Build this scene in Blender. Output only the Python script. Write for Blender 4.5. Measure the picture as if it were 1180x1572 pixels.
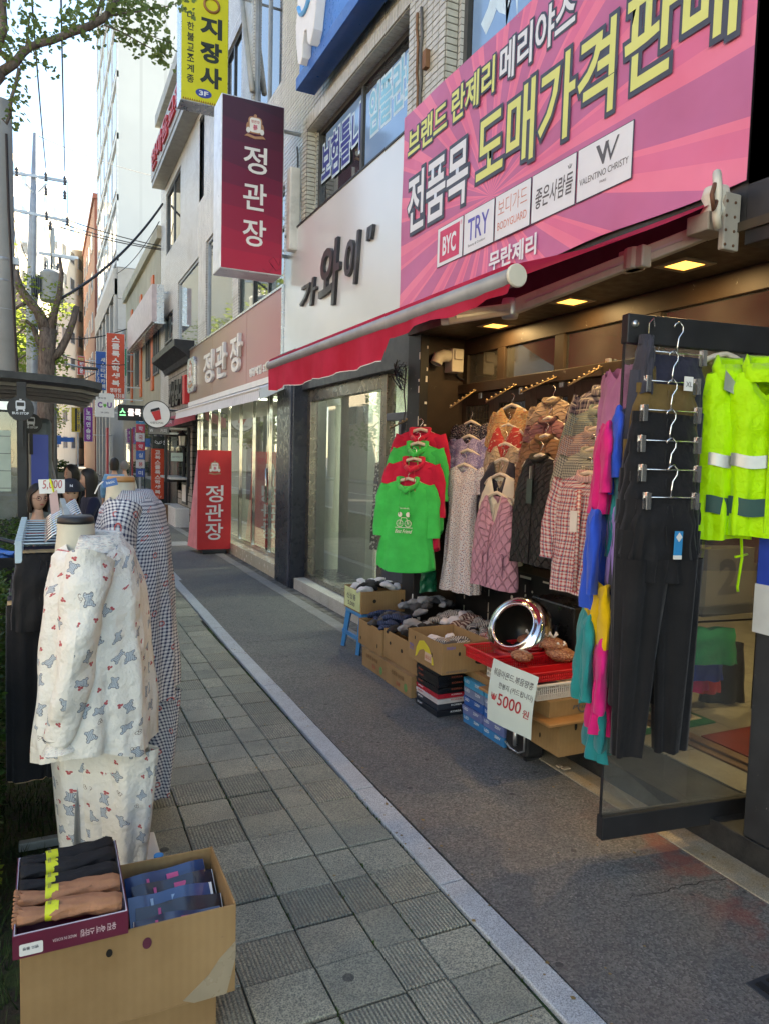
import bpy, bmesh, math, random
from mathutils import Matrix, Vector, noise
PI = math.pi
R = math.radians
from math import sin, cos
MT, MR, LOC = Matrix.Translation, Matrix.Rotation, dict(world=False)
rnd = random.Random(7)
ru = rnd.uniform
scene = bpy.context.scene
for o in list(bpy.data.objects):
 bpy.data.objects.remove(o)
col = scene.collection
# ---------------------------------------------------------------- camera
IW, IH, FPX, CAMH = 1180.0, 1572.0, 1110.0, 1.65
_v = Vector((72 - IW / 2, 689 - IH / 2, FPX))
_dx, _dy = -sin(0.027), cos(0.027)
_d = Vector((_dx, _dy, -(_dx * _v.x + _dy * _v.y) / _v.z)).normalized()
_Y = _v.normalized()
_Z = -_d
_X = _Y.cross(_Z)
_R = Matrix((_X, _Y, _Z))
cam_d = bpy.data.cameras.new('camera')
cam = bpy.data.objects.new('camera', cam_d)
col.objects.link(cam)
rt, up, bk = _R @ Vector((1, 0, 0)), _R @ Vector((0, -1, 0)), _R @ Vector((0, 0, -1))
cam.matrix_world = Matrix(((rt.x, up.x, bk.x, 0), (rt.y, up.y, bk.y, 0), (rt.z, up.z, bk.z, CAMH), (0, 0, 0, 1)))
cam_d.sensor_fit = 'VERTICAL'
cam_d.sensor_height = 36
cam_d.lens = FPX / IH * 36
cam_d.clip_start = 0.05
cam_d.clip_end = 2000
scene.camera = cam
# ---------------------------------------------------------------- sky, sun, exposure
SUN_AZ = Vector((0.80, 0.42))
SUN_EL = R(36)
world = bpy.data.worlds.new('World')
scene.world = world
world.use_nodes = True
wn = world.node_tree
for n in list(wn.nodes):
 wn.nodes.remove(n)
sky = wn.nodes.new('ShaderNodeTexSky')
sky.sky_type = 'NISHITA'
sky.sun_disc = False
sky.sun_elevation = SUN_EL
sky.sun_rotation = math.atan2(SUN_AZ.x, SUN_AZ.y)
sky.air_density = 1.0
sky.dust_density = 0.15
sky.altitude = 1200
sky.ozone_density = 1.0
bg = wn.nodes.new('ShaderNodeBackground')
bg.inputs['Strength'].default_value = 0.11
wo = wn.nodes.new('ShaderNodeOutputWorld')
wn.links.new(sky.outputs[0], bg.inputs[0])
wn.links.new(bg.outputs[0], wo.inputs[0])
sun_d = bpy.data.lights.new('sun', 'SUN')
sun_d.energy = 5.0
sun_d.angle = R(0.5)
sun_d.color = (1.0, 0.93, 0.82)
sun = bpy.data.objects.new('sun', sun_d)
col.objects.link(sun)
_a = SUN_AZ.normalized()
sv = Vector((_a.x * cos(SUN_EL), _a.y * cos(SUN_EL), sin(SUN_EL)))
sun.rotation_euler = sv.to_track_quat('Z', 'Y').to_euler()
sun.location = sv * 60
scene.view_settings.view_transform = 'Standard'
scene.view_settings.look = 'None'
scene.view_settings.gamma = 1
scene.view_settings.exposure = 2.55
scene.view_settings.use_curve_mapping = False
scene.view_settings.use_white_balance = True
scene.view_settings.white_balance_temperature = 7900
scene.view_settings.white_balance_tint = 6
scene.cycles.max_bounces = 8
scene.cycles.transparent_max_bounces = 16
scene.cycles.sample_clamp_indirect = 6
def P(px, py, X=None, Y=None, Z=None):
 """the place on the plane X, Y or Z = const that the photograph shows at this pixel (layout measuring)"""
 r = _R @ Vector((px - IW / 2, py - IH / 2, FPX))
 if X is not None: t = X / r.x
 elif Y is not None: t = Y / r.y
 else: t = (Z - CAMH) / r.z
 return Vector((r.x * t, r.y * t, CAMH + r.z * t))
# ---------------------------------------------------------------- node expressions
class X:
 def __init__(s, t, v): s.t, s.v = t, v
 def _m(s, op, *a):
  n = s.t.nodes.new('ShaderNodeMath'); n.operation = op
  for i, q in enumerate((s,) + a):
   q = q.v if isinstance(q, X) else q
   if isinstance(q, (int, float)): n.inputs[i].default_value = q
   else: s.t.links.new(q, n.inputs[i])
  return X(s.t, n.outputs[0])
 def __add__(s, o): return s._m('ADD', o)
 def __sub__(s, o): return s._m('SUBTRACT', o)
 def __mul__(s, o): return s._m('MULTIPLY', o)
 def __truediv__(s, o): return s._m('DIVIDE', o)
 __radd__ = __add__
 __rmul__ = __mul__
 def fract(s): return s._m('FRACT')
 def floor(s): return s._m('FLOOR')
 def sin(s): return s._m('SINE')
 def cos(s): return s._m('COSINE')
 def sqrt(s): return s._m('SQRT')
 def abs(s): return s._m('ABSOLUTE')
 def atan2(s, o): return s._m('ARCTAN2', o)
 def lt(s, o): return s._m('LESS_THAN', o)
 def gt(s, o): return s._m('GREATER_THAN', o)
 def mn(s, o): return s._m('MINIMUM', o)
 def mx(s, o): return s._m('MAXIMUM', o)
 def clamp(s):
  r = s._m('ADD', 0.0); r.v.node.use_clamp = True; return r
 def map(s, a, b, c=0.0, d=1.0):
  n = s.t.nodes.new('ShaderNodeMapRange')
  s.t.links.new(s.v, n.inputs[0])
  for i, q in enumerate((a, b, c, d)): n.inputs[i + 1].default_value = q
  return X(s.t, n.outputs[0])
def c4(c):
 return (c[0], c[1], c[2], 1.0)
class M:
 """a procedural material being put together"""
 def __init__(s, name, rough=0.7, metal=0.0, spec=0.4):
  s.m = bpy.data.materials.new(name); s.m.use_nodes = True
  s.t = s.m.node_tree
  s.b = s.t.nodes['Principled BSDF']
  s.b.inputs['Roughness'].default_value = rough
  s.b.inputs['Metallic'].default_value = metal
  s.b.inputs['Specular IOR Level'].default_value = spec
  s.hs = []
 def coord(s, kind='Object'):
  n = s.t.nodes.new('ShaderNodeTexCoord')
  return n.outputs[kind]
 def xyz(s, kind='Object', scale=1.0):
  n = s.t.nodes.new('ShaderNodeSeparateXYZ')
  s.t.links.new(s.coord(kind), n.inputs[0])
  r = [X(s.t, o) for o in n.outputs]
  return r if scale == 1.0 else [q * scale for q in r]
 def vec(s, x, y, z=0.0):
  n = s.t.nodes.new('ShaderNodeCombineXYZ')
  for i, q in enumerate((x, y, z)):
   if isinstance(q, X): s.t.links.new(q.v, n.inputs[i])
   else: n.inputs[i].default_value = q
  return n.outputs[0]
 def noise(s, scale, detail=3, vec=None, kind='Object', rough=0.55):
  n = s.t.nodes.new('ShaderNodeTexNoise')
  n.inputs['Scale'].default_value = scale; n.inputs['Detail'].default_value = detail
  n.inputs['Roughness'].default_value = rough
  s.t.links.new(vec or s.coord(kind), n.inputs['Vector'])
  return X(s.t, n.outputs[0])
 def voro(s, scale, vec=None, kind='Object', feature='F1', rand=1.0, dims='3D'):
  n = s.t.nodes.new('ShaderNodeTexVoronoi'); n.feature = feature; n.voronoi_dimensions = dims
  n.inputs['Scale'].default_value = scale; n.inputs['Randomness'].default_value = rand
  s.t.links.new(vec or s.coord(kind), n.inputs['Vector'])
  return n
 def mix(s, f, a, b):
  n = s.t.nodes.new('ShaderNodeMix'); n.data_type = 'RGBA'
  if isinstance(f, X): s.t.links.new(f.v, n.inputs[0])
  else: n.inputs[0].default_value = f
  for i, q in ((6, a), (7, b)):
   if isinstance(q, tuple): n.inputs[i].default_value = c4(q)
   else: s.t.links.new(q, n.inputs[i])
  return n.outputs[2]
 def color(s, q):
  if isinstance(q, tuple): s.b.inputs['Base Color'].default_value = c4(q)
  else: s.t.links.new(q, s.b.inputs['Base Color'])
  return s
 def rough(s, x):
  s.t.links.new(x.v, s.b.inputs['Roughness']); return s
 def bump(s, h, strength=0.3, dist=0.01):
  n = s.t.nodes.new('ShaderNodeBump')
  n.inputs['Strength'].default_value = strength; n.inputs['Distance'].default_value = dist
  s.t.links.new(h.v, n.inputs['Height'])
  if s.hs: s.t.links.new(s.hs[-1], n.inputs['Normal'])
  s.hs.append(n.outputs[0])
  s.t.links.new(n.outputs[0], s.b.inputs['Normal'])
  return s
def mat(name, c, rough=0.6, metal=0.0, var=0.12, scale=6.0, bump=0.0, bscale=60.0, spec=0.4, dirt=0.0):
 m = M(name, rough, metal, spec)
 lo = tuple(max(0, q * (1 - var)) for q in c); hi = tuple(min(1, q * (1 + var)) for q in c)
 f = m.noise(scale, 4).map(0.3, 0.7)
 k = m.mix(f, lo, hi)
 if dirt:
  k = m.mix(m.noise(scale * 0.35, 6, rough=0.7).map(0.52, 0.75, 0, dirt), k, (0.09, 0.075, 0.06))
 m.color(k)
 m.rough(m.noise(scale * 2.5, 3).map(0.3, 0.7, max(0.02, rough - 0.08), min(1, rough + 0.08)))
 if bump: m.bump(m.noise(bscale, 4), bump, 0.004)
 return m.m
def emit(name, c, s):
 m = bpy.data.materials.new(name); m.use_nodes = True
 b = m.node_tree.nodes['Principled BSDF']
 b.inputs['Base Color'].default_value = c4(c)
 b.inputs['Emission Color'].default_value = c4(c)
 b.inputs['Emission Strength'].default_value = s
 return m
def glass_mat(name, tint=(0.93, 0.97, 0.95), refl=1.0, rough=0.0, dirt=0.03):
 """thin pane: mostly see-through, mirror by Fresnel"""
 m = bpy.data.materials.new(name); m.use_nodes = True
 t = m.node_tree
 for n in list(t.nodes): t.nodes.remove(n)
 out = t.nodes.new('ShaderNodeOutputMaterial')
 tr = t.nodes.new('ShaderNodeBsdfTransparent'); tr.inputs[0].default_value = c4(tint)
 gl = t.nodes.new('ShaderNodeBsdfGlossy'); gl.inputs['Roughness'].default_value = rough
 df = t.nodes.new('ShaderNodeBsdfDiffuse'); df.inputs[0].default_value = (0.5, 0.5, 0.48, 1)
 fr = t.nodes.new('ShaderNodeFresnel'); fr.inputs[0].default_value = 1.55
 mu = t.nodes.new('ShaderNodeMath'); mu.operation = 'MULTIPLY_ADD'; mu.use_clamp = True
 mu.inputs[1].default_value = 1.6 * refl; mu.inputs[2].default_value = 0.03 * refl
 t.links.new(fr.outputs[0], mu.inputs[0])
 m1 = t.nodes.new('ShaderNodeMixShader'); m2 = t.nodes.new('ShaderNodeMixShader')
 gn = t.nodes.new('ShaderNodeNewGeometry'); inv = t.nodes.new('ShaderNodeMath'); inv.operation = 'SUBTRACT'; inv.inputs[0].default_value = 1; t.links.new(gn.outputs['Backfacing'], inv.inputs[1])
 ff = t.nodes.new('ShaderNodeMath'); ff.operation = 'MULTIPLY'; t.links.new(mu.outputs[0], ff.inputs[0]); t.links.new(inv.outputs[0], ff.inputs[1])
 t.links.new(ff.outputs[0], m1.inputs[0]); t.links.new(tr.outputs[0], m1.inputs[1]); t.links.new(gl.outputs[0], m1.inputs[2])
 nz = t.nodes.new('ShaderNodeTexNoise'); nz.inputs['Scale'].default_value = 3; nz.inputs['Detail'].default_value = 6
 tc = t.nodes.new('ShaderNodeTexCoord'); t.links.new(tc.outputs['Object'], nz.inputs[0])
 dm = t.nodes.new('ShaderNodeMath'); dm.operation = 'MULTIPLY'; dm.inputs[1].default_value = dirt * 2
 t.links.new(nz.outputs[0], dm.inputs[0]); t.links.new(dm.outputs[0], m2.inputs[0])
 t.links.new(m1.outputs[0], m2.inputs[1]); t.links.new(df.outputs[0], m2.inputs[2])
 t.links.new(m2.outputs[0], out.inputs[0])
 return m
# ---------------------------------------------------------------- geometry collector
WM = {}
class G:
 def __init__(s):
  s.v, s.f, s.uv, s.mi, s.mat_i = [], [], [], [], 0
 def face(s, idx, uv=None):
  s.f.append(tuple(idx)); s.uv.append(uv or [(0, 0)] * len(idx)); s.mi.append(s.mat_i)
 def quad(s, a, b, c, d, uv=None):
  n = len(s.v); s.v += [tuple(a), tuple(b), tuple(c), tuple(d)]
  s.face((n, n + 1, n + 2, n + 3), uv or [(0, 0), (1, 0), (1, 1), (0, 1)]); return s
 def poly(s, pts):
  n = len(s.v); s.v += [tuple(p) for p in pts]; s.face(range(n, n + len(pts))); return s
 def box(s, x0, y0, z0, x1, y1, z1, mx=None, skip=''):
  p = [Vector(q) for q in ((x0, y0, z0), (x1, y0, z0), (x1, y1, z0), (x0, y1, z0), (x0, y0, z1), (x1, y0, z1), (x1, y1, z1), (x0, y1, z1))]
  if mx: p = [mx @ q for q in p]
  n = len(s.v); s.v += [tuple(q) for q in p]
  dx, dy, dz = abs(x1 - x0), abs(y1 - y0), abs(z1 - z0)
  for k, q, w, h in (('b', (0, 3, 2, 1), dy, dx), ('t', (4, 5, 6, 7), dx, dy), ('f', (0, 1, 5, 4), dx, dz), ('r', (1, 2, 6, 5), dy, dz), ('k', (2, 3, 7, 6), dx, dz), ('l', (3, 0, 4, 7), dy, dz)):
   if k not in skip: s.face([n + i for i in q], [(0, 0), (w, 0), (w, h), (0, h)])
  return s
 def cbox(s, c, d, mx=None):
  return s.box(c[0] - d[0] / 2, c[1] - d[1] / 2, c[2] - d[2] / 2, c[0] + d[0] / 2, c[1] + d[1] / 2, c[2] + d[2] / 2, mx)
 def rings(s, rings, closed=True, cap0=False, cap1=False, uvs=None):
  n0 = len(s.v); k = len(rings[0])
  for r in rings: s.v += [tuple(p) for p in r]
  m = k if closed else k - 1
  for i in range(len(rings) - 1):
   for j in range(m):
    a, b = n0 + i * k + j, n0 + i * k + (j + 1) % k
    c, d = b + k, a + k
    if uvs: uv = [uvs[i][j], uvs[i][j + 1], uvs[i + 1][j + 1], uvs[i + 1][j]]
    else: uv = [(j / m, i), ((j + 1) / m, i), ((j + 1) / m, i + 1), (j / m, i + 1)]
    s.face((a, b, c, d), uv)
  if cap0: s.face([n0 + j for j in range(k)][::-1])
  if cap1: s.face([n0 + (len(rings) - 1) * k + j for j in range(k)])
  return s
 def tube(s, pts, r, n=8, cap=True, flat=None):
  pts = [Vector(p) for p in pts]; rs = []
  if not isinstance(r, (list, tuple)): r = [r] * len(pts)
  prev = None
  for i, p in enumerate(pts):
   t = (pts[min(i + 1, len(pts) - 1)] - pts[max(i - 1, 0)]).normalized()
   if prev is None:
    a = Vector((0, 0, 1)) if abs(t.z) < 0.9 else Vector((1, 0, 0))
    u = t.cross(a).normalized()
   else:
    u = (prev - t * prev.dot(t)).normalized()
   prev = u; w = t.cross(u)
   rs.append([p + (u * cos(2 * PI * j / n) + w * sin(2 * PI * j / n)) * r[i] for j in range(n)])
  return s.rings(rs, True, cap, cap)
 def lathe(s, prof, mx=None, n=24, cap0=False, cap1=False):
  rs = [[Vector((r * cos(2 * PI * j / n), r * sin(2 * PI * j / n), z)) for j in range(n)] for r, z in prof]
  if mx: rs = [[mx @ p for p in q] for q in rs]
  return s.rings(rs, True, cap0, cap1)
 def prism(s, poly, mx, depth):
  """2D outline in the plane of frame mx (x right, y up, z out) pushed out by depth"""
  a = [mx @ Vector((x, y, 0)) for x, y in poly]; b = [mx @ Vector((x, y, depth)) for x, y in poly]
  n = len(s.v); k = len(poly); s.v += [tuple(q) for q in a + b]
  s.face([n + i for i in range(k)][::-1]); s.face([n + k + i for i in range(k)])
  for i in range(k):
   j = (i + 1) % k; s.face((n + i, n + j, n + k + j, n + k + i))
  return s
 def add(s, other, mx=None):
  n = len(s.v)
  s.v += [tuple(mx @ Vector(p)) for p in other.v] if mx else other.v
  s.f += [tuple(n + i for i in f) for f in other.f]; s.uv += other.uv; s.mi += [q if s.mat_i == 0 else s.mat_i for q in other.mi]
  return s
 def mesh(s, name, mats, smooth=False):
  me = bpy.data.meshes.new(name)
  me.from_pydata(s.v, [], s.f)
  ul = me.uv_layers.new(name='UVMap')
  flat = [c for q in s.uv for uv in q for c in uv]
  ul.data.foreach_set('uv', flat)
  if not isinstance(mats, (list, tuple)): mats = [mats]
  for m in mats: me.materials.append(m)
  me.polygons.foreach_set('material_index', s.mi)
  if smooth: me.polygons.foreach_set('use_smooth', [True] * len(s.f))
  me.update()
  return me
def link(name, me, parent=None, kind=None, world=True):
 o = bpy.data.objects.new(name, me); col.objects.link(o)
 if parent is not None:
  o.parent = parent
  if world and parent in WM: me.transform(WM[parent].inverted())
  WM[o] = WM.get(parent, Matrix())
 else: WM[o] = Matrix()
 if kind: o['kind'] = kind
 return o
def build(name, g, m, parent=None, smooth=False, bev=0.0, kind=None, label=None, world=True, sub=0, angle=None):
 me = g.mesh(name, m, smooth)
 o = link(name, me, parent, kind, world)
 if label: o['label'] = label
 if bev:
  b = o.modifiers.new('bevel', 'BEVEL'); b.width = bev; b.segments = 2; b.limit_method = 'ANGLE'; b.angle_limit = R(40)
 if sub:
  b = o.modifiers.new('sub', 'SUBSURF'); b.levels = sub; b.render_levels = sub
 return o
def thing(name, label, cat, loc=(0, 0, 0), rz=0.0, group=None):
 o = bpy.data.objects.new(name, None); o.empty_display_size = 0.1; col.objects.link(o)
 o.location = loc; o.rotation_euler = (0, 0, rz)
 WM[o] = MT(loc) @ MR(rz, 4, 'Z')
 o['label'] = label; o['category'] = cat
 if group: o['group'] = group
 return o
def tag(o, label, cat, group=None):
 o['label'] = label; o['category'] = cat
 if group: o['group'] = group
 return o
def struct(name, g, m, smooth=False, parent=None):
 return build(name, g, m, parent, smooth, kind='structure' if parent is None else None)
def kids(o):
 return [q for q in bpy.data.objects if q.parent == o]
def copy_tree(src, loc=None, rz=None, label=None, _kids=None):
 if _kids is None:
  _kids = {}
  for q in bpy.data.objects:
   if q.parent: _kids.setdefault(q.parent, []).append(q)
 c = src.copy(); col.objects.link(c)
 if loc is not None: c.location = loc
 if rz is not None: c.rotation_euler = (0, 0, rz)
 if label: c['label'] = label
 if c.type == 'EMPTY': WM[c] = MT(c.location) @ MR(c.rotation_euler.z, 4, 'Z')
 else: WM[c] = WM.get(src, Matrix())
 for ch in _kids.get(src, []):
  d = copy_tree(ch, _kids=_kids); d.parent = c
 return c
def frame(o, right, up=(0, 0, 1)):
 r = Vector(right).normalized(); u = Vector(up).normalized(); n = r.cross(u).normalized(); u = n.cross(r)
 return Matrix(((r.x, u.x, n.x, o[0]), (r.y, u.y, n.y, o[1]), (r.z, u.z, n.z, o[2]), (0, 0, 0, 1)))
def FX(x, y, z=0.0):
 return frame((x, y, z), (0, -1, 0))
def FY(x, y, z=0.0):
 return frame((x, y, z), (1, 0, 0))
def text_mesh(s, bold=0.0, ext=0.0, bevel=0.0, fill=True, space=1.0, res=3, align='LEFT', line=1.0):
 c = bpy.data.curves.new('lettering', 'FONT')
 c.body = s; c.size = 1; c.offset = bold; c.extrude = ext; c.bevel_depth = bevel; c.bevel_resolution = 1; c.fill_mode = 'FRONT' if not fill or ext == 0 else 'BOTH'; c.resolution_u = res
 c.space_character = space; c.align_x = align; c.space_line = line
 o = bpy.data.objects.new('lettering', c)
 me = bpy.data.meshes.new_from_object(o)
 bpy.data.objects.remove(o); bpy.data.curves.remove(c)
 return me
def text(s, mx, x, y, w, h, m, parent, bold=0.0, ext=0.0, lift=0.002, name='lettering', shear=0.0, space=1.0, world=True, label=None, fit=None, align='LEFT', warp=None, line=1.0, stroke=0.0):
 """lettering fitted to the box x, y, w, h of frame mx; fit gives the box of another setting of bold"""
 me = text_mesh(s, bold, 0.5 if ext else 0.0, stroke, not stroke, space, align=align, line=line)
 co = [v.co.copy() for v in me.vertices]
 x0, x1 = min(c.x for c in co), max(c.x for c in co); y0, y1 = min(c.y for c in co), max(c.y for c in co)
 if fit is not None:
  d = bold - fit + stroke; x0 += d; x1 -= d; y0 += d; y1 -= d
 for v in me.vertices:
  u, q = (v.co.x - x0) / (x1 - x0), (v.co.y - y0) / (y1 - y0)
  z = (v.co.z + 0.5) * ext if ext else (v.co.z / stroke * .0012 if stroke else 0)
  p = Vector((x + u * w + shear * q * h, y + q * h, z + lift))
  if warp: p = warp(p, u, q)
  v.co = mx @ p
 me.materials.clear(); me.materials.append(m)
 return link(name, me, parent, world=world) if not label else _lab(link(name, me, parent, world=world), label)
def _lab(o, l):
 o['label'] = l; return o
def panel(mx, x, y, w, h, d, lift=0.0):
 g = G(); g.box(x, y, lift, x + w, y + h, lift + d, mx); return g
# ---------------------------------------------------------------- shared plain materials
BLACK = mat('black paint', (0.018, 0.018, 0.02), 0.45, var=0.3)
DARKFR = mat('dark grey metal frame', (0.055, 0.06, 0.07), 0.4, 0.3)
CHROME = mat('polished steel', (0.62, 0.62, 0.62), 0.16, 1.0, var=0.05)
STEEL = mat('galvanised steel', (0.42, 0.44, 0.46), 0.42, 0.7, dirt=0.2)
WHITE = mat('white paint', (0.78, 0.78, 0.76), 0.45, var=0.04)
WHITEP = mat('white plastic', (0.72, 0.71, 0.68), 0.4, var=0.05)
CREAM = mat('cream plastic', (0.62, 0.58, 0.48), 0.45, var=0.06)
REDP = mat('red vinyl', (0.55, 0.03, 0.035), 0.4, var=0.06)
ALU = mat('aluminium trim', (0.55, 0.56, 0.57), 0.3, 0.85, var=0.05)
CARD = None
# ================================================================ ground
def wpos(m, s=1.0):
 n = m.t.nodes.new('ShaderNodeNewGeometry'); q = m.t.nodes.new('ShaderNodeSeparateXYZ')
 m.t.links.new(n.outputs['Position'], q.inputs[0])
 return [X(m.t, o) for o in q.outputs], n.outputs['Position']
def asphalt_mat(name, red=True):
 m = M(name, 0.75, spec=0.5)
 (x, y, z), pv = wpos(m)
 v = m.voro(140, vec=pv); 
 cr = m.t.nodes.new('ShaderNodeSeparateColor'); m.t.links.new(v.outputs['Color'], cr.inputs[0])
 g = X(m.t, cr.outputs[0])
 base = m.mix(g.map(0.1, 0.95), (0.066, 0.068, 0.067), (0.175, 0.175, 0.165))
 v2 = m.voro(90, vec=pv); c2 = m.t.nodes.new('ShaderNodeSeparateColor'); m.t.links.new(v2.outputs['Color'], c2.inputs[0])
 lite = (X(m.t, c2.outputs[1]).gt(0.93)) * (X(m.t, v2.outputs['Distance']).lt(0.38))
 base = m.mix(lite, base, (0.26, 0.24, 0.22))
 if red:
  n1 = m.noise(1.1, 5, vec=pv, rough=0.65)
  near = y.map(5.2, 1.2)
  rr = (n1 + near * 0.22).map(0.54, 0.84, 0, 0.45)
  base = m.mix(rr, base, m.mix(g, (0.125, 0.088, 0.072), (0.23, 0.175, 0.145)))
  edge = (x.map(2.12, 2.5) * m.noise(6, 4, vec=pv).map(0.45, 0.62)).clamp() * y.map(2.7, 2.2)
  base = m.mix(edge, base, (0.24, 0.055, 0.035))
 n2 = m.noise(2.3, 6, vec=pv, rough=0.7)
 base = m.mix(n2.map(0.45, 0.7, 0, 0.4), base, (0.065, 0.066, 0.07))
 v3 = m.voro(5.5, vec=pv)
 base = m.mix(X(m.t, v3.outputs['Distance']).lt(0.075) * 0.75, base, (0.03, 0.03, 0.03))
 m.color(base)
 m.bump(X(m.t, v.outputs['Distance']), 0.55, 0.004)
 m.bump(n2, 0.25, 0.02)
 return m.m
def granite_mat(name, c=(0.40, 0.43, 0.46), stain=(0.2, 0.2, 0.2), amt=0.3):
 m = M(name, 0.7)
 (x, y, z), pv = wpos(m)
 n = m.noise(260, 2, vec=pv); n2 = m.noise(5, 5, vec=pv, rough=0.7)
 k = m.mix(n.map(0.35, 0.62), tuple(q * 0.55 for q in c), tuple(min(1, q * 1.25) for q in c))
 k = m.mix(n2.map(0.42, 0.7, 0, amt), k, stain)
 m.color(k); m.bump(n, 0.15, 0.002)
 return m.m
def tile_mat(name, ribs):
 m = M(name, 0.85, spec=0.3)
 (x, y, z), pv = wpos(m)
 oi = m.t.nodes.new('ShaderNodeObjectInfo'); r = X(m.t, oi.outputs['Random'])
 n = m.noise(190, 3, vec=pv); n2 = m.noise(3.2, 5, vec=pv, rough=0.65)
 a = m.mix(r, (0.30, 0.30, 0.235), (0.45, 0.43, 0.33))
 k = m.mix(n.map(0.36, 0.62), (0.13, 0.137, 0.12), a)
 if ribs:
  s = (x * (2 * PI / 0.0135)).sin()
  k = m.mix(s.map(-1, 0.2, 0.55, 0), k, (0.07, 0.072, 0.065))
  m.bump(s, 0.5, 0.003)
 k = m.mix(n2.map(0.45, 0.75, 0, 0.5), k, (0.10, 0.105, 0.10))
 v3 = m.voro(3.1, vec=pv)
 k = m.mix(X(m.t, v3.outputs['Distance']).lt(0.06) * 0.7, k, (0.035, 0.038, 0.042))
 v4 = m.voro(17, vec=pv)
 k = m.mix(X(m.t, v4.outputs['Distance']).lt(0.08) * 0.35, k, (0.05, 0.052, 0.055))
 m.color(k)
 m.bump(n, 0.5, 0.003)
 return m.m
ASPH = asphalt_mat('worn reddish asphalt')
ROADM = asphalt_mat('road asphalt', False)
GRAN = granite_mat('pale granite kerb')
GRANB = granite_mat('stained border stone', (0.30, 0.27, 0.21), (0.22, 0.15, 0.06), 0.75)
GRANC = granite_mat('grey border stone', (0.25, 0.25, 0.245), (0.13, 0.12, 0.11), 0.5)
TILE_A = tile_mat('speckled concrete paver', False)
TILE_B = tile_mat('ribbed concrete paver', True)
m = M('earth with moss', 0.95)
k = m.mix(m.noise(22, 5).map(0.4, 0.6), (0.035, 0.03, 0.022), (0.03, 0.05, 0.015))
m.color(k).bump(m.noise(60, 5), 0.8, 0.01)
SOIL = m.m
m = M('mossy joint sand', 0.95)
pz = wpos(m)[1]
k = m.mix(m.noise(3.5, 5, vec=pz, rough=0.7).map(0.47, 0.58), (0.028, 0.027, 0.024), (0.035, 0.062, 0.014))
m.color(k).bump(m.noise(160, 4, vec=pz), 0.8, 0.004)
JOINT = m.m
g = G(); g.quad((-400, -60, -0.16), (400, -60, -0.16), (400, 900, -0.16), (-400, 900, -0.16))
struct('ground', g, mat('distant paved ground', (0.16, 0.16, 0.155), 0.9, dirt=0.3))
g = G(); g.box(-13.0, -40, -0.3, -2.6, 260, -0.13)
struct('road', g, ROADM)
lane = struct('road_marking', G(), WHITE)
gl = G()
for yy in range(-10, 120, 8): gl.quad((-7.9, yy, -0.126), (-7.76, yy, -0.126), (-7.76, yy + 4, -0.126), (-7.9, yy + 4, -0.126))
gl.quad((-3.1, -30, -0.126), (-2.98, -30, -0.126), (-2.98, 200, -0.126), (-3.1, 200, -0.126))
build('lane_line', gl, WHITE, lane)
g = G(); g.box(-2.6, -40, -0.3, -2.4, 260, 0.0)
struct('road_kerb', g, GRAN)
g = G(); g.box(-2.4, -40, -0.3, 0.04, 30, -0.02)
struct('planting_strip', g, SOIL)
g = G(); g.box(-2.4, 30, -0.3, 0.04, 260, -0.02)
struct('far_pavement', g, GRANC)
g = G(); g.box(-25, -40, -0.3, -13.0, 260, 0.0)
struct('opposite_pavement', g, GRANC)
g = G(); g.box(0.04, -3, -0.2, 1.40, 60, -0.014)
pave = struct('pavement', g, JOINT)
COLS = [(0.07, 0.305), (0.305, 0.54), (0.54, 0.775), (0.775, 1.0), (1.0, 1.15), (1.15, 1.362)]
def kx(y): return 1.372 + .004 * sin(y * 1.7) + 0.011 * max(0, y - 4.2)
def slab_mesh(w, l, m):
 g = G(); c = 0.004; x, y = w / 2 - 0.003, l / 2 - 0.003
 lo = [(-x, -y), (x, -y), (x, y), (-x, y)]; hi = [(-x + c, -y + c), (x - c, -y + c), (x - c, y - c), (-x + c, y - c)]
 g.rings([[(a, b, -0.03) for a, b in lo], [(a, b, -0.004) for a, b in lo], [(a, b, 0) for a, b in hi]], True, False, True)
 return g.mesh('paving_slab', m)
PITCH = 0.2105
cache = {}
nrow = 31
gst = G()
for ci, (xa, xb) in enumerate(COLS):
 ribcol = ci == 5
 for r in range(-4, 62):
  y0 = 0.62 + r * PITCH + (0.012 if ci in (0, 1) else 0) + ru(-0.004, 0.004)
  rib = (rnd.random() < 0.55) if ribcol else ((r % 4 == 1 and ci in (1, 2, 3)) if r > 12 else rnd.random() < 0.22) or ci == 0
  w = xb - xa + (0 if ci < 5 else (kx(y0) - 1.372))
  z = ru(-0.0035, 0.0025)
  if 0 <= r < nrow and not (ribcol and w > 0.25):
   key = (ci, rib)
   if key not in cache: cache[key] = slab_mesh(xb - xa, PITCH, TILE_B if rib else TILE_A)
   o = bpy.data.objects.new('paving_slab', cache[key]); col.objects.link(o); o.parent = pave
   o.location = ((xa + xb) / 2, y0 + PITCH / 2, z); o.rotation_euler = (ru(-.008, .008), ru(-.008, .008), ru(-.006, .006))
   WM[o] = Matrix()
  else:
   gst.mat_i = 1 if rib else 0
   gst.box(xa + 0.003, y0 + 0.003, -0.03, xa + w - 0.003, y0 + PITCH - 0.003, z, skip='b')
gst.mat_i = 0
build('paving_slabs', gst, [TILE_A, TILE_B], pave, kind='stuff')
MOSS = mat('moss', (0.035, 0.07, 0.012), 0.9, var=0.5, scale=40)
gm = G()
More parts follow.
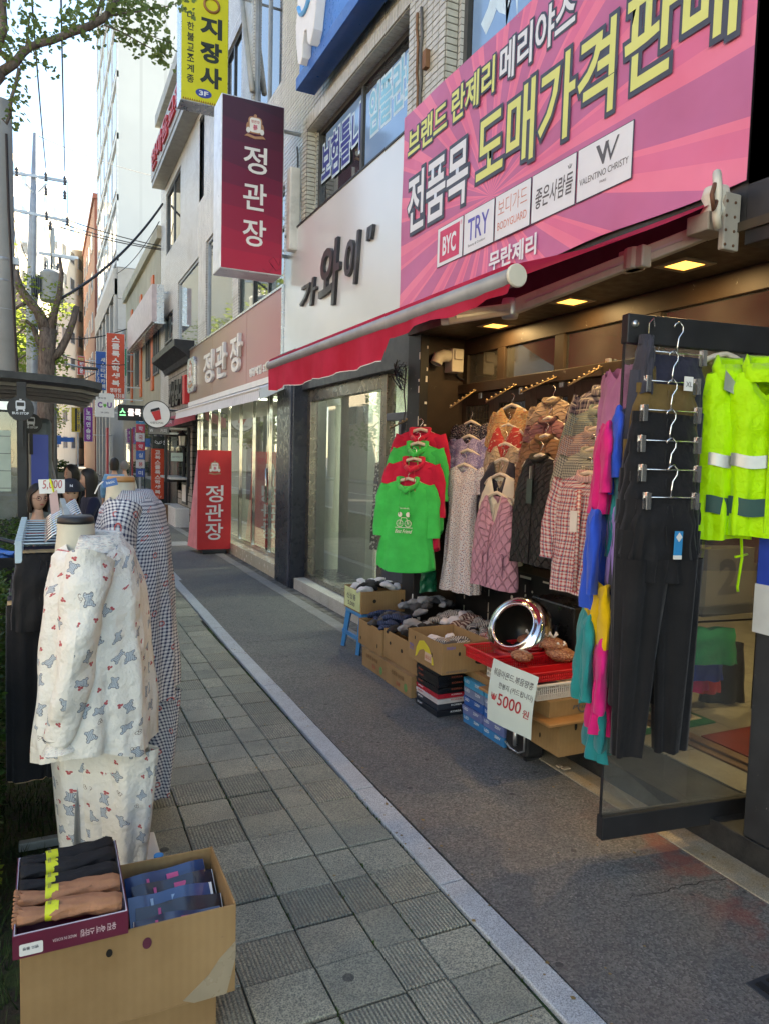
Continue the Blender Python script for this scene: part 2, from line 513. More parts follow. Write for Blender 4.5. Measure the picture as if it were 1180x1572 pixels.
for i in range(900):
 xq = rnd.choice([0.54, 0.775, 0.775, 0.775, 0.775, 1.364, 1.364, 1.0, 1.15])
 y = ru(1.2, 7.0)
 if noise.noise(Vector((xq * 3, y * 1.6, 0))) < -0.02: continue
 x = xq + ru(-0.006, 0.006); h = ru(0.001, 0.007); a = ru(0, 6.28); w = ru(0.002, 0.006)
 dx, dy = cos(a) * w, sin(a) * w
 for kk in range(2):
  gm.v += [(x - dx, y - dy, -0.012), (x + dx, y + dy, -0.012), (x + dy * 1.3, y - dx * 1.3 + ru(-.006, .006), h)]
  n = len(gm.v); gm.face((n - 3, n - 2, n - 1)); dx, dy = dy, -dx
tag(build('joint_moss', gm, MOSS, kind='stuff'), 'green moss growing in the joints of the grey paving slabs', 'moss')
kerb = struct('kerb', G().box(1.36, -3, -0.2, 1.50, 30, -0.02), JOINT)
ys = [-2.2, -1.3, -0.4, 0.6, 1.53, 2.33, 3.19, 4.06, 4.93, 5.85, 6.75, 7.65, 8.55, 9.5, 10.4, 11.3, 12.2, 13.1, 14.1, 15.1, 16.1, 17.1, 18.1]
for a, b in zip(ys, ys[1:]):
 gk = G(); w = 0.108 if a < 9.5 else 0.12; xs = kx(a) + (0.0 if a < 9.4 else 0.03) + ru(-.003, .003); x2 = kx(b) + (0.0 if a < 9.4 else 0.03)
 t = ru(-.003, .003) + 0.006
 gk.rings([[(xs, a + .003, -.1), (xs + w, a + .003, -.1), (x2 + w, b - .003, -.1), (x2, b - .003, -.1)], [(xs, a + .003, t - .004), (xs + w, a + .003, t - .004), (x2 + w, b - .003, t - .004), (x2, b - .003, t - .004)],
    [(xs + .004, a + .007, t), (xs + w - .004, a + .007, t), (x2 + w - .004, b - .007, t), (x2 + .004, b - .007, t)]], True, False, True)
 build('kerbstone', gk, GRAN, kerb)
g = G(); g.box(1.49, -6, -0.2, 2.50, 60, 0.0)
struct('asphalt_footpath', g, ASPH)
gc = G()
def crack(pts, w=0.002):
 for a, b in zip(pts, pts[1:]):
  a, b = Vector(a), Vector(b); n = (b - a); n = Vector((-n.y, n.x)).normalized() * w * ru(.4, 1.2)
  gc.quad((a.x - n.x, a.y - n.y, .0015), (b.x - n.x * .8, b.y - n.y * .8, .0015), (b.x + n.x * .8, b.y + n.y * .8, .0015), (a.x + n.x, a.y + n.y, .0015))
for y0, xa, xb, am in ((5.05, 1.62, 2.45, .1), (6.15, 1.58, 2.3, .06), (8.6, 1.6, 2.4, .12), (1.98, 2.0, 2.46, .05)):
 n = 16; y = y0; pts = []
 for i in range(n + 1):
  pts.append((xa + (xb - xa) * i / n, y)); y += ru(-am, am) * 0.28
 crack(pts)
build('asphalt_crack', gc, mat('dark crack line', (0.02, 0.017, 0.016), 0.9), kind='structure')  # flat dark strips drawn along the cracks
bor = struct('border', G().box(2.49, -6, -0.2, 2.66, 60, -0.02), JOINT)
y = -4.0; i = 0
while y < 22:
 L_ = 0.92
 near = y < 3.35
 w = 0.165 if near else 0.135
 gk = G(); gk.box(2.47 if near else 2.5, y + .004, -.1, (2.47 if near else 2.5) + w, y + L_ - .004, 0.006 + ru(-.002, .003))
 build('border_stone', gk, GRANB if near else GRANC, bor, bev=0.004)
 y += L_
m = M('rough gutter mortar', 0.9); pz = wpos(m)[1]
m.color(m.mix(m.noise(9, 6, vec=pz, rough=.7).map(.38, .62), (0.07, 0.066, 0.058), (0.20, 0.19, 0.17))).bump(m.noise(50, 5, vec=pz), .8, .01)
GUT = m.m
g = G(); g.box(2.64, 3.3, -0.2, 3.1, 60, -0.004)
struct('gutter', g, GUT)
# ================================================================ the tiled building
def wall_cells(y0, y1, z0, z1, holes, x=0.0, rev=0.12, g=None):
 """wall sheet in the plane X = x facing the street, with openings and their reveals"""
 g = g or G()
 ysx = sorted({y0, y1, *[min(max(q, y0), y1) for h in holes for q in h[:2]]}); zs = sorted({z0, z1, *[min(max(q, z0), z1) for h in holes for q in h[2:4]]})
 for ya, yb in zip(ysx, ysx[1:]):
  for za, zb in zip(zs, zs[1:]):
   cy, cz = (ya + yb) / 2, (za + zb) / 2
   if any(h[0] < cy < h[1] and h[2] < cz < h[3] for h in holes): continue
   g.quad((x, yb, za), (x, ya, za), (x, ya, zb), (x, yb, zb))
 for h in holes:
  a, b, c, d = h[:4]
  g.quad((x, a, c), (x + rev, a, c), (x + rev, a, d), (x, a, d)); g.quad((x + rev, b, c), (x, b, c), (x, b, d), (x + rev, b, d))
  g.quad((x, b, c), (x + rev, b, c), (x + rev, a, c), (x, a, c)); g.quad((x, a, d), (x + rev, a, d), (x + rev, b, d), (x, b, d))
 return g
m = M('cream glazed wall tile', 0.32, spec=0.5)
(x, y, z), pv = wpos(m)
oi = m.noise(1.3, 5, vec=pv, rough=.7)
k = m.mix(m.noise(11, 3, vec=pv).map(.3, .7), (0.40, 0.385, 0.315), (0.53, 0.515, 0.44))
k = m.mix(y.map(8.6, 10.2), k, m.mix(m.noise(7, 3, vec=pv).map(.3, .7), (0.56, 0.56, 0.54), (0.70, 0.70, 0.67)))
sm = m.t.nodes.new('ShaderNodeMapping'); m.t.links.new(pv, sm.inputs[0]); sm.inputs['Scale'].default_value = (6, 6, 0.5)
k = m.mix(m.noise(1.6, 5, vec=sm.outputs[0], rough=.75).map(.54, .74, 0, .6), k, (0.17, 0.14, 0.10))
m.color(k)
TILEW = m.m
MORT = mat('dark tile joint', (0.07, 0.066, 0.058), 0.9, var=.3)
m = M('cream tile cladding', 0.4)
n = m.t.nodes.new('ShaderNodeTexBrick'); n.offset = 0.0
(x, y, z), pv = wpos(m)
m.t.links.new(m.vec(x + y, z), n.inputs['Vector'])
n.inputs['Scale'].default_value = 1; n.inputs['Brick Width'].default_value = .105; n.inputs['Row Height'].default_value = .052; n.inputs['Mortar Size'].default_value = .0035
n.inputs['Color1'].default_value = (0.60, 0.60, 0.57, 1); n.inputs['Color2'].default_value = (0.52, 0.51, 0.47, 1); n.inputs['Mortar'].default_value = (0.13, 0.125, 0.11, 1)
k = m.mix(m.noise(1.1, 6, vec=pv, rough=.7).map(.5, .75, 0, .5), n.outputs[0], (0.20, 0.17, 0.13))
m.color(k)
TILEFAR = m.m
bld = thing('tiled_building', 'three storey building clad in cream ceramic tiles above the row of shops', 'building', (6, 10, 0))
UPW = [
 (5.86, 8.50, 3.62, 5.52, 2), (2.55, 5.15, 3.6, 5.5, 2), (9.75, 12.35, 3.86, 5.3, 3), (12.75, 15.1, 3.92, 5.9, 1), (15.95, 18.6, 3.95, 5.8, 1), (19.4, 20.9, 3.7, 5.3, 2),
 (10.0, 11.55, 6.75, 8.7, 2), (12.3, 13.6, 6.8, 8.7, 2), (15.4, 17.7, 6.9, 8.6, 2), (18.3, 20.6, 6.9, 8.5, 2), (5.9, 8.2, 6.9, 8.7, 2), (2.6, 5.0, 6.9, 8.7, 2), (-1.2, 1.8, 3.6, 5.5, 2), (-1.2, 1.8, 6.9, 8.7, 2)]
WX = 2.95
g = wall_cells(-6, 9.3, 2.72, 10.6, [w for w in UPW if w[0] < 9.3], WX, 0.14)
g = wall_cells(9.3, 15.9, 2.62, 10.6, [w for w in UPW if 9.3 <= w[0] < 15.9], WX, 0.14, g)
g = wall_cells(15.9, 21.55, 2.35, 10.6, [w for w in UPW if 15.9 <= w[0]], WX, 0.14, g)
g.quad((WX, 21.55, 0), (WX, 21.55, 10.6), (13, 21.55, 10.6), (13, 21.55, 0))
g.quad((WX, -6, 0), (13, -6, 0), (13, -6, 10.6), (WX, -6, 10.6))
g.quad((13, -6, 0), (13, 21.55, 0), (13, 21.55, 10.6), (13, -6, 10.6))
g.quad((WX, -6, 10.6), (13, -6, 10.6), (13, 21.55, 10.6), (WX, 21.55, 10.6))
build('wall', g, TILEFAR, bld)
gt = G()
def tiles_on(y0, y1, z0, z1, x, holes, face='X', tw=0.105, th=0.052):
 ny, nz = int(round((y1 - y0) / tw)), int(round((z1 - z0) / th))
 for i in range(ny):
  for j in range(nz):
   a, b = y0 + (y1 - y0) * i / ny, y0 + (y1 - y0) * (i + 1) / ny; c, d = z0 + (z1 - z0) * j / nz, z0 + (z1 - z0) * (j + 1) / nz
   if any(h[0] - .02 < (a + b) / 2 < h[1] + .02 and h[2] - .01 < (c + d) / 2 < h[3] + .01 for h in holes): continue
   q = 0.0034 + .0012 * (y0 > 5.84); t = 0.008 + ru(-.0012, .0012); s2 = 0.0014
   if face == 'X':
    lo = [(x, b - q, c + q), (x, a + q, c + q), (x, a + q, d - q), (x, b - q, d - q)]
    hi = [(x - t, b - q - s2, c + q + s2), (x - t, a + q + s2, c + q + s2), (x - t, a + q + s2, d - q - s2), (x - t, b - q - s2, d - q - s2)]
   else:
    lo = [(a + q, x, c + q), (b - q, x, c + q), (b - q, x, d - q), (a + q, x, d - q)]
    hi = [(a + q + s2, x - t, c + q + s2), (b - q - s2, x - t, c + q + s2), (b - q - s2, x - t, d - q - s2), (a + q + s2, x - t, d - q - s2)]
   gt.rings([lo, hi], True, False, True)
H2 = [w[:4] for w in UPW]
tiles_on(5.86, 16.0, 4.35, 8.9, WX, H2 + [(5.1, 5.9, 0, 20)])
pier = G(); pier.box(2.84, 5.19, 3.2, 2.99, 5.83, 7.4); pier.box(2.84, 8.52, 3.0, 2.948, 8.66, 5.66); pier.box(2.84, 5.83, 5.52, 2.948, 8.66, 5.66)
build('pier', pier, MORT, bld)
tiles_on(5.19, 5.83, 3.9, 7.4, 2.84, [])
tiles_on(2.84, 2.945, 3.9, 7.4, 5.19, [], 'Y')
tiles_on(8.52, 8.66, 4.3, 5.66, 2.84, [])
tiles_on(2.84, 2.945, 4.3, 5.66, 8.52, [], 'Y')
tiles_on(5.83, 8.52, 5.52, 5.66, 2.84, [], 'X', 0.06, 0.13)
for i in range(44):
 a = 5.84 + i * 0.0609
 gt.box(2.845, a + .003, 5.512, 2.945, a + .058, 5.519)
build('wall_tile', gt, TILEW, bld, kind='stuff')
def glass_dark(name, c=(0.03, 0.035, 0.04), rough=0.04):
 m = M(name, rough, 0.0, 0.9)
 n = m.noise(1.2, 2)
 m.color(m.mix(n.map(.35, .65), tuple(q * .5 for q in c), tuple(q * 1.6 for q in c)))
 m.bump(n, 0.02, 0.03)
 m.b.inputs['Coat Weight'].default_value = 0.6; m.b.inputs['Coat Roughness'].default_value = 0.02
 return m.m
GLD = glass_dark('dark window glass')
GLB = glass_dark('blue window glass', (0.05, 0.07, 0.09))
GLG = glass_dark('greenish window glass', (0.05, 0.08, 0.075))
WINF = mat('bronze aluminium window frame', (0.10, 0.105, 0.105), 0.4, 0.5)
WINW = mat('pale aluminium window frame', (0.42, 0.44, 0.45), 0.4, 0.4)
def window(y0, y1, z0, z1, n, parent, x=WX + 0.06, fm=WINF, gm=GLD, fw=0.055, cross=None):
 gf = G(); d = 0.06
 gf.box(x - d / 2, y0, z0, x + d / 2, y1, z0 + fw); gf.box(x - d / 2, y0, z1 - fw, x + d / 2, y1, z1)
 for i in range(n + 1):
  yc = y0 + (y1 - y0) * i / n
  a = max(y0, yc - fw / 2); b = min(y1, yc + fw / 2)
  if i == 0: b = y0 + fw
  if i == n: a = y1 - fw
  gf.box(x - d / 2 - .002, a, z0 + fw, x + d / 2 + .002, b, z1 - fw)
 if cross: gf.box(x - d / 2 - .001, y0 + fw, cross, x + d / 2 + .001, y1 - fw, cross + fw * .8)
 f = build('window', gf, fm, parent)
 for i in range(n):
  ya, yb = y0 + (y1 - y0) * i / n + fw * .4, y0 + (y1 - y0) * (i + 1) / n - fw * .4
  gp = G(); gp.box(x + (0.004 if i % 2 else -0.006), ya, z0 + fw * .6, x + (0.012 if i % 2 else 0.002), yb, z1 - fw * .6)
  build('pane', gp, gm, f)
 return f
for i, w in enumerate(UPW):
 gm_ = {0: GLD, 2: GLG, 3: GLB, 4: GLB}.get(i, GLD)
 window(*w, bld, fm=WINW if i in (3, 4, 6) else WINF, gm=gm_, cross=(w[2] + 0.9) if i in (2, 5) else None)
g = G(); g.box(2.78, -6, 10.6, 3.1, 21.6, 10.9)
build('parapet', g, mat('grey parapet coping', (0.35, 0.35, 0.33), .7, dirt=.4), bld)
g = G()
for a, b in ((-6, 0.2), (15.85, 16.0), (21.2, 21.55)): g.box(WX, a, 0, 3.3, b, 2.72)
build('ground_pier', g, DARKFR, bld)
# ================================================================ clothing shop (nearest): recess, step, door, soffit lamps
def scuff_mat(name, c, dots=False):
 m = M(name, 0.5, spec=0.35)
 pz = wpos(m)[1]
 k = m.mix(m.noise(4, 4, vec=pz).map(.3, .7), tuple(q * .7 for q in c), tuple(q * 1.5 for q in c))
 k = m.mix(m.noise(14, 6, vec=pz, rough=.75).map(.66, .70, 0, .7), k, (0.45, 0.44, 0.40))
 m.color(k); return m.m
BLKSC = scuff_mat('scuffed black panel', (0.014, 0.015, 0.017))
BRNFR = scuff_mat('dark brown shopfront frame', (0.035, 0.022, 0.013))
m = M('black tread plate', 0.4, 0.3, 0.5); pz = wpos(m)
(x, y, z), pv = pz
u, v = (x + z) * 38 + y * 38, (x + z) * 38 - y * 38
h = (u.fract().abs() - 0.5).abs().lt(0.16) * ((v.fract() - 0.5).abs().lt(0.36)) * ((u.floor() + v.floor()) * 0.5).fract().lt(0.25)
h2 = (v.fract() - 0.5).abs().lt(0.12) * ((u.fract() - 0.5).abs().lt(0.36)) * ((u.floor() + v.floor()) * 0.5).fract().gt(0.25)
m.color(m.mix(m.noise(5, 6, vec=pv, rough=.7).map(.4, .7), (0.018, 0.019, 0.022), (0.06, 0.06, 0.058)))
m.bump(h + h2, 0.9, 0.004)
TREAD = m.m
GLASS = glass_mat('clear shop glass')
GLASSW = glass_mat('smeared shop glass', (0.85, 0.88, 0.84), 1.1, dirt=0.08)
GLASSY = glass_mat('dusty transom glass', (0.45, 0.42, 0.33), 1.3, 0.03, dirt=0.07)
shop = thing('clothing_shopfront', 'dark recessed shopfront with brown window frames behind the hanging dresses and vests', 'shopfront', (3.2, 4, 0))
RX = 3.2
g = G()
g.box(2.62, -6, -0.1, RX, 5.45, 0.115)
build('doorstep', g, TREAD, shop, bev=0.004)
g = G(); g.box(RX, 3.42, 0.115, RX + .06, 5.35, 0.84)
build('stall_riser', g, BLKSC, shop, bev=0.003)
gb = G()
for i in range(15):
 yb, zb, r = 3.5 + i * 0.125 + ru(-.03, .03), 0.72 + (i % 3) * -0.05 + ru(-.02, .02), ru(.010, .017)
 gb.lathe([(0.0005, 0.004), (r * .7, .003), (r, 0)], frame((RX, yb, zb), (0, -1, 0)), 10)
for i in range(9):
 ya = 3.45 + i * .21
 gb.box(RX - .0025, ya, .79 + ru(-.004, .004), RX, ya + ru(.06, .17), .805)
for yv in (3.9, 4.35, 4.83, 5.2):
 for zz in range(5): gb.box(RX - .0025, yv, .2 + zz * .12 + ru(0, .04), RX, yv + .009, .25 + zz * .12 + ru(0, .06))
build('glue_mark', gb, mat('torn white paper remains', (.6, .6, .57), .8), shop, kind='stuff')
g = G(); g.box(RX - .05, 3.42, 0.84, RX + .06, 5.35, .90)
build('window_sill', g, BRNFR, shop, bev=.004)
for i in range(4):
 a, b = 3.42 + i * .4825, 3.42 + (i + 1) * .4825
 gf = G(); fw = .07
 gf.box(RX, a, .90, RX + .05, a + fw, 2.2); gf.box(RX, b - fw, .90, RX + .05, b, 2.2); gf.box(RX, a + fw, .90, RX + .05, b - fw, .98); gf.box(RX, a + fw, 2.1, RX + .05, b - fw, 2.2)
 gf.box(RX + .004, a + fw, 1.5, RX + .046, b - fw, 1.53)
 f = build('casement', gf, BRNFR, shop, bev=.004)
 gp = G(); gp.box(RX + .02, a + fw - .01, .97, RX + .028, b - fw + .01, 2.11)
 build('pane', gp, glass_dark('dim shop pane', (.045, .04, .03), .12) if i == 0 else bpy.data.materials['dim shop pane'], f)
 gw = G()
 for j in range(1, 7): gw.box(RX + .012, a + fw + j * .05, .98, RX + .0145, a + fw + j * .05 + .0025, 2.1)
 for j in range(1, 21): gw.box(RX + .0105, a + fw, .98 + j * .053, RX + .013, b - fw, .98 + j * .053 + .0025)
 build('wire_grid', gw, mat('thin wire', (.12, .10, .06), .4, .6) if i == 0 else bpy.data.materials['thin wire'], f, kind='stuff')
g = G(); g.box(RX - .05, 1.0, 2.2, RX + .08, 5.35, 2.28)
build('transom_bar', g, BRNFR, shop, bev=.005)
TR = [(5.28, 4.84), (4.74, 4.13), (4.03, 3.27), (3.17, 1.0)]
gf = G()
gf.box(RX, 1.0, 2.53, RX + .06, 5.35, 2.66)
for a, b in ((5.28, 5.35), (4.74, 4.84), (4.03, 4.13), (3.17, 3.27)): gf.box(RX - .004, a, 2.28, RX + .06, b, 2.53)
build('transom_frame', gf, BRNFR, shop, bev=.004)
for b, a in TR:
 gp = G(); gp.box(RX + .02, a, 2.275, RX + .027, b, 2.535); build('transom_pane', gp, GLASSY, shop)
g = G(); g.box(RX - .02, 3.34, .115, RX + .1, 3.42, 2.2)
build('door_jamb', g, BRNFR, shop, bev=.004)
g = G(); g.box(2.84, 5.35, 0.115, 3.4, 5.42, 2.66)
build('return_wall', g, BRNFR, shop)
g = G(); g.box(2.76, 5.30, -.01, 2.84, 5.52, 2.68)
build('corner_post', g, BLKSC, shop, bev=.004)
gs = G()
for zz in range(26):
 if rnd.random() < .6: gs.box(2.7575, 5.302, .3 + zz * .09, 2.76, 5.302 + ru(.006, .02), .3 + zz * .09 + ru(.02, .08))
 if rnd.random() < .4: gs.box(2.80 + ru(0, .02), 5.2975, .3 + zz * .09, 2.83, 5.30, .3 + zz * .09 + ru(.01, .05))
build('paint_scrape', gs, WHITEP, shop, kind='stuff')
g = G(); g.box(2.70, 1.0, 2.66, RX + .06, 5.42, 2.70)
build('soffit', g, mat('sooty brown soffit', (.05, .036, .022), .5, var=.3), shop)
g = G(); g.box(2.72, 1.0, 2.70, 2.95, 5.45, 3.9)
build('fascia_backing', g, BLACK, shop)
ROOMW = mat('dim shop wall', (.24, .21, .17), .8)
g = G()
g.quad((RX + .1, 0.4, .118), (7.2, 0.4, .118), (7.2, 5.35, .118), (RX + .1, 5.35, .118)); g.box(2.96, 2.02, .116, RX - .03, 3.34, .124)
m = M('grey shop floor tile', .35); pv = wpos(m)[1]; (x, y, z), _ = wpos(m)
j = ((x * 2.2).fract().lt(.012)).mx((y * 2.2).fract().lt(.012))
m.color(m.mix(j, m.mix(m.noise(3, 6, vec=pv, rough=.7).map(.35, .65), (.20, .195, .165), (.34, .335, .29)), (.05, .05, .045)))
build('room_floor', g, m.m, shop)
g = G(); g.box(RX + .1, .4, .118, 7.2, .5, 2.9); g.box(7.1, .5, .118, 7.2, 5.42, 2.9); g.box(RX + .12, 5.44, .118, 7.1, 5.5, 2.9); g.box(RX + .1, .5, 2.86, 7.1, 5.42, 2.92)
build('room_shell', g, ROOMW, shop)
g = G(); g.box(RX - .03, 2.12, .115, RX + .12, 3.34, .135); g.box(RX + .02, 2.12, .135, RX + .04, 3.34, .15)
build('threshold', g, mat('worn brass threshold', (.20, .13, .09), .4, .5), shop, bev=.003)
g = G(); g.box(RX, -6, .115, RX + .1, 1.72, 2.66); g.box(2.95, 1.0, 2.9, 3.2, 1.3, 2.95)
build('dark_wall', g, BLKSC, shop)
g = G(); g.box(RX - .01, 1.72, .115, RX + .1, 2.12, 2.2)
build('hinge_jamb', g, BLKSC, shop, bev=.004)
LAMPC = emit('warm lit diffuser', (1.0, .45, .09), .75)
TRIM = mat('lamp trim', (.30, .25, .17), .5)
def downlight(loc, label, s=.07, power=1.3, gr='square downlights in the shop soffit'):
 t = thing('downlight', label, 'ceiling lamp', loc, 0, gr)
 x, y, z = loc
 g = G()
 o = s + .035
 for a in ((x - o, y - o, x + o, y - s), (x - o, y + s, x + o, y + o), (x - o, y - s, x - s, y + s), (x + s, y - s, x + o, y + s)): g.box(a[0], a[1], z - .006, a[2], a[3], z)
 build('trim', g, TRIM, t)
 g = G(); g.box(x - s, y - s, z - .004, x + s, y + s, z - .001)
 build('diffuser', g, LAMPC, t)
 d = bpy.data.lights.new('downlight_lamp', 'AREA'); d.shape = 'SQUARE'; d.size = s * 2; d.energy = power; d.color = (1, .70, .36)
 lo = bpy.data.objects.new('lamp', d); col.objects.link(lo); lo.parent = t; lo.location = (0, 0, -.012)
 return t
for (px, py), lb in zip([(1050, 407), (877, 463), (760, 500), (672, 527)], ['biggest lit square downlight, nearest the awning bracket', 'lit square downlight second from the awning bracket', 'lit square downlight above the orange floral jacket', 'smallest lit downlight beside the yellow vent box']):
 q = P(px, py, Z=2.658); downlight((q.x, q.y, 2.66), lb)
for (xx, yy), lb in (((4.9, 2.0), 'warm ceiling lamp inside the clothing shop at the right edge'), ((5.2, 3.6), 'warm ceiling lamp deep inside the clothing shop')):
 downlight((xx, yy, 2.86), lb, .07, 11, 'lamps inside the clothing shop')
D0, DD = Vector((2.08, 2.25, 0)), Vector((.9914, -.1305, 0))
door = thing('glass_door', 'open frameless glass shop door with black top and bottom rails', 'door', tuple(D0))
mx = frame(D0, DD)
g = G(); g.box(0, .085, -.022, .98, .185, .022, mx); build('bottom_rail', g, BLACK, door, bev=.004)
g = G(); g.box(0, 2.13, -.022, .98, 2.245, .022, mx); build('top_rail', g, BLACK, door, bev=.004)
g = G(); g.box(.004, .185, -.006, .975, 2.13, .006, mx); build('glass_pane', g, glass_mat('door glass', (.80, .84, .82), 1.5, dirt=.06), door)
g = G(); g.box(0, .185, -.007, .004, 2.13, .007, mx); build('glass_edge', g, BLACK, door)
g = G(); g.box(.10, .985, .006, .975, .993, .012, mx); build('black_strip', g, BLACK, door)  # thin dark strip along the horizontal line across the glass
g = G(); g.lathe([(.0005, .012), (.012, .012), (.014, .008), (.014, 0)], frame(mx @ Vector((.03, 2.205, .022)), DD), 14); build('lock_button', g, ALU, door, True)
po = thing('poster_pillar', 'waist high dark pillar with a blue and white poster at the right edge', 'pillar', (2.8, 1.95, .115))
g = G(); g.box(2.63, 1.80, .115, 2.95, 2.0, 1.62); build('pillar_body', g, scuff_mat('dark grey pillar paint', (.03, .032, .036)), po, bev=.006)
g = G(); g.box(2.622, 1.795, 1.18, 2.955, 2.006, 1.615); build('blue_sheet', g, mat('blue poster', (.02, .06, .42), .5), po)
g = G(); g.box(2.618, 1.79, .98, 2.96, 2.01, 1.18); build('white_sheet', g, mat('white poster', (.6, .62, .62), .5), po)
# ================================================================ the pink banner
m = M('printed pink banner', 0.45, spec=.3)
(x, y, z), pv = wpos(m)
dy, dz = y - 4.25, z - 3.42
a = dy.atan2(dz) * (11 / PI)
st = a.fract().lt(.5)
nz_ = m.noise(1.8, 3, vec=pv)
pink = m.mix(nz_.map(.35, .65), (.70, .16, .27), (.76, .20, .32))
pur = m.mix(nz_.map(.35, .65), (.44, .12, .26), (.50, .14, .30))
k = m.mix(st, pink, pur)
a2 = (dy.atan2(dz) * (11 / PI) + .28).fract().lt(.2)
k = m.mix(a2 * .35, k, (.50, .09, .27))
m.color(k)
m.bump(m.noise(2.2, 3, vec=pv), .35, .05)
BANM = m.m
banner = thing('shop_banner', 'large pink wholesale banner with yellow and white korean letters above the red awning', 'banner', (2.7, 5.6, 4.4), 0)
BX = 2.70
g = G(); NU, NV = 40, 12
def ban_x(y, z): return BX + .005 * sin(y * 4.3 + z * 2) * sin(z * 3.1 + 1) + .002 * sin(y * 11 + z * 7)
def ban_bot(y):
 t = (5.6 - y) / 3.36; return 2.868 - .02 * sin(t * PI) + .05 * t * (1 - t) + (.012 * sin(t * 19)) * .6
rows = []
for j in range(NV + 1):
 r = []
 for i in range(NU + 1):
  y = 5.60 - (5.60 - 2.24) * i / NU; zb = ban_bot(y); z = zb + (4.46 - zb) * j / NV
  r.append((ban_x(y, z), y, z))
 rows.append(r)
g.rings(rows, False)
build('banner_sheet', g, BANM, banner, True)
FB = FX(BX - .008, 5.60)
def bt(s, y0, y1, z0, z1, cm, om, bold=.022, ob=.06, sh=0.0, nm='lettering'):
 w = y0 - y1
 if om: text(s, FB, 5.6 - y0, z0, w, z1 - z0, om, banner, bold, fit=bold, lift=.0005, name=nm + '_outline', shear=sh, stroke=ob)
 text(s, FB, 5.6 - y0, z0, w, z1 - z0, cm, banner, bold, lift=.003, name=nm, shear=sh)
YEL = mat('yellow banner print', (.62, .66, .20), .5, var=.03)
WPR = mat('white banner print', (.66, .70, .74), .5, var=.03)
DPR = mat('charcoal banner print', (.045, .055, .085), .5, var=.1)
bt('브랜드', 5.49, 4.86, 4.085, 4.31, YEL, DPR)
bt('란제리', 4.79, 4.23, 4.085, 4.32, YEL, DPR)
bt('메리야스', 4.17, 3.42, 4.085, 4.33, WPR, DPR)
bt('전품목', 5.47, 4.53, 3.47, 3.93, WPR, DPR, .018, .06)
bt('도매가격', 4.42, 3.08, 3.50, 3.98, YEL, DPR, .016, .052)
bt('판매', 3.01, 2.33, 3.52, 4.03, YEL, DPR, .016, .052)
logo = [(4.94, 4.565), (4.555, 4.17), (4.16, 3.77), (3.76, 3.35), (3.34, 2.915)]
NAVY = mat('navy print', (.10, .10, .42), .5); GRYP = mat('dark grey print', (.09, .09, .10), .5); ORP = mat('salmon print', (.62, .22, .16), .5); CRP = mat('crimson print', (.55, .04, .12), .5)
for a, b in logo:
 g = G(); g.box(5.6 - a, 3.095, 0, 5.6 - b, 3.385, .002, FB); build('logo_edge', g, DPR, banner)
 g = G(); g.box(5.6 - a + .005, 3.10, .002, 5.6 - b - .005, 3.38, .0035, FB); build('logo_box', g, WPR, banner)
g = G(); g.box(.70, 3.125, .0035, .985, 3.355, .005, FB); build('logo_tile', g, CRP, banner)
text('BYC', FB, .745, 3.165, .195, .14, WPR, banner, .03, lift=.006)
text('®', FB, .995, 3.33, .025, .03, CRP, banner, lift=.005)
text('TRY', FB, 1.10, 3.18, .27, .15, NAVY, banner, .01, lift=.005)
text('Beauty & Comfort', FB, 1.11, 3.135, .22, .022, GRYP, banner, lift=.005)
text('보디가드', FB, 1.475, 3.24, .32, .11, ORP, banner, -.012, lift=.005)
text('BODYGUARD', FB, 1.475, 3.155, .32, .05, ORP, banner, lift=.005)
text('좋은사람들', FB, 1.875, 3.17, .345, .12, GRYP, banner, .01, lift=.005, shear=.1)
gq = G()
for an in (-.5, 0, .5): gq.box(-.002, .012, 0, .002, .035, .001, FB @ MT((2.195, 3.30, .004)) @ MR(an, 4, 'Z'))
build('logo_mark', gq, GRYP, banner)
text('V', FB, 2.42, 3.24, .10, .11, GRYP, banner, .04, lift=.005, shear=-.1)
text('V', FB, 2.475, 3.24, .10, .11, GRYP, banner, -.005, lift=.0055, shear=.1)
text('VALENTINO CHRISTY', FB, 2.285, 3.18, .375, .035, GRYP, banner, lift=.005)
text('PARIS', FB, 2.45, 3.145, .05, .014, GRYP, banner, lift=.005)
text('무란제리', FB, 1.39, 2.905, .52, .13, WPR, banner, .03, lift=.006)
g = G()
for q in ((4.44, 5.57), (4.44, 4.0), (4.44, 2.4)): g.tube([(BX, q[1], q[0]), (BX + .2, q[1] + .02, q[0] + .06)], .004, 5)
build('tie_wire', g, STEEL, banner)
g = G(); g.box(2.72, 2.1, 2.85, 2.95, 2.25, 4.6); g.box(2.715, 2.1, 2.60, 2.95, 2.245, 2.85)
tag(build('end_post', g, BLACK, bev=.005), 'black metal post closing the right end of the pink banner', 'post')
nb = thing('wall_sign', 'white edge of a sign box right of the black banner post', 'sign', (2.8, 1.7, 3.2))
g = G(); g.box(2.78, .9, 2.95, 2.94, 2.02, 3.7); build('sign_box', g, WHITEP, nb, bev=.006)
g = G(); g.box(2.772, .9, 2.93, 2.95, 2.03, 2.95); build('sign_edge', g, ALU, nb)
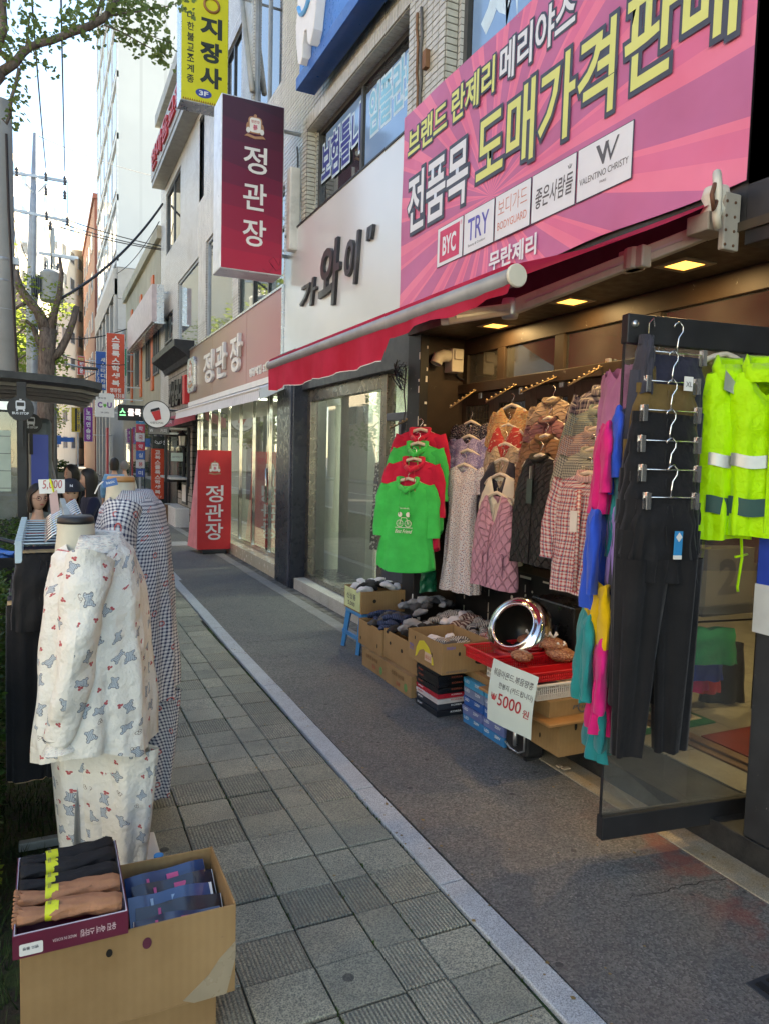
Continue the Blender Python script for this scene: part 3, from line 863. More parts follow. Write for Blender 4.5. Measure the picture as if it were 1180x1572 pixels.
# ================================================================ the red awning
m = M('crimson awning canvas', .75, spec=.2)
pv = wpos(m)[1]
m.color(m.mix(m.noise(2.5, 5, vec=pv, rough=.65).map(.35, .68), (.50, .018, .055), (.70, .05, .12))).bump(m.noise(300, 2, vec=pv), .15, .001)
_t = m.t.nodes.new('ShaderNodeBsdfTranslucent'); _t.inputs[0].default_value = (.62, .03, .08, 1); _x = m.t.nodes.new('ShaderNodeMixShader'); _x.inputs[0].default_value = .45
m.t.links.new(m.b.outputs[0], _x.inputs[1]); m.t.links.new(_t.outputs[0], _x.inputs[2]); m.t.links.new(_x.outputs[0], m.t.nodes['Material Output'].inputs[0])
AWN = m.m
aw = thing('awning', 'crimson retractable awning over the clothes stall with a rolled valance', 'awning', (2.7, 4, 2.8))
AX, AZ, AY0, AY1 = 1.60, 2.345, 2.32, 5.60
g = G(); rows = []
for i in range(15):
 t = i / 14; rows.append([(2.72 + (AX + .03 - 2.72) * t, y, 2.84 + (AZ + .055 - 2.84) * t - .035 * sin(t * PI)) for y in [AY0 + (AY1 - AY0) * j / 20 for j in range(21)]])
g.rings(rows, False)
build('canopy', g, AWN, aw, True)
g = G(); g.tube([(AX, AY0 + .01, AZ), (AX, AY1, AZ)], .036, 16)
build('front_bar', g, mat('dull grey bar', (.30, .30, .31), .5, .3, dirt=.3), aw, True)
for yy in (AY0 - .012, AY1 + .004):
 g = G(); g.lathe([(.0005, .016), (.046, .014), (.05, .008), (.05, 0), (.0005, 0)], frame((AX, yy + .008, AZ), (1, 0, 0)) @ Matrix.Scale(.88, 4), 20)
 build('end_cap', g, CREAM, aw)
g = G(); rows = []
for j in range(5):
 r = []
 for i in range(61):
  y = AY1 - (AY1 - AY0) * i / 60; t = (AY1 - y) / (AY1 - AY0)
  full = .175 if t < .655 else .06 - .02 * (t - .655) / .35
  q = j / 4
  r.append((AX - .018 - .014 * sin(y * 9) * q - .008 * sin(y * 31) * q, y, AZ - .024 - q * (full + .008 * sin(y * 12)) ))
 rows.append(r)
g.rings(rows, False)
build('valance', g, AWN, aw, True)
g = G(); g.tube([(AX + .012, AY0 + .03, AZ + .028), (AX + .012, AY1 - .01, AZ + .028)], .030, 16); build('fabric_wrap', g, AWN, aw, True)
g = G(); g.tube([(p[0] - .001, p[1], p[2]) for p in rows[-1][:40]], .0028, 5)
build('valance_hem', g, WHITEP, aw, True)
ARM = mat('off white awning arm', (.42, .39, .34), .45, .1, dirt=.35)
sh = Vector((2.68, 2.42, 2.70)); el = P(782, 474, Z=2.44); fr = Vector((AX + .03, P(672, 484, X=AX).y, AZ - .06))
def bar3(a, b, w, h, g):
 a, b = Vector(a), Vector(b); d = (b - a); L_ = d.length; d.normalize(); s_ = d.cross(Vector((0, 0, 1))).normalized(); u = s_.cross(d)
 mm = Matrix(((d.x, s_.x, u.x, a.x), (d.y, s_.y, u.y, a.y), (d.z, s_.z, u.z, a.z), (0, 0, 0, 1)))
 g.box(0, -w / 2, -h / 2, L_, w / 2, h / 2, mm)
for k_, (a, b) in enumerate(((sh, el), (el, fr))):
 g = G(); bar3(a, b, .045, .075 if k_ == 0 else .06, g); build('arm', g, ARM, aw, bev=.008)
 g = G(); bar3(a + (b - a) * .1 + Vector((0, 0, .0)), a + (b - a) * .9, .052, .012, g); build('arm_groove', g, STEEL, aw)
g = G(); g.lathe([(.0005, -.05), (.04, -.05), (.045, -.03), (.045, .03), (.04, .05), (.0005, .05)], MT(el), 16); build('elbow', g, STEEL, aw, True)
mid = sh + (el - sh) * .33
g = G(); g.lathe([(.0005, -.05), (.05, -.05), (.05, .05), (.0005, .05)], MT(mid), 12); g.box(mid.x - .03, mid.y - .08, mid.z - .05, mid.x + .03, mid.y + .08, mid.z + .05); build('arm_clamp', g, ARM, aw, bev=.008)
g = G(); g.box(2.62, 2.27, 2.58, 2.715, 2.30, 2.82); g.box(2.56, 2.30, 2.66, 2.70, 2.42, 2.74)
build('wall_bracket', g, mat('dirty bracket plate', (.34, .31, .26), .5, dirt=.5), aw, bev=.006)
g = G(); g.lathe([(.0005, -.06), (.055, -.06), (.06, -.03), (.045, 0), (.06, .03), (.05, .07), (.0005, .075)], MT((2.63, 2.33, 2.78)), 16)
g.tube([(2.60, 2.30, 2.84), (2.56, 2.27, 2.88), (2.55, 2.25, 2.80), (2.56, 2.26, 2.70), (2.585, 2.27, 2.66)], .018, 8)
build('gear_head', g, CREAM, aw, True)
g = G(); g.tube([(2.54, 2.26, 2.83), (2.515, 2.25, 2.78), (2.53, 2.25, 2.72), (2.545, 2.25, 2.76)], .010, 8)
build('crank_eye', g, mat('rusty iron', (.16, .07, .04), .7, .3), aw, True)
g = G()
for i in range(4):
 for j in range(2): g.lathe([(.0005, .004), (.006, .003), (.007, 0)], frame((2.63 + j * .05, 2.27, 2.60 + i * .06), (1, 0, 0)), 8)
build('bolt', g, mat('rusty bolt', (.14, .07, .04), .7, .4), aw, kind='stuff')
v = thing('vent_box', 'cream plastic vent box with a curved pipe on the dark brown return wall', 'vent', (3.05, 5.3, 2.45))
q = P(698, 553, Y=5.26)
g = G(); g.box(q.x - .05, 5.22, q.z - .10, q.x + .06, 5.35, q.z + .09); g.box(q.x - .035, 5.20, q.z + .0, q.x + .045, 5.22, q.z + .08); build('box_body', g, CREAM, v, bev=.008)
g = G(); g.tube([(q.x - .04, 5.28, q.z + .03), (q.x - .10, 5.28, q.z + .03), (q.x - .15, 5.28, q.z + .01), (q.x - .17, 5.28, q.z - .04)], [.05, .052, .052, .05], 14, False); build('pipe_elbow', g, CREAM, v, True)
g = G(); g.lathe([(.10, 0), (.105, .02), (.09, .025), (.085, 0)], frame((q.x + .14, 5.35, q.z - .05), (1, 0, 0)), 24); build('duct_ring', g, BLACK, v, True)
g = G()
for k_ in range(9):
 pts = []; y0, z0 = 5.56 + ru(-.06, .06), 2.43
 for i in range(9):
  pts.append((2.70 + ru(-.02, .03), y0 + .06 * sin(i * 1.3 + k_), z0 - i * .02 + .05 * cos(i * 1.1 + k_)))
 g.tube(pts, .004, 5)
g.tube([(2.71, 5.45, 2.4), (2.70, 5.46, 2.2), (2.71, 5.44, 2.05), (2.70, 5.45, 1.98)], .006, 6)
tag(build('cable_bundle', g, BLACK), 'tangled black cables hanging under the awning beside the green hoodies', 'cables')
# ================================================================ white sign shop
LILAC = mat('bluish grey shopfront metal', (.075, .082, .11), .35, .4)
INB = mat('pale grey green showroom wall', (.36, .39, .35), .7, var=.05)
sb = thing('showroom_shopfront', 'grey framed glass shopfront under the white sign box', 'shopfront', (2.95, 7.2, 0))
STEPM = granite_mat('pale step stone', (.50, .49, .45), (.28, .26, .22), .4)
y = 5.46
while y < 9.2:
 g = G(); g.box(2.78, y + .003, -.02, 3.05, min(9.25, y + .62) - .003, .13); build('step_stone', g, STEPM, sb, bev=.005); y += .62
g = G(); g.box(2.74, 8.56, -.01, 3.05, 9.26, 2.95); build('corner_pillar', g, mat('blue black pillar', (.028, .032, .045), .3, .3), sb, bev=.008)
g = G(); g.box(2.725, 8.62, 0.0, 2.745, 8.68, 2.93); build('pillar_strip', g, LILAC, sb)
g = G(); g.box(2.84, 5.52, 2.45, 3.1, 8.56, 2.93); build('lintel', g, DARKFR, sb, bev=.006)
g = G(); g.box(2.92, 8.44, .13, 3.02, 8.56, 2.45); g.box(2.92, 6.27, .13, 3.02, 6.40, 2.45); g.box(2.92, 6.40, .13, 3.02, 8.44, .19); g.box(2.92, 6.40, 2.31, 3.02, 8.44, 2.45)
build('glass_frame', g, mat('brushed bronze frame', (.22, .20, .17), .3, .8), sb, bev=.004)
g = G(); g.box(2.96, 6.38, .18, 2.97, 8.46, 2.32); build('glass_pane', g, GLASSW, sb)
g = G(); g.box(2.92, 5.52, .13, 3.02, 5.66, 2.45); g.box(2.921, 5.66, 2.0, 3.02, 6.27, 2.07); g.box(2.921, 5.66, .13, 3.02, 6.27, .62); g.box(2.92, 5.95, .62, 3.02, 6.0, 2.0)
build('side_panel', g, LILAC, sb, bev=.004)
g = G(); g.box(2.96, 5.66, .6, 2.97, 6.27, 2.45); build('side_pane', g, GLASSW, sb)
g = G(); g.quad((3.05, 5.5, .128), (7.5, 5.5, .128), (7.5, 9.2, .128), (3.05, 9.2, .128)); build('showroom_floor', g, mat('showroom floor', (.22, .22, .20), .25), sb)
g = G(); g.box(7.4, 5.56, .128, 7.5, 9.2, 2.9); g.box(3.05, 9.1, .128, 7.4, 9.2, 2.9); g.box(3.3, 5.52, .128, 7.4, 5.58, 2.9); g.box(3.1, 5.58, 2.8, 7.4, 9.1, 2.9)
build('showroom_shell', g, INB, sb)
g = G(); g.box(3.5, 8.0, .128, 3.6, 8.9, 2.5); g.box(3.9, 6.6, .128, 3.98, 7.9, 1.95); g.poly([(3.9, 6.6, 1.95), (3.9, 7.2, 2.15), (3.9, 7.6, 1.95)])
tag(build('partition_panel', g, mat('sage grey partition', (.30, .34, .31), .6, var=.04)), 'sage grey partition panels standing inside the glass showroom', 'partition')
for i, (xx, yy) in enumerate(((4.0, 7.9), (5.6, 6.6))):
 t = thing('tube_lamp', ['white ceiling tube lamp near the showroom glass', 'white ceiling tube lamp deep in the showroom'][i], 'ceiling lamp', (xx, yy, 2.8))
 g = G(); g.box(xx - .5, yy - .07, 2.76, xx + .5, yy + .07, 2.795); build('tube_cover', g, emit('cool tube light', (.9, 1, .95), 3), t)
 d = bpy.data.lights.new('tube', 'AREA'); d.shape = 'RECTANGLE'; d.size = 1; d.size_y = .14; d.energy = 20; d.color = (.92, 1, .95)
 lo = bpy.data.objects.new('lamp', d); col.objects.link(lo); lo.parent = t; lo.location = (0, 0, -.06)
m = M('satin white sign face', .22, .15, .5)
pv = wpos(m)[1]
m.color(m.mix(m.noise(.7, 3, vec=pv).map(.3, .7), (.60, .62, .61), (.70, .72, .72)))
ws = thing('white_shop_sign', 'white sign box with dark grey handwritten korean letters', 'sign', (2.8, 7.3, 3.6))
g = G(); g.box(2.80, 5.56, 2.94, 2.946, 9.19, 4.43); build('sign_face', g, m.m, ws)
g = G(); g.box(2.79, 5.52, 2.93, 2.945, 5.56, 4.45); g.box(2.79, 5.56, 4.43, 2.945, 9.2, 4.45); g.box(2.79, 5.56, 2.925, 2.945, 9.2, 2.94); build('sign_trim', g, BLACK, ws)
FW = FX(2.80, 9.2)
LGD = mat('dark grey metal letter', (.07, .07, .075), .35, .5)
text('가', FW, .70, 3.38, .56, .30, LGD, ws, .018, .035, name='letter', shear=.25)
text('와', FW, 1.36, 3.26, .62, .68, LGD, ws, .018, .035, name='letter', shear=.12)
text('이', FW, 2.12, 3.36, .34, .50, LGD, ws, .018, .035, name='letter', shear=.15)
text('"', FW, 2.70, 3.70, .13, .12, LGD, ws, .03, .035, name='quote_mark', shear=.25)
# ================================================================ ginseng shop
FASC = M('brown to red printed fascia', .3, .25, .5)
(x, y, z), pv = wpos(FASC)
t_ = (y.map(9.2, 15.9) + FASC.noise(.5, 2, vec=pv) * .25 - .12).clamp()
FASC.color(FASC.mix(t_.map(0, .45), FASC.mix(z.map(2.7, 3.8), (.40, .05, .06), (.40, .13, .15)), FASC.mix(t_.map(.4, 1), (.33, .15, .13), (.28, .19, .13))))
gs_ = thing('ginseng_shop_sign', 'long brown to red fascia sign with white raised korean letters over the white awning', 'sign', (2.78, 12.6, 3.2))
for a, b in ((9.24, 11.08), (11.09, 13.6), (13.61, 15.95)):
 g = G(); g.box(2.785, a, 2.655, 2.945, b - .003, 3.82); build('sign_panel', g, FASC.m, gs_)
g = G(); g.box(2.77, 9.2, 3.82, 2.945, 15.97, 3.85); g.box(2.77, 9.2, 2.62, 2.945, 15.97, 2.655); g.box(2.77, 9.20, 2.655, 2.945, 9.24, 3.82); build('sign_trim', g, ALU, gs_)
FJ = FX(2.785, 15.95)
LW = mat('white raised letter', (.74, .72, .68), .35, var=.03)
for ch, a, b in (('정', 14.2, 13.38), ('관', 13.1, 12.35), ('장', 11.98, 11.30)):
 text(ch, FJ, 15.95 - a, 2.96, a - b, .58, LW, gs_, .02, .05, name='letter')
text('명장역점 532-2085', FJ, 5.10, 2.80, 1.45, .13, LW, gs_, .04, .01)
GOLD = mat('bronze print', (.42, .22, .12), .45); CRE2 = mat('pale print', (.74, .72, .66), .45); REDPR = mat('dark red print', (.45, .04, .05), .5)
def rrect(x0, y0, x1, y1, r, n=5):
 pts = []
 for cx_, cy_, a0 in ((x1 - r, y1 - r, 0), (x0 + r, y1 - r, 90), (x0 + r, y0 + r, 180), (x1 - r, y0 + r, 270)):
  for i in range(n + 1):
   a = R(a0 + 90 * i / n); pts.append((cx_ + r * cos(a), cy_ + r * sin(a)))
 return pts
def emblem(mx, s, parent, lift=.002):
 t = mx @ Matrix.Scale(s, 4)
 g = G(); g.prism(rrect(-.40, -.30, .40, .62, .2), t, .004 / s + lift / s); g.lathe([(.0005, 0.03), (.09, .03), (.09, 0)], t @ MT((0, .68, 0)), 14)
 for sx in (-1, 1):
  g.prism([(sx * (.42 + .10 * cos(a)), -.02 + .3 * sin(a)) for a in [PI * 2 * i / 12 for i in range(12)]][::sx], t, .003 / s + lift / s)
 build('emblem_frame', g, GOLD, parent)
 g = G(); g.prism(rrect(-.32, -.24, .32, .56, .16), t, .007 / s + lift / s)
 for sx in (-1, 1): g.prism([(sx * (.40 + .12 * cos(a)), -.16 + .16 * sin(a)) for a in [PI * 2 * i / 10 for i in range(10)]][::sx], t, .0065 / s + lift / s)
 build('emblem_plate', g, CRE2, parent)
 text('정관장', t, -.25, .26, .5, .17, REDPR, parent, .01, lift=.009 / s + lift / s)
 text('蔘', t, -.15, -.12, .3, .3, CRP, parent, .01, lift=.009 / s + lift / s)
 g = G(); g.prism([(-.62, -.52), (-.45, -.36), (0, -.46), (.45, -.36), (.62, -.52), (.45, -.52), (0, -.60), (-.45, -.52)], t, .006 / s + lift / s)
 build('emblem_ribbon', g, GOLD, parent)
eb = FX(2.74, 15.50, 3.26)
g = G(); g.prism(rrect(-.42, -.30, .36, .42, .14), FX(2.786, 15.50, 3.20), .06); build('emblem_box', g, ALU, gs_, bev=.01)
emblem(FX(2.725, 15.53, 3.24), .42, gs_)
hs = thing('hanging_ginseng_sign', 'tall dark red hanging sign box with three white korean letters and an emblem', 'sign', (2.3, 8.9, 4.9))
HX0, HX1, HZ0, HZ1, HY = 1.90, 2.675, 3.87, 5.90, 8.9
m = M('stepped dark to red print', .35, spec=.4)
(x, y, z), pv = wpos(m)
t_ = ((z - HZ0) * (1 / (HZ1 - HZ0)) + (x - HX0) * .10 * ((z * 9).sin().map(-1, 1, .2, 1)))
stp = (t_ * 8).floor() / 8
m.color(m.mix(stp.map(.0, .55), (.42, .012, .045), m.mix(stp.map(.5, .95), (.13, .014, .04), (.045, .018, .03))))
g = G(); g.box(HX0 + .012, HY, HZ0 + .015, HX1 - .012, HY + .02, HZ1 - .015); build('sign_face', g, m.m, hs)
g = G(); g.box(HX0, HY + .004, HZ0, HX1, HY + .42, HZ1, skip='')
build('sign_box', g, mat('silver white sign case', (.62, .64, .66), .35, .3), hs, bev=.012)
FH = FY(HX0, HY, HZ0)
for ch, z0 in (('정', 1.17), ('관', .74), ('장', .31)):
 text(ch, FH, .27, z0, .29, .32, LW, hs, .012, .004, name='letter')
emblem(FY((HX0 + HX1) / 2 + .02, HY, HZ0 + 1.70), .21, hs)
gw = G()
for pts in (((.52, .06), (.60, .02), (.66, .10), (.60, .16), (.66, .22), (.73, .12), (.75, .24)), ((.62, .13), (.70, .05), (.76, .10))):
 gw.tube([FH @ Vector((a, b, .002)) for a, b in pts], .003, 4)
build('line_drawing', gw, mat('thin dark red line', (.15, .01, .03), .5), hs)
g = G(); g.tube([(HX1 - .1, HY + .2, HZ1 - .2), (2.96, HY + .2, HZ1 - .2)], .025, 8); g.tube([(HX1 - .1, HY + .2, HZ0 + .3), (2.96, HY + .2, HZ0 + .3)], .025, 8)
build('sign_arm', g, STEEL, hs)
ac = thing('white_duct', 'slim dirty white duct box between the hanging sign and the tiled wall', 'duct', (2.8, 8.78, 4.8))
g = G(); g.box(2.70, 8.72, 4.16, 2.84, 8.86, 5.15); build('duct_body', g, mat('aged white metal', (.58, .57, .52), .5, dirt=.5), ac, bev=.02)
ys_ = thing('temple_sign', 'yellow vertical hanging sign with black korean letters and a blue oval', 'sign', (2.2, 11.5, 8))
YX0, YX1, YZ0, YZ1, YY = 1.845, 2.555, 6.90, 9.35, 11.5
YELS = mat('yellow green acrylic', (.58, .56, .02), .35, var=.04)
g = G(); g.box(YX0 + .01, YY, YZ0 + .015, YX1 - .01, YY + .02, YZ1); build('sign_face', g, YELS, ys_)
g = G(); g.box(YX0, YY + .004, YZ0, YX1, YY + .35, YZ1); build('sign_box', g, ALU, ys_, bev=.01)
FYY = FY(YX0, YY, YZ0)
BPR = mat('black green print', (.02, .03, .025), .5)
for ch, z0 in (('지', .98), ('장', .62), ('사', .26)):
 text(ch, FYY, .28, z0, .33, .30, BPR, ys_, .045, lift=.003, name='letter')
for i, ch in enumerate('종계조교불한대'):
 text(ch, FYY, .09, .27 + i * .15, .105, .115, BPR, ys_, .02, lift=.003, name='letter')
g = G(); g.prism([(.34 + .12 * cos(a), .155 + .065 * sin(a)) for a in [PI * 2 * i / 24 for i in range(24)]], FYY, .004); build('oval_patch', g, mat('blue print', (.03, .06, .30), .4), ys_)
text('3F', FYY, .27, .12, .14, .07, WPR, ys_, .03, lift=.006)
g = G()
for i in range(20): g.prism([(.03 + i * .033, .02), (.06 + i * .033, .02), (.045 + i * .033, .055)], FYY, .003)
build('zigzag_border', g, mat('brown print', (.25, .10, .02), .5), ys_, kind='stuff')
g = G(); g.tube([FYY @ Vector((.45 + .11 * cos(a), 1.45 + .10 * sin(a), .004)) for a in [PI * 2 * i / 20 for i in range(21)]], .02, 6); build('brown_ring', g, mat('brown ring print', (.28, .13, .04), .5), ys_, True)
g = G(); g.tube([(YX1 - .05, YY + .2, 8.7), (2.96, YY + .2, 8.7)], .02, 6); build('sign_arm', g, STEEL, ys_)
gsf = thing('ginseng_shopfront', 'mirror framed glass shopfront with pale posters behind the red stand sign', 'shopfront', (2.95, 12.5, 0))
STEPC = mat('cream polished step tile', (.56, .50, .38), .22, var=.05)
y = 9.30
while y < 15.7:
 b_ = min(15.8, y + .6)
 g = G(); g.box(2.76, y + .003, -.02, 2.79, b_ - .003, .155); g.box(2.76, y + .003, .155, 3.1, b_ - .003, .175); build('step_tile', g, STEPC, gsf, bev=.003); y += .6
SSM = mat('mirror steel', (.50, .49, .46), .10, 1.0, var=.04)
g = G()
yy_ = [9.42, 10.28, 10.36, 11.2, 12.05, 12.9, 13.75, 14.6, 15.45, 15.8]
for q in yy_: g.box(2.93, q, .176, 2.99, q + .05, 2.6)
g.box(2.935, 9.42, .176, 2.985, 15.8, .23); g.box(2.935, 9.42, 2.52, 2.985, 15.8, 2.62)
build('steel_frame', g, SSM, gsf, bev=.003)
g = G(); g.box(2.80, 9.27, 0, 3.0, 9.42, 2.62); build('steel_post', g, SSM, gsf, bev=.004)
for a, b in zip(yy_, yy_[1:]):
 g = G(); g.box(2.955, a + .04, .22, 2.963, b + .01, 2.53); build('glass_pane', g, GLASSW, gsf)
g = G(); g.tube([(2.90, 10.30, .95), (2.90, 10.30, 1.45)], .016, 10); build('door_handle', g, SSM, gsf, True)
g = G(); g.quad((3.1, 9.3, .17), (7.5, 9.3, .17), (7.5, 15.8, .17), (3.1, 15.8, .17)); build('shop_floor', g, mat('pale shop floor', (.42, .40, .34), .3), gsf)
g = G(); g.box(6.4, 9.3, .17, 6.5, 15.8, 2.9); g.box(3.0, 15.8, .17, 6.5, 15.85, 2.9); g.box(3.05, 9.22, .17, 6.4, 9.28, 2.9); g.box(3.0, 9.3, 2.75, 6.4, 15.8, 2.85); build('shop_shell', g, mat('warm white shop wall', (.30, .32, .30), .7), gsf)
for i, yy in enumerate((10.6, 13.5)):
 t = thing('tube_lamp', ['white tube lamp above the pale posters of the ginseng shop', 'white tube lamp behind the red stand sign in the ginseng shop'][i], 'ceiling lamp', (4.2, yy, 2.7))
 g = G(); g.box(3.5, yy - .06, 2.68, 4.9, yy + .06, 2.71); build('tube_cover', g, bpy.data.materials['cool tube light'], t)
 d = bpy.data.lights.new('tube', 'AREA'); d.shape = 'RECTANGLE'; d.size = 1.4; d.size_y = .12; d.energy = 18; d.color = (1, 1, .93)
 lo = bpy.data.objects.new('lamp', d); col.objects.link(lo); lo.parent = t; lo.location = (0, 0, -.06)
PBL = mat('pale blue poster', (.33, .50, .58), .5, var=.05)
TEALP = mat('teal ink', (.02, .14, .18), .5)
def poster(y0, y1, z0, z1, label, words, x=3.02, pm=PBL):
 t = thing('poster', label, 'poster', (x, (y0 + y1) / 2, z0))
 g = G(); g.box(x, y0, z0, x + .004, y1, z1); build('paper', g, pm, t)
 F = FX(x, y1); w = y1 - y0
 for s, u, z, sw, sh, mm in words: text(s, F, u * w, z, sw * w, sh, mm, t, .03)
 return t
poster(9.62, 10.22, .55, 2.2, 'pale blue poster with dark GLPro lettering beside the blue black pillar', [('GLPro', .08, 1.22, .62, .20, TEALP), ('출시', .74, 1.22, .22, .20, TEALP), ('건강진단 혈당', .1, 1.52, .8, .10, CRP), ('지엘프로', .35, 1.10, .3, .06, TEALP)])
poster(10.5, 11.3, .5, 2.15, 'pale grey green poster with faint print between steel door frames', [('홍삼정', .1, 1.25, .5, .18, TEALP), ('건강한 하루', .1, 1.5, .8, .1, CRP), ('면역력', .3, .85, .3, .08, TEALP)], pm=mat('pale grey green poster', (.33, .40, .38), .5))
poster(11.35, 11.95, .9, 1.9, 'narrow brown poster in the ginseng shop window', [('선물', .2, 1.3, .5, .2, CRE2)], pm=mat('brown poster', (.22, .14, .09), .5))
m = M('white awning fabric', .7); (x, y, z), pv = wpos(m)
m.color(m.mix((y * 9).fract().lt(.5) * .5, (.68, .70, .72), (.60, .62, .65)))
wa = thing('white_awning', 'half open white awning under the ginseng shop fascia', 'awning', (2.6, 12.4, 2.6))
g = G(); AYa, AYb = 8.95, 15.4
g.rings([[(2.76, y, 2.63) for y in (AYa, AYb)], [(2.42, y, 2.47) for y in (AYa, AYb)]], False)
g.rings([[(2.42, y, 2.47) for y in [AYa + (AYb - AYa) * i / 30 for i in range(31)]], [(2.41 + .006 * sin(y * 13), y, 2.33) for y in [AYa + (AYb - AYa) * i / 30 for i in range(31)]]], False)
g.poly([(2.76, AYa, 2.63), (2.42, AYa, 2.47), (2.42, AYa, 2.33), (2.76, AYa, 2.50)])
build('awning_fabric', g, m.m, wa)
g = G(); g.box(2.66, AYa, 2.60, 2.775, AYb, 2.68); g.tube([(2.42, AYa, 2.475), (2.42, AYb, 2.475)], .018, 8); build('awning_rail', g, WHITEP, wa)
ds = thing('dental_sign', 'blue overhead sign box with a white smiling tooth', 'sign', (2.7, 6.5, 6.4))
BLUE = mat('bright blue sign', (.015, .16, .55), .3, var=.06)
g = G(); g.box(2.66, 4.6, 6.00, 2.86, 8.30, 9.0); build('sign_box', g, BLUE, ds)
g = G(); g.box(2.63, 4.6, 5.84, 2.86, 8.34, 5.975); build('lower_lip', g, mat('deep blue lip', (.01, .10, .40), .35), ds, bev=.004)
g = G(); FT = FX(2.66, 8.15)
g.prism([(.06, 6.55), (.02, 6.4), (.05, 6.2), (.12, 5.98), (.20, 5.93), (.26, 5.98), (.27, 6.12), (.32, 6.22), (.40, 6.20), (.44, 6.05), (.52, 5.98), (.62, 6.10), (.70, 6.35), (.72, 6.6), (.68, 6.95), (.55, 7.1), (.38, 7.0), (.22, 7.08), (.08, 6.9)], FT, .11)
build('tooth', g, WHITE, ds, bev=.01)
g = G()
for cx_, cz_, r_, a0, a1, tr in ((.36, 6.62, .22, 200, 345, .028), (.24, 6.66, .001, 0, 10, .035), (.50, 6.70, .001, 0, 10, .035)):
 g.tube([FT @ Vector((cx_ + r_ * cos(R(a0 + (a1 - a0) * i / 8)), cz_ + r_ * sin(R(a0 + (a1 - a0) * i / 8)), .118 if r_ > .01 else .118 + i * .0005)) for i in range(9)], tr, 6)
build('smile', g, mat('sky blue print', (.10, .38, .75), .4), ds)
FILM = M('blue window film', .12, .1, .6)
FILM.color(FILM.mix(FILM.noise(.8, 3).map(.3, .7), (.16, .30, .52), (.24, .40, .62)))  # film blue with the sky's reflection in the pane painted into it
def film(y0, y1, z0, z1, label):
 t = thing('window_film', label, 'window film', (3.0, y0, z0)); g = G(); g.box(2.998, y0, z0, 3.001, y1, z1); build('film_sheet', g, FILM.m, t); return t
LBL = mat('light blue vinyl', (.20, .52, .70), .4); PALE = mat('pale outline vinyl', (.55, .72, .82), .4); NVY = mat('navy vinyl', (.03, .05, .28), .4)
f1 = film(5.93, 7.12, 4.36, 5.36, 'blue window film with light blue korean implant lettering')
F1 = FX(2.998, 7.12)
text('임플란트', F1, .10, 4.90, 1.06, .44, PALE, f1, .02, stroke=.06, fit=.02, lift=.001, name='lettering_outline')
text('임플란트', F1, .10, 4.90, 1.06, .44, LBL, f1, .02, lift=.004)
f2 = thing('window_lettering', 'navy korean denture lettering with a pale outline on the left dental window', 'lettering', (3.0, 8, 4.9))
F2 = FX(2.998, 8.45)
g = G(); g.box(2.998, 7.22, 4.98, 3.001, 8.30, 5.42); build('film_strip', g, FILM.m, f2)
text('보험틀니', F2, .03, 4.86, 1.18, .48, PALE, f2, .02, stroke=.06, fit=.02, lift=.001, name='lettering_outline')
text('보험틀니', F2, .03, 4.86, 1.18, .48, NVY, f2, .02, lift=.004)
f3 = film(2.6, 5.05, 4.55, 5.45, 'blue window film above the top of the pink banner')
text('치과', FX(2.998, 4.95), .02, 4.75, 1.0, .6, PALE, f3, .09, lift=.001)
# ================================================================ cafe and uniform shop on the far ground floor
m = M('pale split stone cladding', .8)
n = m.t.nodes.new('ShaderNodeTexBrick'); (x, y, z), pv = wpos(m); m.t.links.new(m.vec(x + y, z), n.inputs['Vector'])
n.inputs['Scale'].default_value = 1; n.inputs['Brick Width'].default_value = .38; n.inputs['Row Height'].default_value = .14; n.inputs['Mortar Size'].default_value = .012
n.inputs['Color1'].default_value = (.36, .34, .30, 1); n.inputs['Color2'].default_value = (.26, .25, .22, 1); n.inputs['Mortar'].default_value = (.08, .075, .07, 1)
m.color(n.outputs[0]).bump(m.noise(20, 4, vec=pv), .5, .01); STONE = m.m
cf = thing('cafe_shopfront', 'small cafe front of pale stone with a black serving hatch', 'shopfront', (2.9, 17.6, 0))
g = wall_cells(16.0, 19.45, -.1, 3.72, [(16.35, 19.0, .75, 2.15)], 2.86, .5); build('stone_wall', g, STONE, cf)
g = G(); g.box(3.3, 16.2, .0, 3.36, 19.2, 2.3); g.box(2.80, 16.25, .9, 2.9, 16.35, 2.2); g.box(2.80, 18.95, .0, 2.9, 19.1, 2.2); g.box(2.84, 17.9, -.05, 2.88, 19.0, 2.15); build('black_bay', g, BLACK, cf)
g = G(); g.box(2.45, 16.3, 1.05, 2.86, 17.9, 1.10); build('serving_shelf', g, mat('grey shelf', (.4, .4, .4), .5), cf, bev=.004)
g = G(); g.box(2.55, 16.3, -.02, 2.86, 17.9, .42); build('plinth', g, granite_mat('white marble plinth', (.6, .6, .58), (.4, .4, .4), .3), cf, bev=.01)
for (a, b, c, d, lb) in ((16.5, 17.1, .48, .98, 'framed_menu'),):
 g = G(); g.box(2.825, a, c, 2.855, b, d); build(lb, g, BLACK, cf); g = G(); g.box(2.818, a + .07, c + .06, 2.825, b - .07, d - .06); build('menu_sheet', g, WHITEP, cf)
FC = FX(2.86, 19.45)
text('가상공디', FC, .55, 2.75, 1.9, .62, BLACK, cf, .05, .08, name='letter', shear=.15)
g = G(); g.box(2.74, 16.35, 2.72, 2.86, 16.62, 3.35); build('red_box_sign', g, REDP, cf, bev=.01)
ca = thing('cafe_awning', 'small faded red awning over the cafe hatch', 'awning', (2.6, 17.5, 2.4))
g = G(); g.rings([[(2.85, y, 2.55) for y in (15.6, 19.2)], [(2.42, y, 2.40) for y in (15.6, 19.2)], [(2.41, y, 2.20) for y in (15.6, 19.2)]], False); g.poly([(2.85, 15.6, 2.55), (2.42, 15.6, 2.40), (2.41, 15.6, 2.20), (2.85, 15.6, 2.35)])
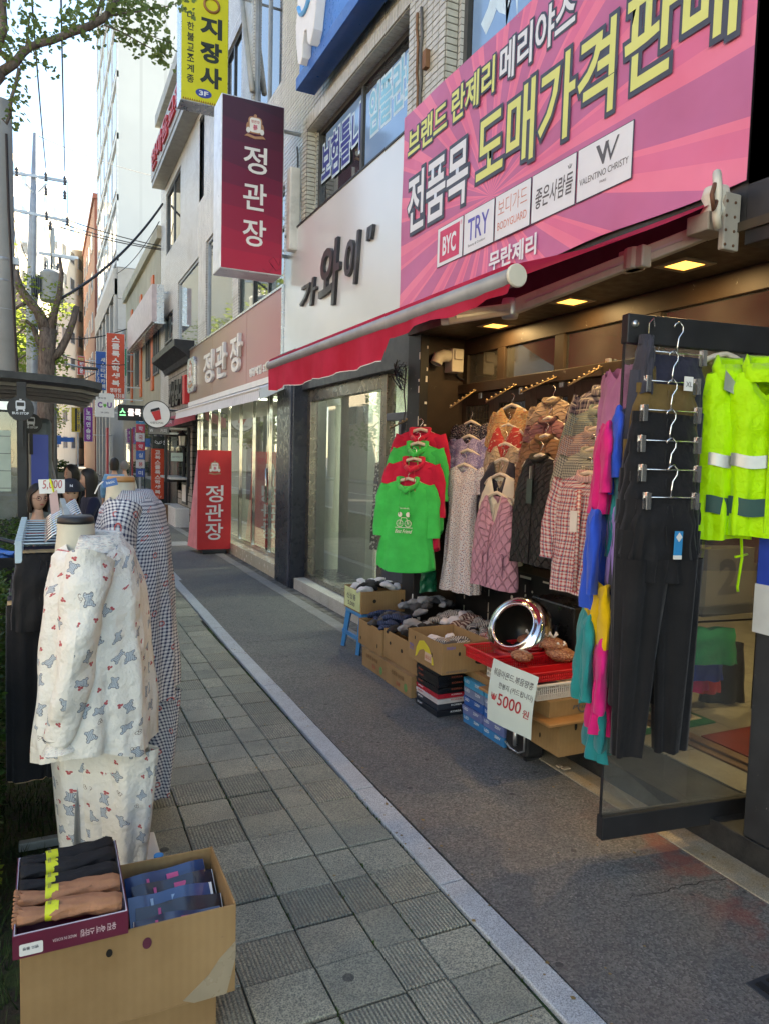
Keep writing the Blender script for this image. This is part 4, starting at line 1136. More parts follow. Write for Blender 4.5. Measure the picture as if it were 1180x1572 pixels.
build('awning_fabric', g, mat('faded red canvas', (.45, .10, .14), .7), ca)
text('사랑드커피', FX(2.415, 17.4), .1, 2.25, 1.4, .10, WPR, ca, .02, lift=.008)
co = thing('cornice_box', 'black moulded cornice box over the cafe lettering', 'cornice', (2.7, 18, 3.8))
g = G(); prof = [(0, 0), (.10, .0), (.16, .10), (.32, .22), (.42, .28), (.42, .42), (0, .42)]
mx = Matrix(((-1, 0, 0, 2.88), (0, 0, 1, 15.95), (0, 1, 0, 3.62), (0, 0, 0, 1)))
g.prism(prof, mx, 3.6); build('moulding', g, BLACK, co)
ln = thing('wall_lantern', 'small black lantern beside the cafe hatch', 'lantern', (2.7, 16.3, 1.9))
q = P(257 + 29, 676, Y=16.2)
q = Vector((2.70, 16.3, 1.90))
g = G(); g.lathe([(.0005, .24), (.02, .2), (.11, .13), (.12, .11), (.02, .11)], MT(q), 6, True); g.lathe([(.02, -.12), (.08, -.12), (.08, -.10), (.0005, -.15)], MT(q), 6); g.box(q.x, q.y - .01, q.z + .12, 2.86, q.y + .01, q.z + .15)
for i in range(6): a = i * PI / 3; g.tube([q + Vector((.08 * cos(a), .08 * sin(a), -.11)), q + Vector((.10 * cos(a), .10 * sin(a), .12))], .006, 4)
build('lantern_cage', g, BLACK, ln)
g = G(); g.lathe([(.07, -.1), (.09, .11)], MT(q), 6); build('lantern_glass', g, mat('frosted lantern glass', (.5, .48, .4), .2), ln)
st_ = thing('stand_sign', 'red standing banner with white korean letters and emblem beside the glass shopfront', 'sign', (2.48, 11.9, 0))
g = G(); SX0, SX1 = 2.215, 2.765
g.box(SX0, 11.9, .07, SX1, 11.93, 1.70); build('front_panel', g, REDP, st_, bev=.004)
g = G(); g.poly([(SX0, 11.93, 1.69), (SX0, 11.93, .08), (SX0 - .06, 12.45, .08)]); g.poly([(SX0, 11.94, 1.69), (SX0 - .06, 12.45, .08), (SX1, 12.45, .08), (SX1, 11.94, 1.69)]); build('rear_panel', g, mat('pink side cloth', (.70, .25, .28), .6), st_)
g = G(); g.box(SX0 + .08, 11.85, .0, SX1 - .08, 12.25, .075); build('base_tank', g, BLACK, st_, bev=.015)
FS = FY(SX0, 11.9, .07)
for ch, z0 in (('정', .78), ('관', .47), ('장', .16)): text(ch, FS, .13, z0, .29, .28, LW, st_, .012, .003, name='letter')
emblem(FY((SX0 + SX1) / 2, 11.9, 1.40), .17, st_)
mt = tag(build('floor_plate', G().box(1.93, 13.0, .001, 2.33, 13.6, .012), mat('grey floor plate', (.30, .30, .31), .5), bev=.003), 'grey plate with faint red print lying on the footpath behind the red stand sign', 'floor plate')
lg = thing('log_stump', 'weathered brown log stump standing beside the cafe', 'stump', (2.43, 17.35, 0))
g = G(); m = M('cut log wood', .8); pv = wpos(m)[1]; mp = m.t.nodes.new('ShaderNodeMapping'); m.t.links.new(pv, mp.inputs[0]); mp.inputs['Scale'].default_value = (30, 30, 2)
m.color(m.mix(m.noise(1.5, 5, vec=mp.outputs[0]).map(.3, .7), (.10, .055, .028), (.26, .15, .08)))
g.lathe([(.0005, 0), (.21, 0), (.20, .2), (.205, .40), (.19, .42), (.0005, .42)], MT((2.45, 17.5, 0)), 16); build('trunk_piece', g, m.m, lg, True)
# ================================================================ buildings further along and across the street
def siding(name, a, b, period, axis='x'):
 m = M(name, .6); (x, y, z), pv = wpos(m)
 q = (x + y) * (1 / period)
 k = m.mix(q.fract().lt(.12), a, tuple(c * .82 for c in a))
 k = m.mix(m.noise(.15, 4, vec=pv).map(.35, .7), k, b)
 m.color(k); return m.m
def block(name, label, x0, y0, x1, y1, h, wm, wins=(), gm=None, z0=0.0, roof=True, wall='wall', gw='X', frame_m=None):
 """a building; wins: (face, u0, u1, nu, z0, z1, nz, fill_u, fill_z)"""
 t = thing(name, label, 'building', ((x0 + x1) / 2, (y0 + y1) / 2, z0))
 g = G(); g.box(x0, y0, z0, x1, y1, h); build(wall, g, wm, t)
 if roof:
  g = G(); g.box(x0 - .12, y0 - .12, h, x1 + .12, y1 + .12, h + .35); build('roof', g, wm, t)
 mesh = {}
 for wi, (face, u0, u1, nu, za, zb, nz, fu, fz) in enumerate(wins):
  du, dz = (u1 - u0) / nu, (zb - za) / nz
  w, hh = du * fu, dz * fz
  g = G()
  if face in 'lr':
   s = -1 if face == 'l' else 1
   g.box(-.05 if s < 0 else 0, -w / 2, -hh / 2, 0 if s < 0 else .05, w / 2, hh / 2)
   gp = G(); gp.box(-.062 if s < 0 else .05, -w / 2 + .07, -hh / 2 + .07, -.05 if s < 0 else .062, -.03, hh / 2 - .07); gp.box(-.062 if s < 0 else .05, .03, -hh / 2 + .07, -.05 if s < 0 else .062, w / 2 - .07, hh / 2 - .07)
  else:
   g.box(-w / 2, -.05, -hh / 2, w / 2, 0, hh / 2)
   gp = G(); gp.box(-w / 2 + .07, -.062, -hh / 2 + .07, -.03, -.05, hh / 2 - .07); gp.box(.03, -.062, -hh / 2 + .07, w / 2 - .07, -.05, hh / 2 - .07)
  me, mp = g.mesh('window', frame_m or WINW), gp.mesh('pane', gm or GLB)
  for i in range(nu):
   for j in range(nz):
    u, z = u0 + du * (i + .5), za + dz * (j + .5)
    p = (x0, u, z) if face == 'l' else (x1, u, z) if face == 'r' else (u, y0, z)
    o = bpy.data.objects.new('window', me); col.objects.link(o); o.parent = t; o.location = Vector(p) - t.location
    q = bpy.data.objects.new('pane', mp); col.objects.link(q); q.parent = o
 return t
TWR = siding('white ribbed tower siding', (.56, .57, .57), (.46, .47, .48), 1.2)
tower = block('tower', 'tall white ribbed tower block behind the tiled building', 3.4, 40, 17, 55.8, 30, TWR,
    [('l', 40.3, 55.5, 5, 11.5, 29.5, 6, .72, .62)], roof=True, frame_m=mat('pinkish window surround', (.50, .42, .38), .6))
g = G()
for k_ in range(7): g.box(3.28, 40, 11.3 + k_ * 3, 3.40, 55.8, 11.6 + k_ * 3)
for k_ in range(6): g.box(3.31, 40.0 + k_ * 3.04, 11, 3.40, 40.25 + k_ * 3.04, 30)
build('facade_rib', g, mat('pale grey facade rib', (.55, .56, .57), .6), tower, kind='stuff')
g = G(); g.box(3.33, 39.94, 0, 17.05, 55.9, 11.0); build('podium', g, mat('grey podium joint', (.20, .19, .18), .8), tower)
PG = mat('beige granite panel', (.36, .33, .30), .55, scale=2, var=.10)
for i in range(6):
 for j in range(7):
  g = G(); g.box(3.34 + i * 1.3, 39.90, .05 + j * 1.56, 3.34 + (i + 1) * 1.3 - .03, 39.94, .02 + (j + 1) * 1.56); build('granite_panel', g, PG, tower)
g = G()
for i in range(6): g.box(3.2, 40 + i * 2.9, 0, 3.33, 40.8 + i * 2.9, 10.4)
g.box(3.15, 40, 9.6, 3.33, 55.8, 10.9); g.box(3.18, 40, 4.0, 3.33, 55.8, 4.9)
build('podium_pillar', g, PG, tower, kind='stuff')
text('메디컬센터', FX(3.18, 52), 0, 6.6, 8.5, 1.2, GRYP, tower, .04, .1, name='letter')
for i in range(5):
 g = G(); g.box(3.24, 40.9 + i * 2.9, 5.0, 3.3, 42.8 + i * 2.9, 6.3); build('window', g, GLB, tower)
BRK = siding('red brown brick block', (.22, .07, .05), (.17, .06, .045), .6)
block('brown_building', 'narrow red brown brick block left of the white tower', 3.3, 58.5, 14, 76, 20, BRK, [('l', 59.5, 75, 4, 4, 19, 5, .45, .45)])
APM = siding('sunlit cream apartment wall', (.62, .56, .45), (.56, .50, .40), 2.6)
ap = thing('apartment_block', 'long sunlit cream apartment block beyond the utility poles', 'building', (-3.6, 70, 0))
A, B = Vector((-3.9, 66, 0)), Vector((6.6, 100, 0)); d = (B - A); L_ = d.length; d.normalize()
mx = Matrix(((d.x, -d.y, 0, A.x), (d.y, d.x, 0, A.y), (0, 0, 1, 0), (0, 0, 0, 1)))
g = G(); g.box(0, 0, 0, L_, 11, 26.5, mx); g.box(6, 2, 26.5, 10, 6, 29, mx); g.box(22, 2, 26.5, 26, 6, 29, mx); build('wall', g, APM, ap)
g = G(); g.box(-.05, -.05, -.6, .05, .0, .6); wme = (G().box(-.75, -.05, -.65, .75, 0, .65)).mesh('window', WINW); pme = (G().box(-.66, -.065, -.57, .66, -.05, .57)).mesh('pane', GLB)
for i in range(12):
 for j in range(9):
  o = bpy.data.objects.new('window', wme); col.objects.link(o); o.parent = ap
  o.matrix_local = MT(-ap.location) @ mx @ MT((1.7 + i * (L_ - 3.4) / 11, 0, 2.4 + j * 2.85))
  q = bpy.data.objects.new('pane', pme); col.objects.link(q); q.parent = o
block('cream_building', 'sunlit beige block with small dark windows between the trees and the brown building', 4.1, 88, 13, 98, 24, mat('sunlit beige render', (.60, .53, .42), .8, scale=.5), [('f', 4.3, 12.8, 7, 2, 23, 8, .45, .5)], gm=GLD)
block('cream_building', 'second sunlit beige block far down the street behind the green trees', -9, 112, 3.4, 124, 27, mat('sunlit pale render', (.62, .57, .48), .8, scale=.5), [('f', -8.6, 3.0, 8, 2, 26, 9, .5, .5)], gm=GLD)
BEI = mat('beige render', (.42, .38, .28), .8, scale=1.5, dirt=.3)
sb2 = block('beige_building', 'low beige building with orange painted stripes past the cafe', 2.95, 21.62, 12, 31.5, 7.6, BEI)
ORG = mat('orange paint', (.60, .12, .03), .5)
for a in (22.9, 25.9, 28.8):
 g = G(); g.box(2.90, a, 3.5, 2.95, a + .45, 6.9); build('orange_stripe', g, ORG, sb2)
for a in (21.8, 23.6, 26.6, 29.4): window(a, a + 1.0, 3.9, 6.2, 2, sb2, x=2.93)
g = G(); g.box(2.86, 21.62, .0, 2.95, 31.5, 3.0); build('dark_shopfront', g, DARKFR, sb2)
for a in (22.2, 24.2, 26.4, 28.6):
 g = G(); g.box(2.82, a, .3, 2.86, a + 1.7, 2.5); build('shop_glass', g, GLB, sb2)
block('grey_shop_building', 'grey low building with striped signs before the white tower', 2.98, 31.6, 12, 39.8, 6.2, mat('grey render', (.30, .30, .29), .8), [('l', 32, 39.5, 4, 3.4, 5.6, 1, .7, .8)])
def signbox(name, label, x0, x1, z0, z1, y, face_m, d=.15, case=ALU, arm=True):
 t = thing(name, label, 'sign', ((x0 + x1) / 2, y, z0))
 g = G(); g.box(x0 + .01, y - .006, z0 + .01, x1 - .01, y, z1 - .01); build('sign_face', g, face_m, t)
 g = G(); g.box(x0, y, z0, x1, y + d, z1); build('sign_case', g, case, t)
 if arm:
  g = G()
  for zz in (z0 + (z1 - z0) * .2, z0 + (z1 - z0) * .8): g.box(x1, y + .04, zz - .02, 2.94, y + .09, zz + .02)
  build('sign_arm', g, STEEL, t)
 return t, FY(x0, y - .006, z0)
def vtext(s, F, x, w, z0, z1, m, parent, bold=.035):
 n = len(s); h = (z1 - z0) / n
 for i, c in enumerate(s):
  if c != ' ': text(c, F, x, z1 - (i + 1) * h + h * .09, w, h * .82, m, parent, bold, lift=.003, name='letter')
ORR = mat('vermilion sign print', (.55, .07, .03), .4)
t, F = signbox('school_uniform_sign', 'tall vermilion hanging sign with white letters and a phone number', 1.82, 2.40, 3.36, 5.55, 26, ORR)
vtext('스쿨룩스학생복', F, .17, .25, .42, 2.12, LW, t)
text('명장점', F, .12, .24, .34, .14, LW, t, .03); text('531-1318', F, .02, .06, .54, .14, LW, t, .03)
t, F = signbox('store_sign', 'white convenience store sign with purple and green letters', 1.44, 2.03, 2.74, 3.50, 25.5, WHITE)
PUR = mat('purple print', (.16, .03, .28), .4); GRN = mat('green print', (.10, .42, .06), .4)
text('C', F, .08, .30, .14, .18, PUR, t, .04); text('U', F, .37, .30, .14, .18, PUR, t, .04)
g = G(); g.prism([(.245, .38), (.30, .30), (.355, .38), (.335, .44), (.30, .41), (.265, .44)], F, .004); build('green_leaf', g, GRN, t)
text('24h OPEN', F, .17, .12, .25, .05, GRYP, t, .01); text('편의점', F, .08, .58, .25, .06, GRYP, t, .01)
t, F = signbox('study_cafe_sign', 'blue vertical hanging sign behind the vermilion one', 1.72, 2.10, 3.95, 5.42, 30, mat('royal blue sign', (.02, .10, .40), .4))
vtext('새스타디카페', F, .18, .16, .05, 1.25, LW, t); vtext('2F203', F, .05, .08, .1, .8, LW, t, .01)
t, F = signbox('singing_room_sign', 'purple vertical sign with white letters down the street', 1.64, 2.04, 2.05, 3.72, 38, mat('magenta purple sign', (.24, .03, .26), .4))
vtext('노래연습장', F, .10, .2, .08, 1.58, LW, t)
t, F = signbox('yellow_street_sign', 'yellow and black vertical sign far down the street', 1.10, 1.50, 2.5, 3.7, 38.5, mat('yellow sign', (.55, .38, .03), .4), arm=False)
g = G(); g.box(.16, .05, .002, .26, 1.15, .004, F); build('black_band', g, BLACK, t); g = G(); g.box(1.36, 38.55, 0, 1.42, 38.6, 2.5); build('post', g, STEEL, t)
vtext('당구장', F, .27, .11, .1, 1.1, GRYP, t)
t, F = signbox('red_street_sign', 'small red and yellow sign high beside the brown building', 1.61, 2.02, 5.9, 6.95, 45, mat('bright red sign', (.6, .05, .03), .4))
text('맛있', F, .05, .80, .3, .16, YEL, t, .03); vtext('행운', F, .12, .2, .06, .74, LW, t)
t, F = signbox('green_street_sign', 'green sign panel partly behind the vermilion sign', 2.28, 2.7, 4.4, 5.4, 28.5, mat('green sign', (.02, .28, .16), .4)); vtext('약국', F, .1, .2, .1, .9, LW, t)
for k_, (cc, lb) in enumerate((((.55, .05, .06), 'red'), ((.62, .62, .60), 'white'), ((.35, .50, .40), 'pale green'), ((.05, .12, .40), 'dark blue'))):
 t = thing('upright_signboard', lb + ' upright panel standing at the far shopfronts below the store sign', 'panel', (2.4, 33 + k_, 0))
 g = G(); g.box(2.30 + k_ * .12, 32.5 + k_ * 1.6, .1, 2.36 + k_ * .12, 33.3 + k_ * 1.6, 2.6); build('panel_sheet', g, mat(lb + ' panel', cc, .5), t); g = G(); g.box(2.29 + k_ * .12, 32.5 + k_ * 1.6, 0, 2.40 + k_ * .12, 33.3 + k_ * 1.6, .1); build('panel_foot', g, DARKFR, t)
t = thing('stacked_street_signs', 'column of small blue red and white signs beside the low beige building', 'sign', (2.6, 22.4, 0))
for k_ in range(7):
 cc = [(.05, .10, .35), (.6, .6, .58), (.05, .15, .45), (.55, .05, .08), (.6, .6, .6), (.5, .06, .1), (.04, .25, .45)][k_]
 g = G(); g.box(2.38, 22.38, .9 + k_ * .26, 2.62, 22.42, 1.14 + k_ * .26); build('sign_plate', g, mat('small sign %s' % 'abcdefg'[k_], cc, .5), t)
 text('미용실약국학원'[k_], FY(2.38, 22.38, .9 + k_ * .26), .07, .05, .12, .13, WPR if k_ not in (1, 4) else REDPR, t, .02)
g = G(); g.box(2.48, 22.42, 0, 2.52, 22.46, 2.8); build('post', g, STEEL, t)
fs = thing('blank_fascia_sign', 'large faded pinkish blank sign box projecting over the low beige building', 'sign', (2.5, 23, 5.5))
g = G(); g.box(2.50, 19.9, 5.02, 2.62, 26.2, 5.98); build('sign_face', g, mat('faded pinkish panel', (.58, .50, .50), .5, dirt=.1), fs)
g = G(); g.box(2.56, 19.85, 4.98, 2.80, 26.25, 5.02); g.box(2.62, 19.87, 5.02, 2.80, 19.95, 5.98)
for yy in (20.5, 22.5, 24.5): g.box(2.62, yy, 5.9, 2.95, yy + .05, 5.95); g.box(2.62, yy, 5.1, 2.95, yy + .05, 5.15)
build('sign_case', g, ALU, fs)
f3s = thing('rooftop_fascia_sign', 'slim projecting white sign with red raised letters high on the tiled building', 'sign', (2.5, 17.5, 8.9))
g = G(); g.box(2.62, 15.6, 8.72, 2.94, 20.9, 8.86); g.box(2.60, 15.6, 8.86, 2.68, 20.9, 9.6); build('sign_case', g, mat('dull white metal', (.30, .30, .29), .5, dirt=.3), f3s)
text('한마음교회', FX(2.60, 20.6), .1, 8.95, 4.6, .5, REDPR, f3s, .01, .05, name='letter')
t, F = signbox('led_sign', 'black led text sign with white and green letters beside the round cup sign', 1.42, 2.00, 2.32, 2.66, 16.9, BLACK, .1, BLACK)
text('스', F, .03, .10, .13, .16, emit('green led', (.25, 1, .45), .25), t, .03); text('쿨룩', F, .20, .10, .28, .16, emit('white led', (1, .9, .95), .25), t, .02)
cs = thing('round_cup_sign', 'round white hanging sign with a tilted red paper cup', 'sign', (2.05, 15.6, 2.42))
g = G(); g.lathe([(.0005, .0), (.26, 0), (.27, .02), (.27, .10), (.0005, .10)], frame((2.06, 15.7, 2.42), (1, 0, 0)), 32); build('sign_disc', g, WHITE, cs)
g = G(); g.lathe([(.268, .0), (.285, 0), (.285, .104), (.268, .104)], frame((2.06, 15.7, 2.42), (1, 0, 0)), 32); build('sign_rim', g, BLACK, cs)
FC2 = FY(2.06, 15.598, 2.42) @ MR(R(18), 4, 'Z')
g = G(); g.prism([(-.09, .07), (-.06, -.12), (.06, -.12), (.09, .07)], FC2, .005); build('red_cup', g, REDP, cs)
g = G(); g.prism([(-.10, .075), (.10, .075), (.085, .125), (-.085, .125)], FC2, .006); build('cup_lid', g, BLACK, cs)
text('사랑드커피', FY(2.06, 15.598, 2.42), -.13, -.20, .26, .05, GRYP, cs, .01)
g = G(); g.box(2.3, 15.65, 2.50, 2.95, 15.68, 2.53); g.box(2.3, 15.65, 2.32, 2.95, 15.68, 2.35); build('sign_arm', g, BLACK, cs)
t, F = signbox('small_grey_sign', 'small grey hanging plate under the round cup sign', 1.98, 2.42, 2.02, 2.20, 16.3, mat('grey plate', (.20, .21, .21), .5), .05, BLACK); text('커피', F, .25, .05, .13, .08, WPR, t, .01); text('W', F, .03, .05, .07, .07, WPR, t, .01)
t, F = signbox('phone_shop_sign', 'black hanging sign with a white butterfly and the letters SK', 2.17, 2.58, 1.72, 2.00, 17.1, mat('black green sign', (.01, .022, .024), .3), .10, BLACK)
text('SK', F, .24, .09, .14, .10, WPR, t, .04)
g = G()
for s_ in (-1, 1): g.tube([F @ Vector((.13 + s_ * q[0], .14 + q[1], .004)) for q in ((.0, -.03), (.03, .02), (.07, .04), (.075, .0), (.04, -.02), (.0, -.03))], .006, 5)
build('butterfly_mark', g, WPR, t)
t, F = signbox('school_uniform_banner', 'vermilion upright board with white letters next to the log stump', 2.46, 2.78, .42, 1.74, 19.6, ORR, .05, ORR, False)
vtext('교복스쿨룩스학생복', F, .09, .14, .12, 1.28, LW, t); text('명장점 2F', F, .06, .03, .2, .06, LW, t)
g = G(); g.box(2.46, 19.65, 0, 2.78, 19.7, .42); build('board_leg', g, BLACK, t)
hw = thing('open_hatch_window', 'open black framed hatch window swung out beside the log stump', 'window', (2.5, 16.8, 1.1))
g = G()
for a in ((2.40, .98, 2.46, 2.08), (2.78, .98, 2.84, 2.08), (2.46, .98, 2.78, 1.05), (2.46, 2.0, 2.78, 2.08)): g.box(a[0], 16.78, a[1], a[2], 16.84, a[3])
build('window_frame', g, BLACK, hw)
g = G(); g.box(2.46, 16.80, 1.05, 2.78, 16.81, 2.0); build('pane', g, GLASS, hw)
g = G(); g.box(2.53, 16.77, 1.45, 2.79, 16.775, 1.64); build('notice', g, mat('pale green notice', (.5, .62, .55), .5), hw)
text('포장 주문하는곳', FY(2.53, 16.77, 1.45), .03, .07, .20, .05, GRYP, hw, .01)
for k_ in range(2):
 g = G(); g.lathe([(.0005, 0), (.10, 0), (.15, .5), (.13, .5), (.11, .42), (.0005, .42)], MT((2.62, 20.4 + k_ * .5, 0)), 4)
 tag(build('white_planter', g, WHITEP), ['white square planter nearer the vermilion board', 'white square planter further from the vermilion board'][k_], 'planter')
block('brick_building', 'red brown brick building across the road', -26, 2, -15, 17, 12, siding('brick opposite', (.26, .09, .06), (.20, .08, .06), .25), [('r', 3, 16, 5, 3.5, 11.5, 3, .55, .6)])
block('white_building', 'pale sunlit building across the road', -26, 17.5, -15, 33, 9, mat('pale opposite wall', (.58, .55, .48), .8), [('r', 18, 32.5, 6, 3.4, 8.6, 2, .6, .55)])
block('grey_building', 'tall pale block across the road behind the camera', -27, -22, -16, 1, 15, mat('grey opposite wall', (.45, .43, .40), .8), [('r', -21, 0, 8, 3.5, 14, 4, .6, .55)])
block('beige_block', 'beige block across the road further down', -26, 34, -15, 56, 14, mat('beige opposite wall', (.5, .45, .36), .8), [('r', 35, 55, 7, 3.5, 13.5, 4, .6, .55)])
# ================================================================ trees
BARK = M('grey brown bark', .9); pv = wpos(BARK)[1]; mp = BARK.t.nodes.new('ShaderNodeMapping'); BARK.t.links.new(pv, mp.inputs[0]); mp.inputs['Scale'].default_value = (14, 14, 3)
nb_ = BARK.noise(2, 6, vec=mp.outputs[0], rough=.7); BARK.color(BARK.mix(nb_.map(.35, .65), (.07, .055, .045), (.22, .18, .15))).bump(nb_, .8, .02); BARK = BARK.m
def leaf_mat(name, a, b, tr=.35):
 m = M(name, .55, spec=.3)
 n = m.noise(30, 2); nd = m.noise(3, 2)
 m.color(m.mix((n * .5 + nd * .5).map(.35, .65), a, b))
 t = m.t; p = m.b
 tl = t.nodes.new('ShaderNodeBsdfTranslucent'); tl.inputs[0].default_value = c4(tuple(min(1, q * 1.5) for q in b))
 mxs = t.nodes.new('ShaderNodeMixShader'); mxs.inputs[0].default_value = tr
 out = t.nodes['Material Output']
 t.links.new(p.outputs[0], mxs.inputs[1]); t.links.new(tl.outputs[0], mxs.inputs[2]); t.links.new(mxs.outputs[0], out.inputs[0])
 return m.m
LEAF_G = leaf_mat('young ginkgo leaf', (.09, .14, .035), (.20, .27, .09))
LEAF_Y = leaf_mat('fresh yellow green leaf', (.10, .17, .02), (.24, .30, .05), .45)
LEAF_H = leaf_mat('hedge leaf', (.018, .05, .008), (.06, .12, .02), .2)
def leaves(g, c, n, rad, size, flat=1.0, fan=False):
 for _ in range(n):
  while True:
   p = Vector((ru(-1, 1), ru(-1, 1), ru(-1, 1)))
   if p.length < 1: break
  p = Vector(c) + Vector((p.x * rad, p.y * rad, p.z * rad * flat))
  leaf(g, p, size * ru(.6, 1.3), fan)
def leaf(g, p, s, fan=False):
 a, b = ru(0, 2 * PI), ru(-1.2, 1.2)
 u = Vector((cos(a), sin(a), ru(-.6, .6))).normalized(); w = u.cross(Vector((sin(b), .3, cos(b)))).normalized(); k = u.cross(w)
 if fan:
  pts = [p, p + u * s * .5 - w * s * .5, p + u * s * .85 - w * s * .28 + k * s * .1, p + u * s * .72, p + u * s * .85 + w * s * .28 + k * s * .1, p + u * s * .5 + w * s * .5]
 else:
  pts = [p, p + u * s * .5 - w * s * .3 + k * s * .06, p + u * s, p + u * s * .5 + w * s * .3 + k * s * .06]
 n = len(g.v); g.v += [tuple(q) for q in pts]; g.face(range(n, n + len(pts)))
def tree(label, x, y, h, cr, cz, lm, n=1800, ls=.16, name='street_tree', tr=.16, group=None, clumps=26, seed=1):
 t = thing(name, label, 'tree', (x, y, -.1), 0, group)
 r_ = random.Random(seed)
 g = G(); top = Vector((x + r_.uniform(-.3, .3), y + r_.uniform(-.3, .3), h * .86))
 pts = [Vector((x, y, -.1)) * (1 - q) + top * q + Vector((sin(q * 5 + seed) * .1, 0, 0)) for q in [i / 7 for i in range(8)]]
 g.tube(pts, [tr * (1.15 - .95 * i / 7) for i in range(8)], 8)
 cs_ = []
 for k_ in range(clumps):
  z = cz + r_.uniform(-1, 1) * (h - cz) * .95; a = r_.uniform(0, 2 * PI); q = max(.15, 1 - ((z - cz) / (h - cz)) ** 2) ** .5
  rr = cr * q * r_.uniform(.35, 1.0); c = Vector((x + rr * cos(a), y + rr * sin(a), z)); cs_.append(c)
  f = min(.92, max(.35, (z - .8) / top.z * .85)); s_ = pts[0] * (1 - f) + top * f
  g.tube([s_, (s_ + c) / 2 + Vector((0, 0, .15 * cr)), c], [tr * .35, tr * .2, tr * .06], 5)
 build('trunk', g, BARK, t, True)
 gl_ = G()
 for c in cs_: leaves(gl_, c, n // clumps, cr * r_.uniform(.2, .38), ls, .75)
 build('crown', gl_, lm, t, kind='stuff')
 return t
far = [(-1.6, 84, 8), (.9, 92, 9), (-5.5, 80, 9), (-3.2, 97, 10), (-9, 88, 10), (2.5, 104, 9)]
labs = ['sunlit yellow green tree left of the far street end', 'sunlit green tree under the yellow sign far away', 'sunlit tree far off above the seated women', 'tall sunlit tree furthest down the street', 'sunlit tree at the left edge of the far street', 'sunlit tree in front of the cream block']
for i, (x, y, h) in enumerate(far): tree(labs[i], x, y, h, 3.4, h * .6, LEAF_Y, 2600, .34, group='sunlit trees far down the street', seed=i + 3)
near = [(-1.35, 27, 8.4, 2.0), (-3.6, 20, 8.5, 2.2), (-2.3, 38, 8.5, 2.6), (-.9, 52, 7.5, 2.2)]
labs = ['green street tree behind the second utility pole', 'leafy street tree at the left edge behind the bus shelter', 'street tree further down past the bus shelter', 'street tree standing far behind the pollarded tree']
for i, (x, y, h, cr) in enumerate(near): tree(labs[i], x, y, h, cr, h * .62, LEAF_Y if i != 1 else LEAF_G, 3400, .17, group='street trees along the left kerb', seed=i + 11)
for i, (x, y) in enumerate([(-13.6, 4.5), (-13.6, 12.5), (-13.6, 21)]): tree(['yellow green tree across the road nearest the camera', 'yellow green tree across the road before the brick building', 'yellow green tree across the road by the pale building'][i], x, y, 6.5, 2.1, 4.4, LEAF_Y, 1500, .28, group='trees across the road', seed=i + 21)
pt = thing('pollarded_tree', 'pollarded tree with thick cut limbs above the bus shelter roof', 'tree', (.0, 15, -.1))
g = G()
def lim(pix, rs, Y, n=8):
 g.tube([P(a, b, Y=Y) for a, b in pix], rs, n)
q0 = P(72, 700, Y=15)
g.tube([Vector((q0.x, 15, -.1)), Vector((q0.x - .03, 15, 1.4)), P(71, 600, Y=15), P(72, 545, Y=15), P(75, 505, Y=15)], [.19, .155, .15, .15, .16], 10)
lim([(74, 512), (60, 480), (45, 462), (30, 440), (24, 415)], [.13, .09, .08, .07, .05], 15)
lim([(76, 510), (84, 480), (92, 450), (95, 420), (92, 395)], [.11, .06, .05, .04, .025], 15)
lim([(78, 550), (92, 540), (105, 515), (113, 492), (118, 470)], [.09, .075, .065, .06, .055], 15)
lim([(68, 545), (58, 520), (50, 500), (40, 492)], [.07, .05, .04, .03], 15)
lim([(45, 462), (30, 470), (15, 480)], [.04, .03, .015], 15)
build('trunk', g, BARK, pt, True)
gl_ = G()
for a, b, n in [(62, 470, 60), (50, 510, 90), (35, 440, 60), (58, 535, 80), (90, 455, 40), (80, 480, 50), (28, 420, 40), (45, 488, 80), (70, 440, 40), (88, 500, 40)]:
 leaves(gl_, P(a, b, Y=15), n, .26, .075, 1)
build('foliage', gl_, LEAF_Y, pt, kind='stuff')
gk_ = thing('ginkgo_tree', 'ginkgo with a thick limb of young fan leaves reaching in from the upper left', 'tree', (-1.55, 6.5, -.1))
g = G(); YB = 6.6
g.tube([Vector((-1.55, 6.5, -.1)), Vector((-1.5, 6.5, 2.0)), Vector((-1.3, 6.55, 3.6)), P(-60, 170, Y=YB), P(0, 112, Y=YB)], [.17, .15, .12, .09, .052], 10)
branches = [([(0, 112), (22, 98), (36, 80), (50, 70), (80, 62), (110, 50), (138, 40), (160, 28), (172, 12), (188, -12)], [.052, .046, .043, .036, .038, .038, .042, .040, .034, .03]),
   ([(22, 98), (6, 85), (-6, 72)], [.03, .028, .028]), ([(-6, 78), (6, 45), (4, 10), (8, -20)], [.05, .045, .04, .036]),
   ([(165, 24), (195, 20), (225, 16), (255, 10), (275, 5)], [.014, .011, .008, .006, .003]),
   ([(160, 38), (185, 48), (210, 62), (235, 76), (255, 84)], [.012, .009, .007, .005, .003]),
   ([(185, 42), (215, 48), (240, 58), (268, 68)], [.009, .006, .005, .003]), ([(178, 5), (205, 2), (230, -6)], [.014, .01, .006]), ([(140, 38), (150, 20), (158, -6)], [.02, .018, .014]),
   ([(40, 78), (44, 45), (46, 20)], [.014, .011, .007]), ([(30, 105), (26, 125), (18, 150), (16, 175)], [.02, .02, .018, .016]), ([(16, 175), (10, 190), (4, 182)], [.02, .016, .01]), ([(50, 74), (60, 95), (75, 105)], [.008, .005, .003])]
gl_ = G()
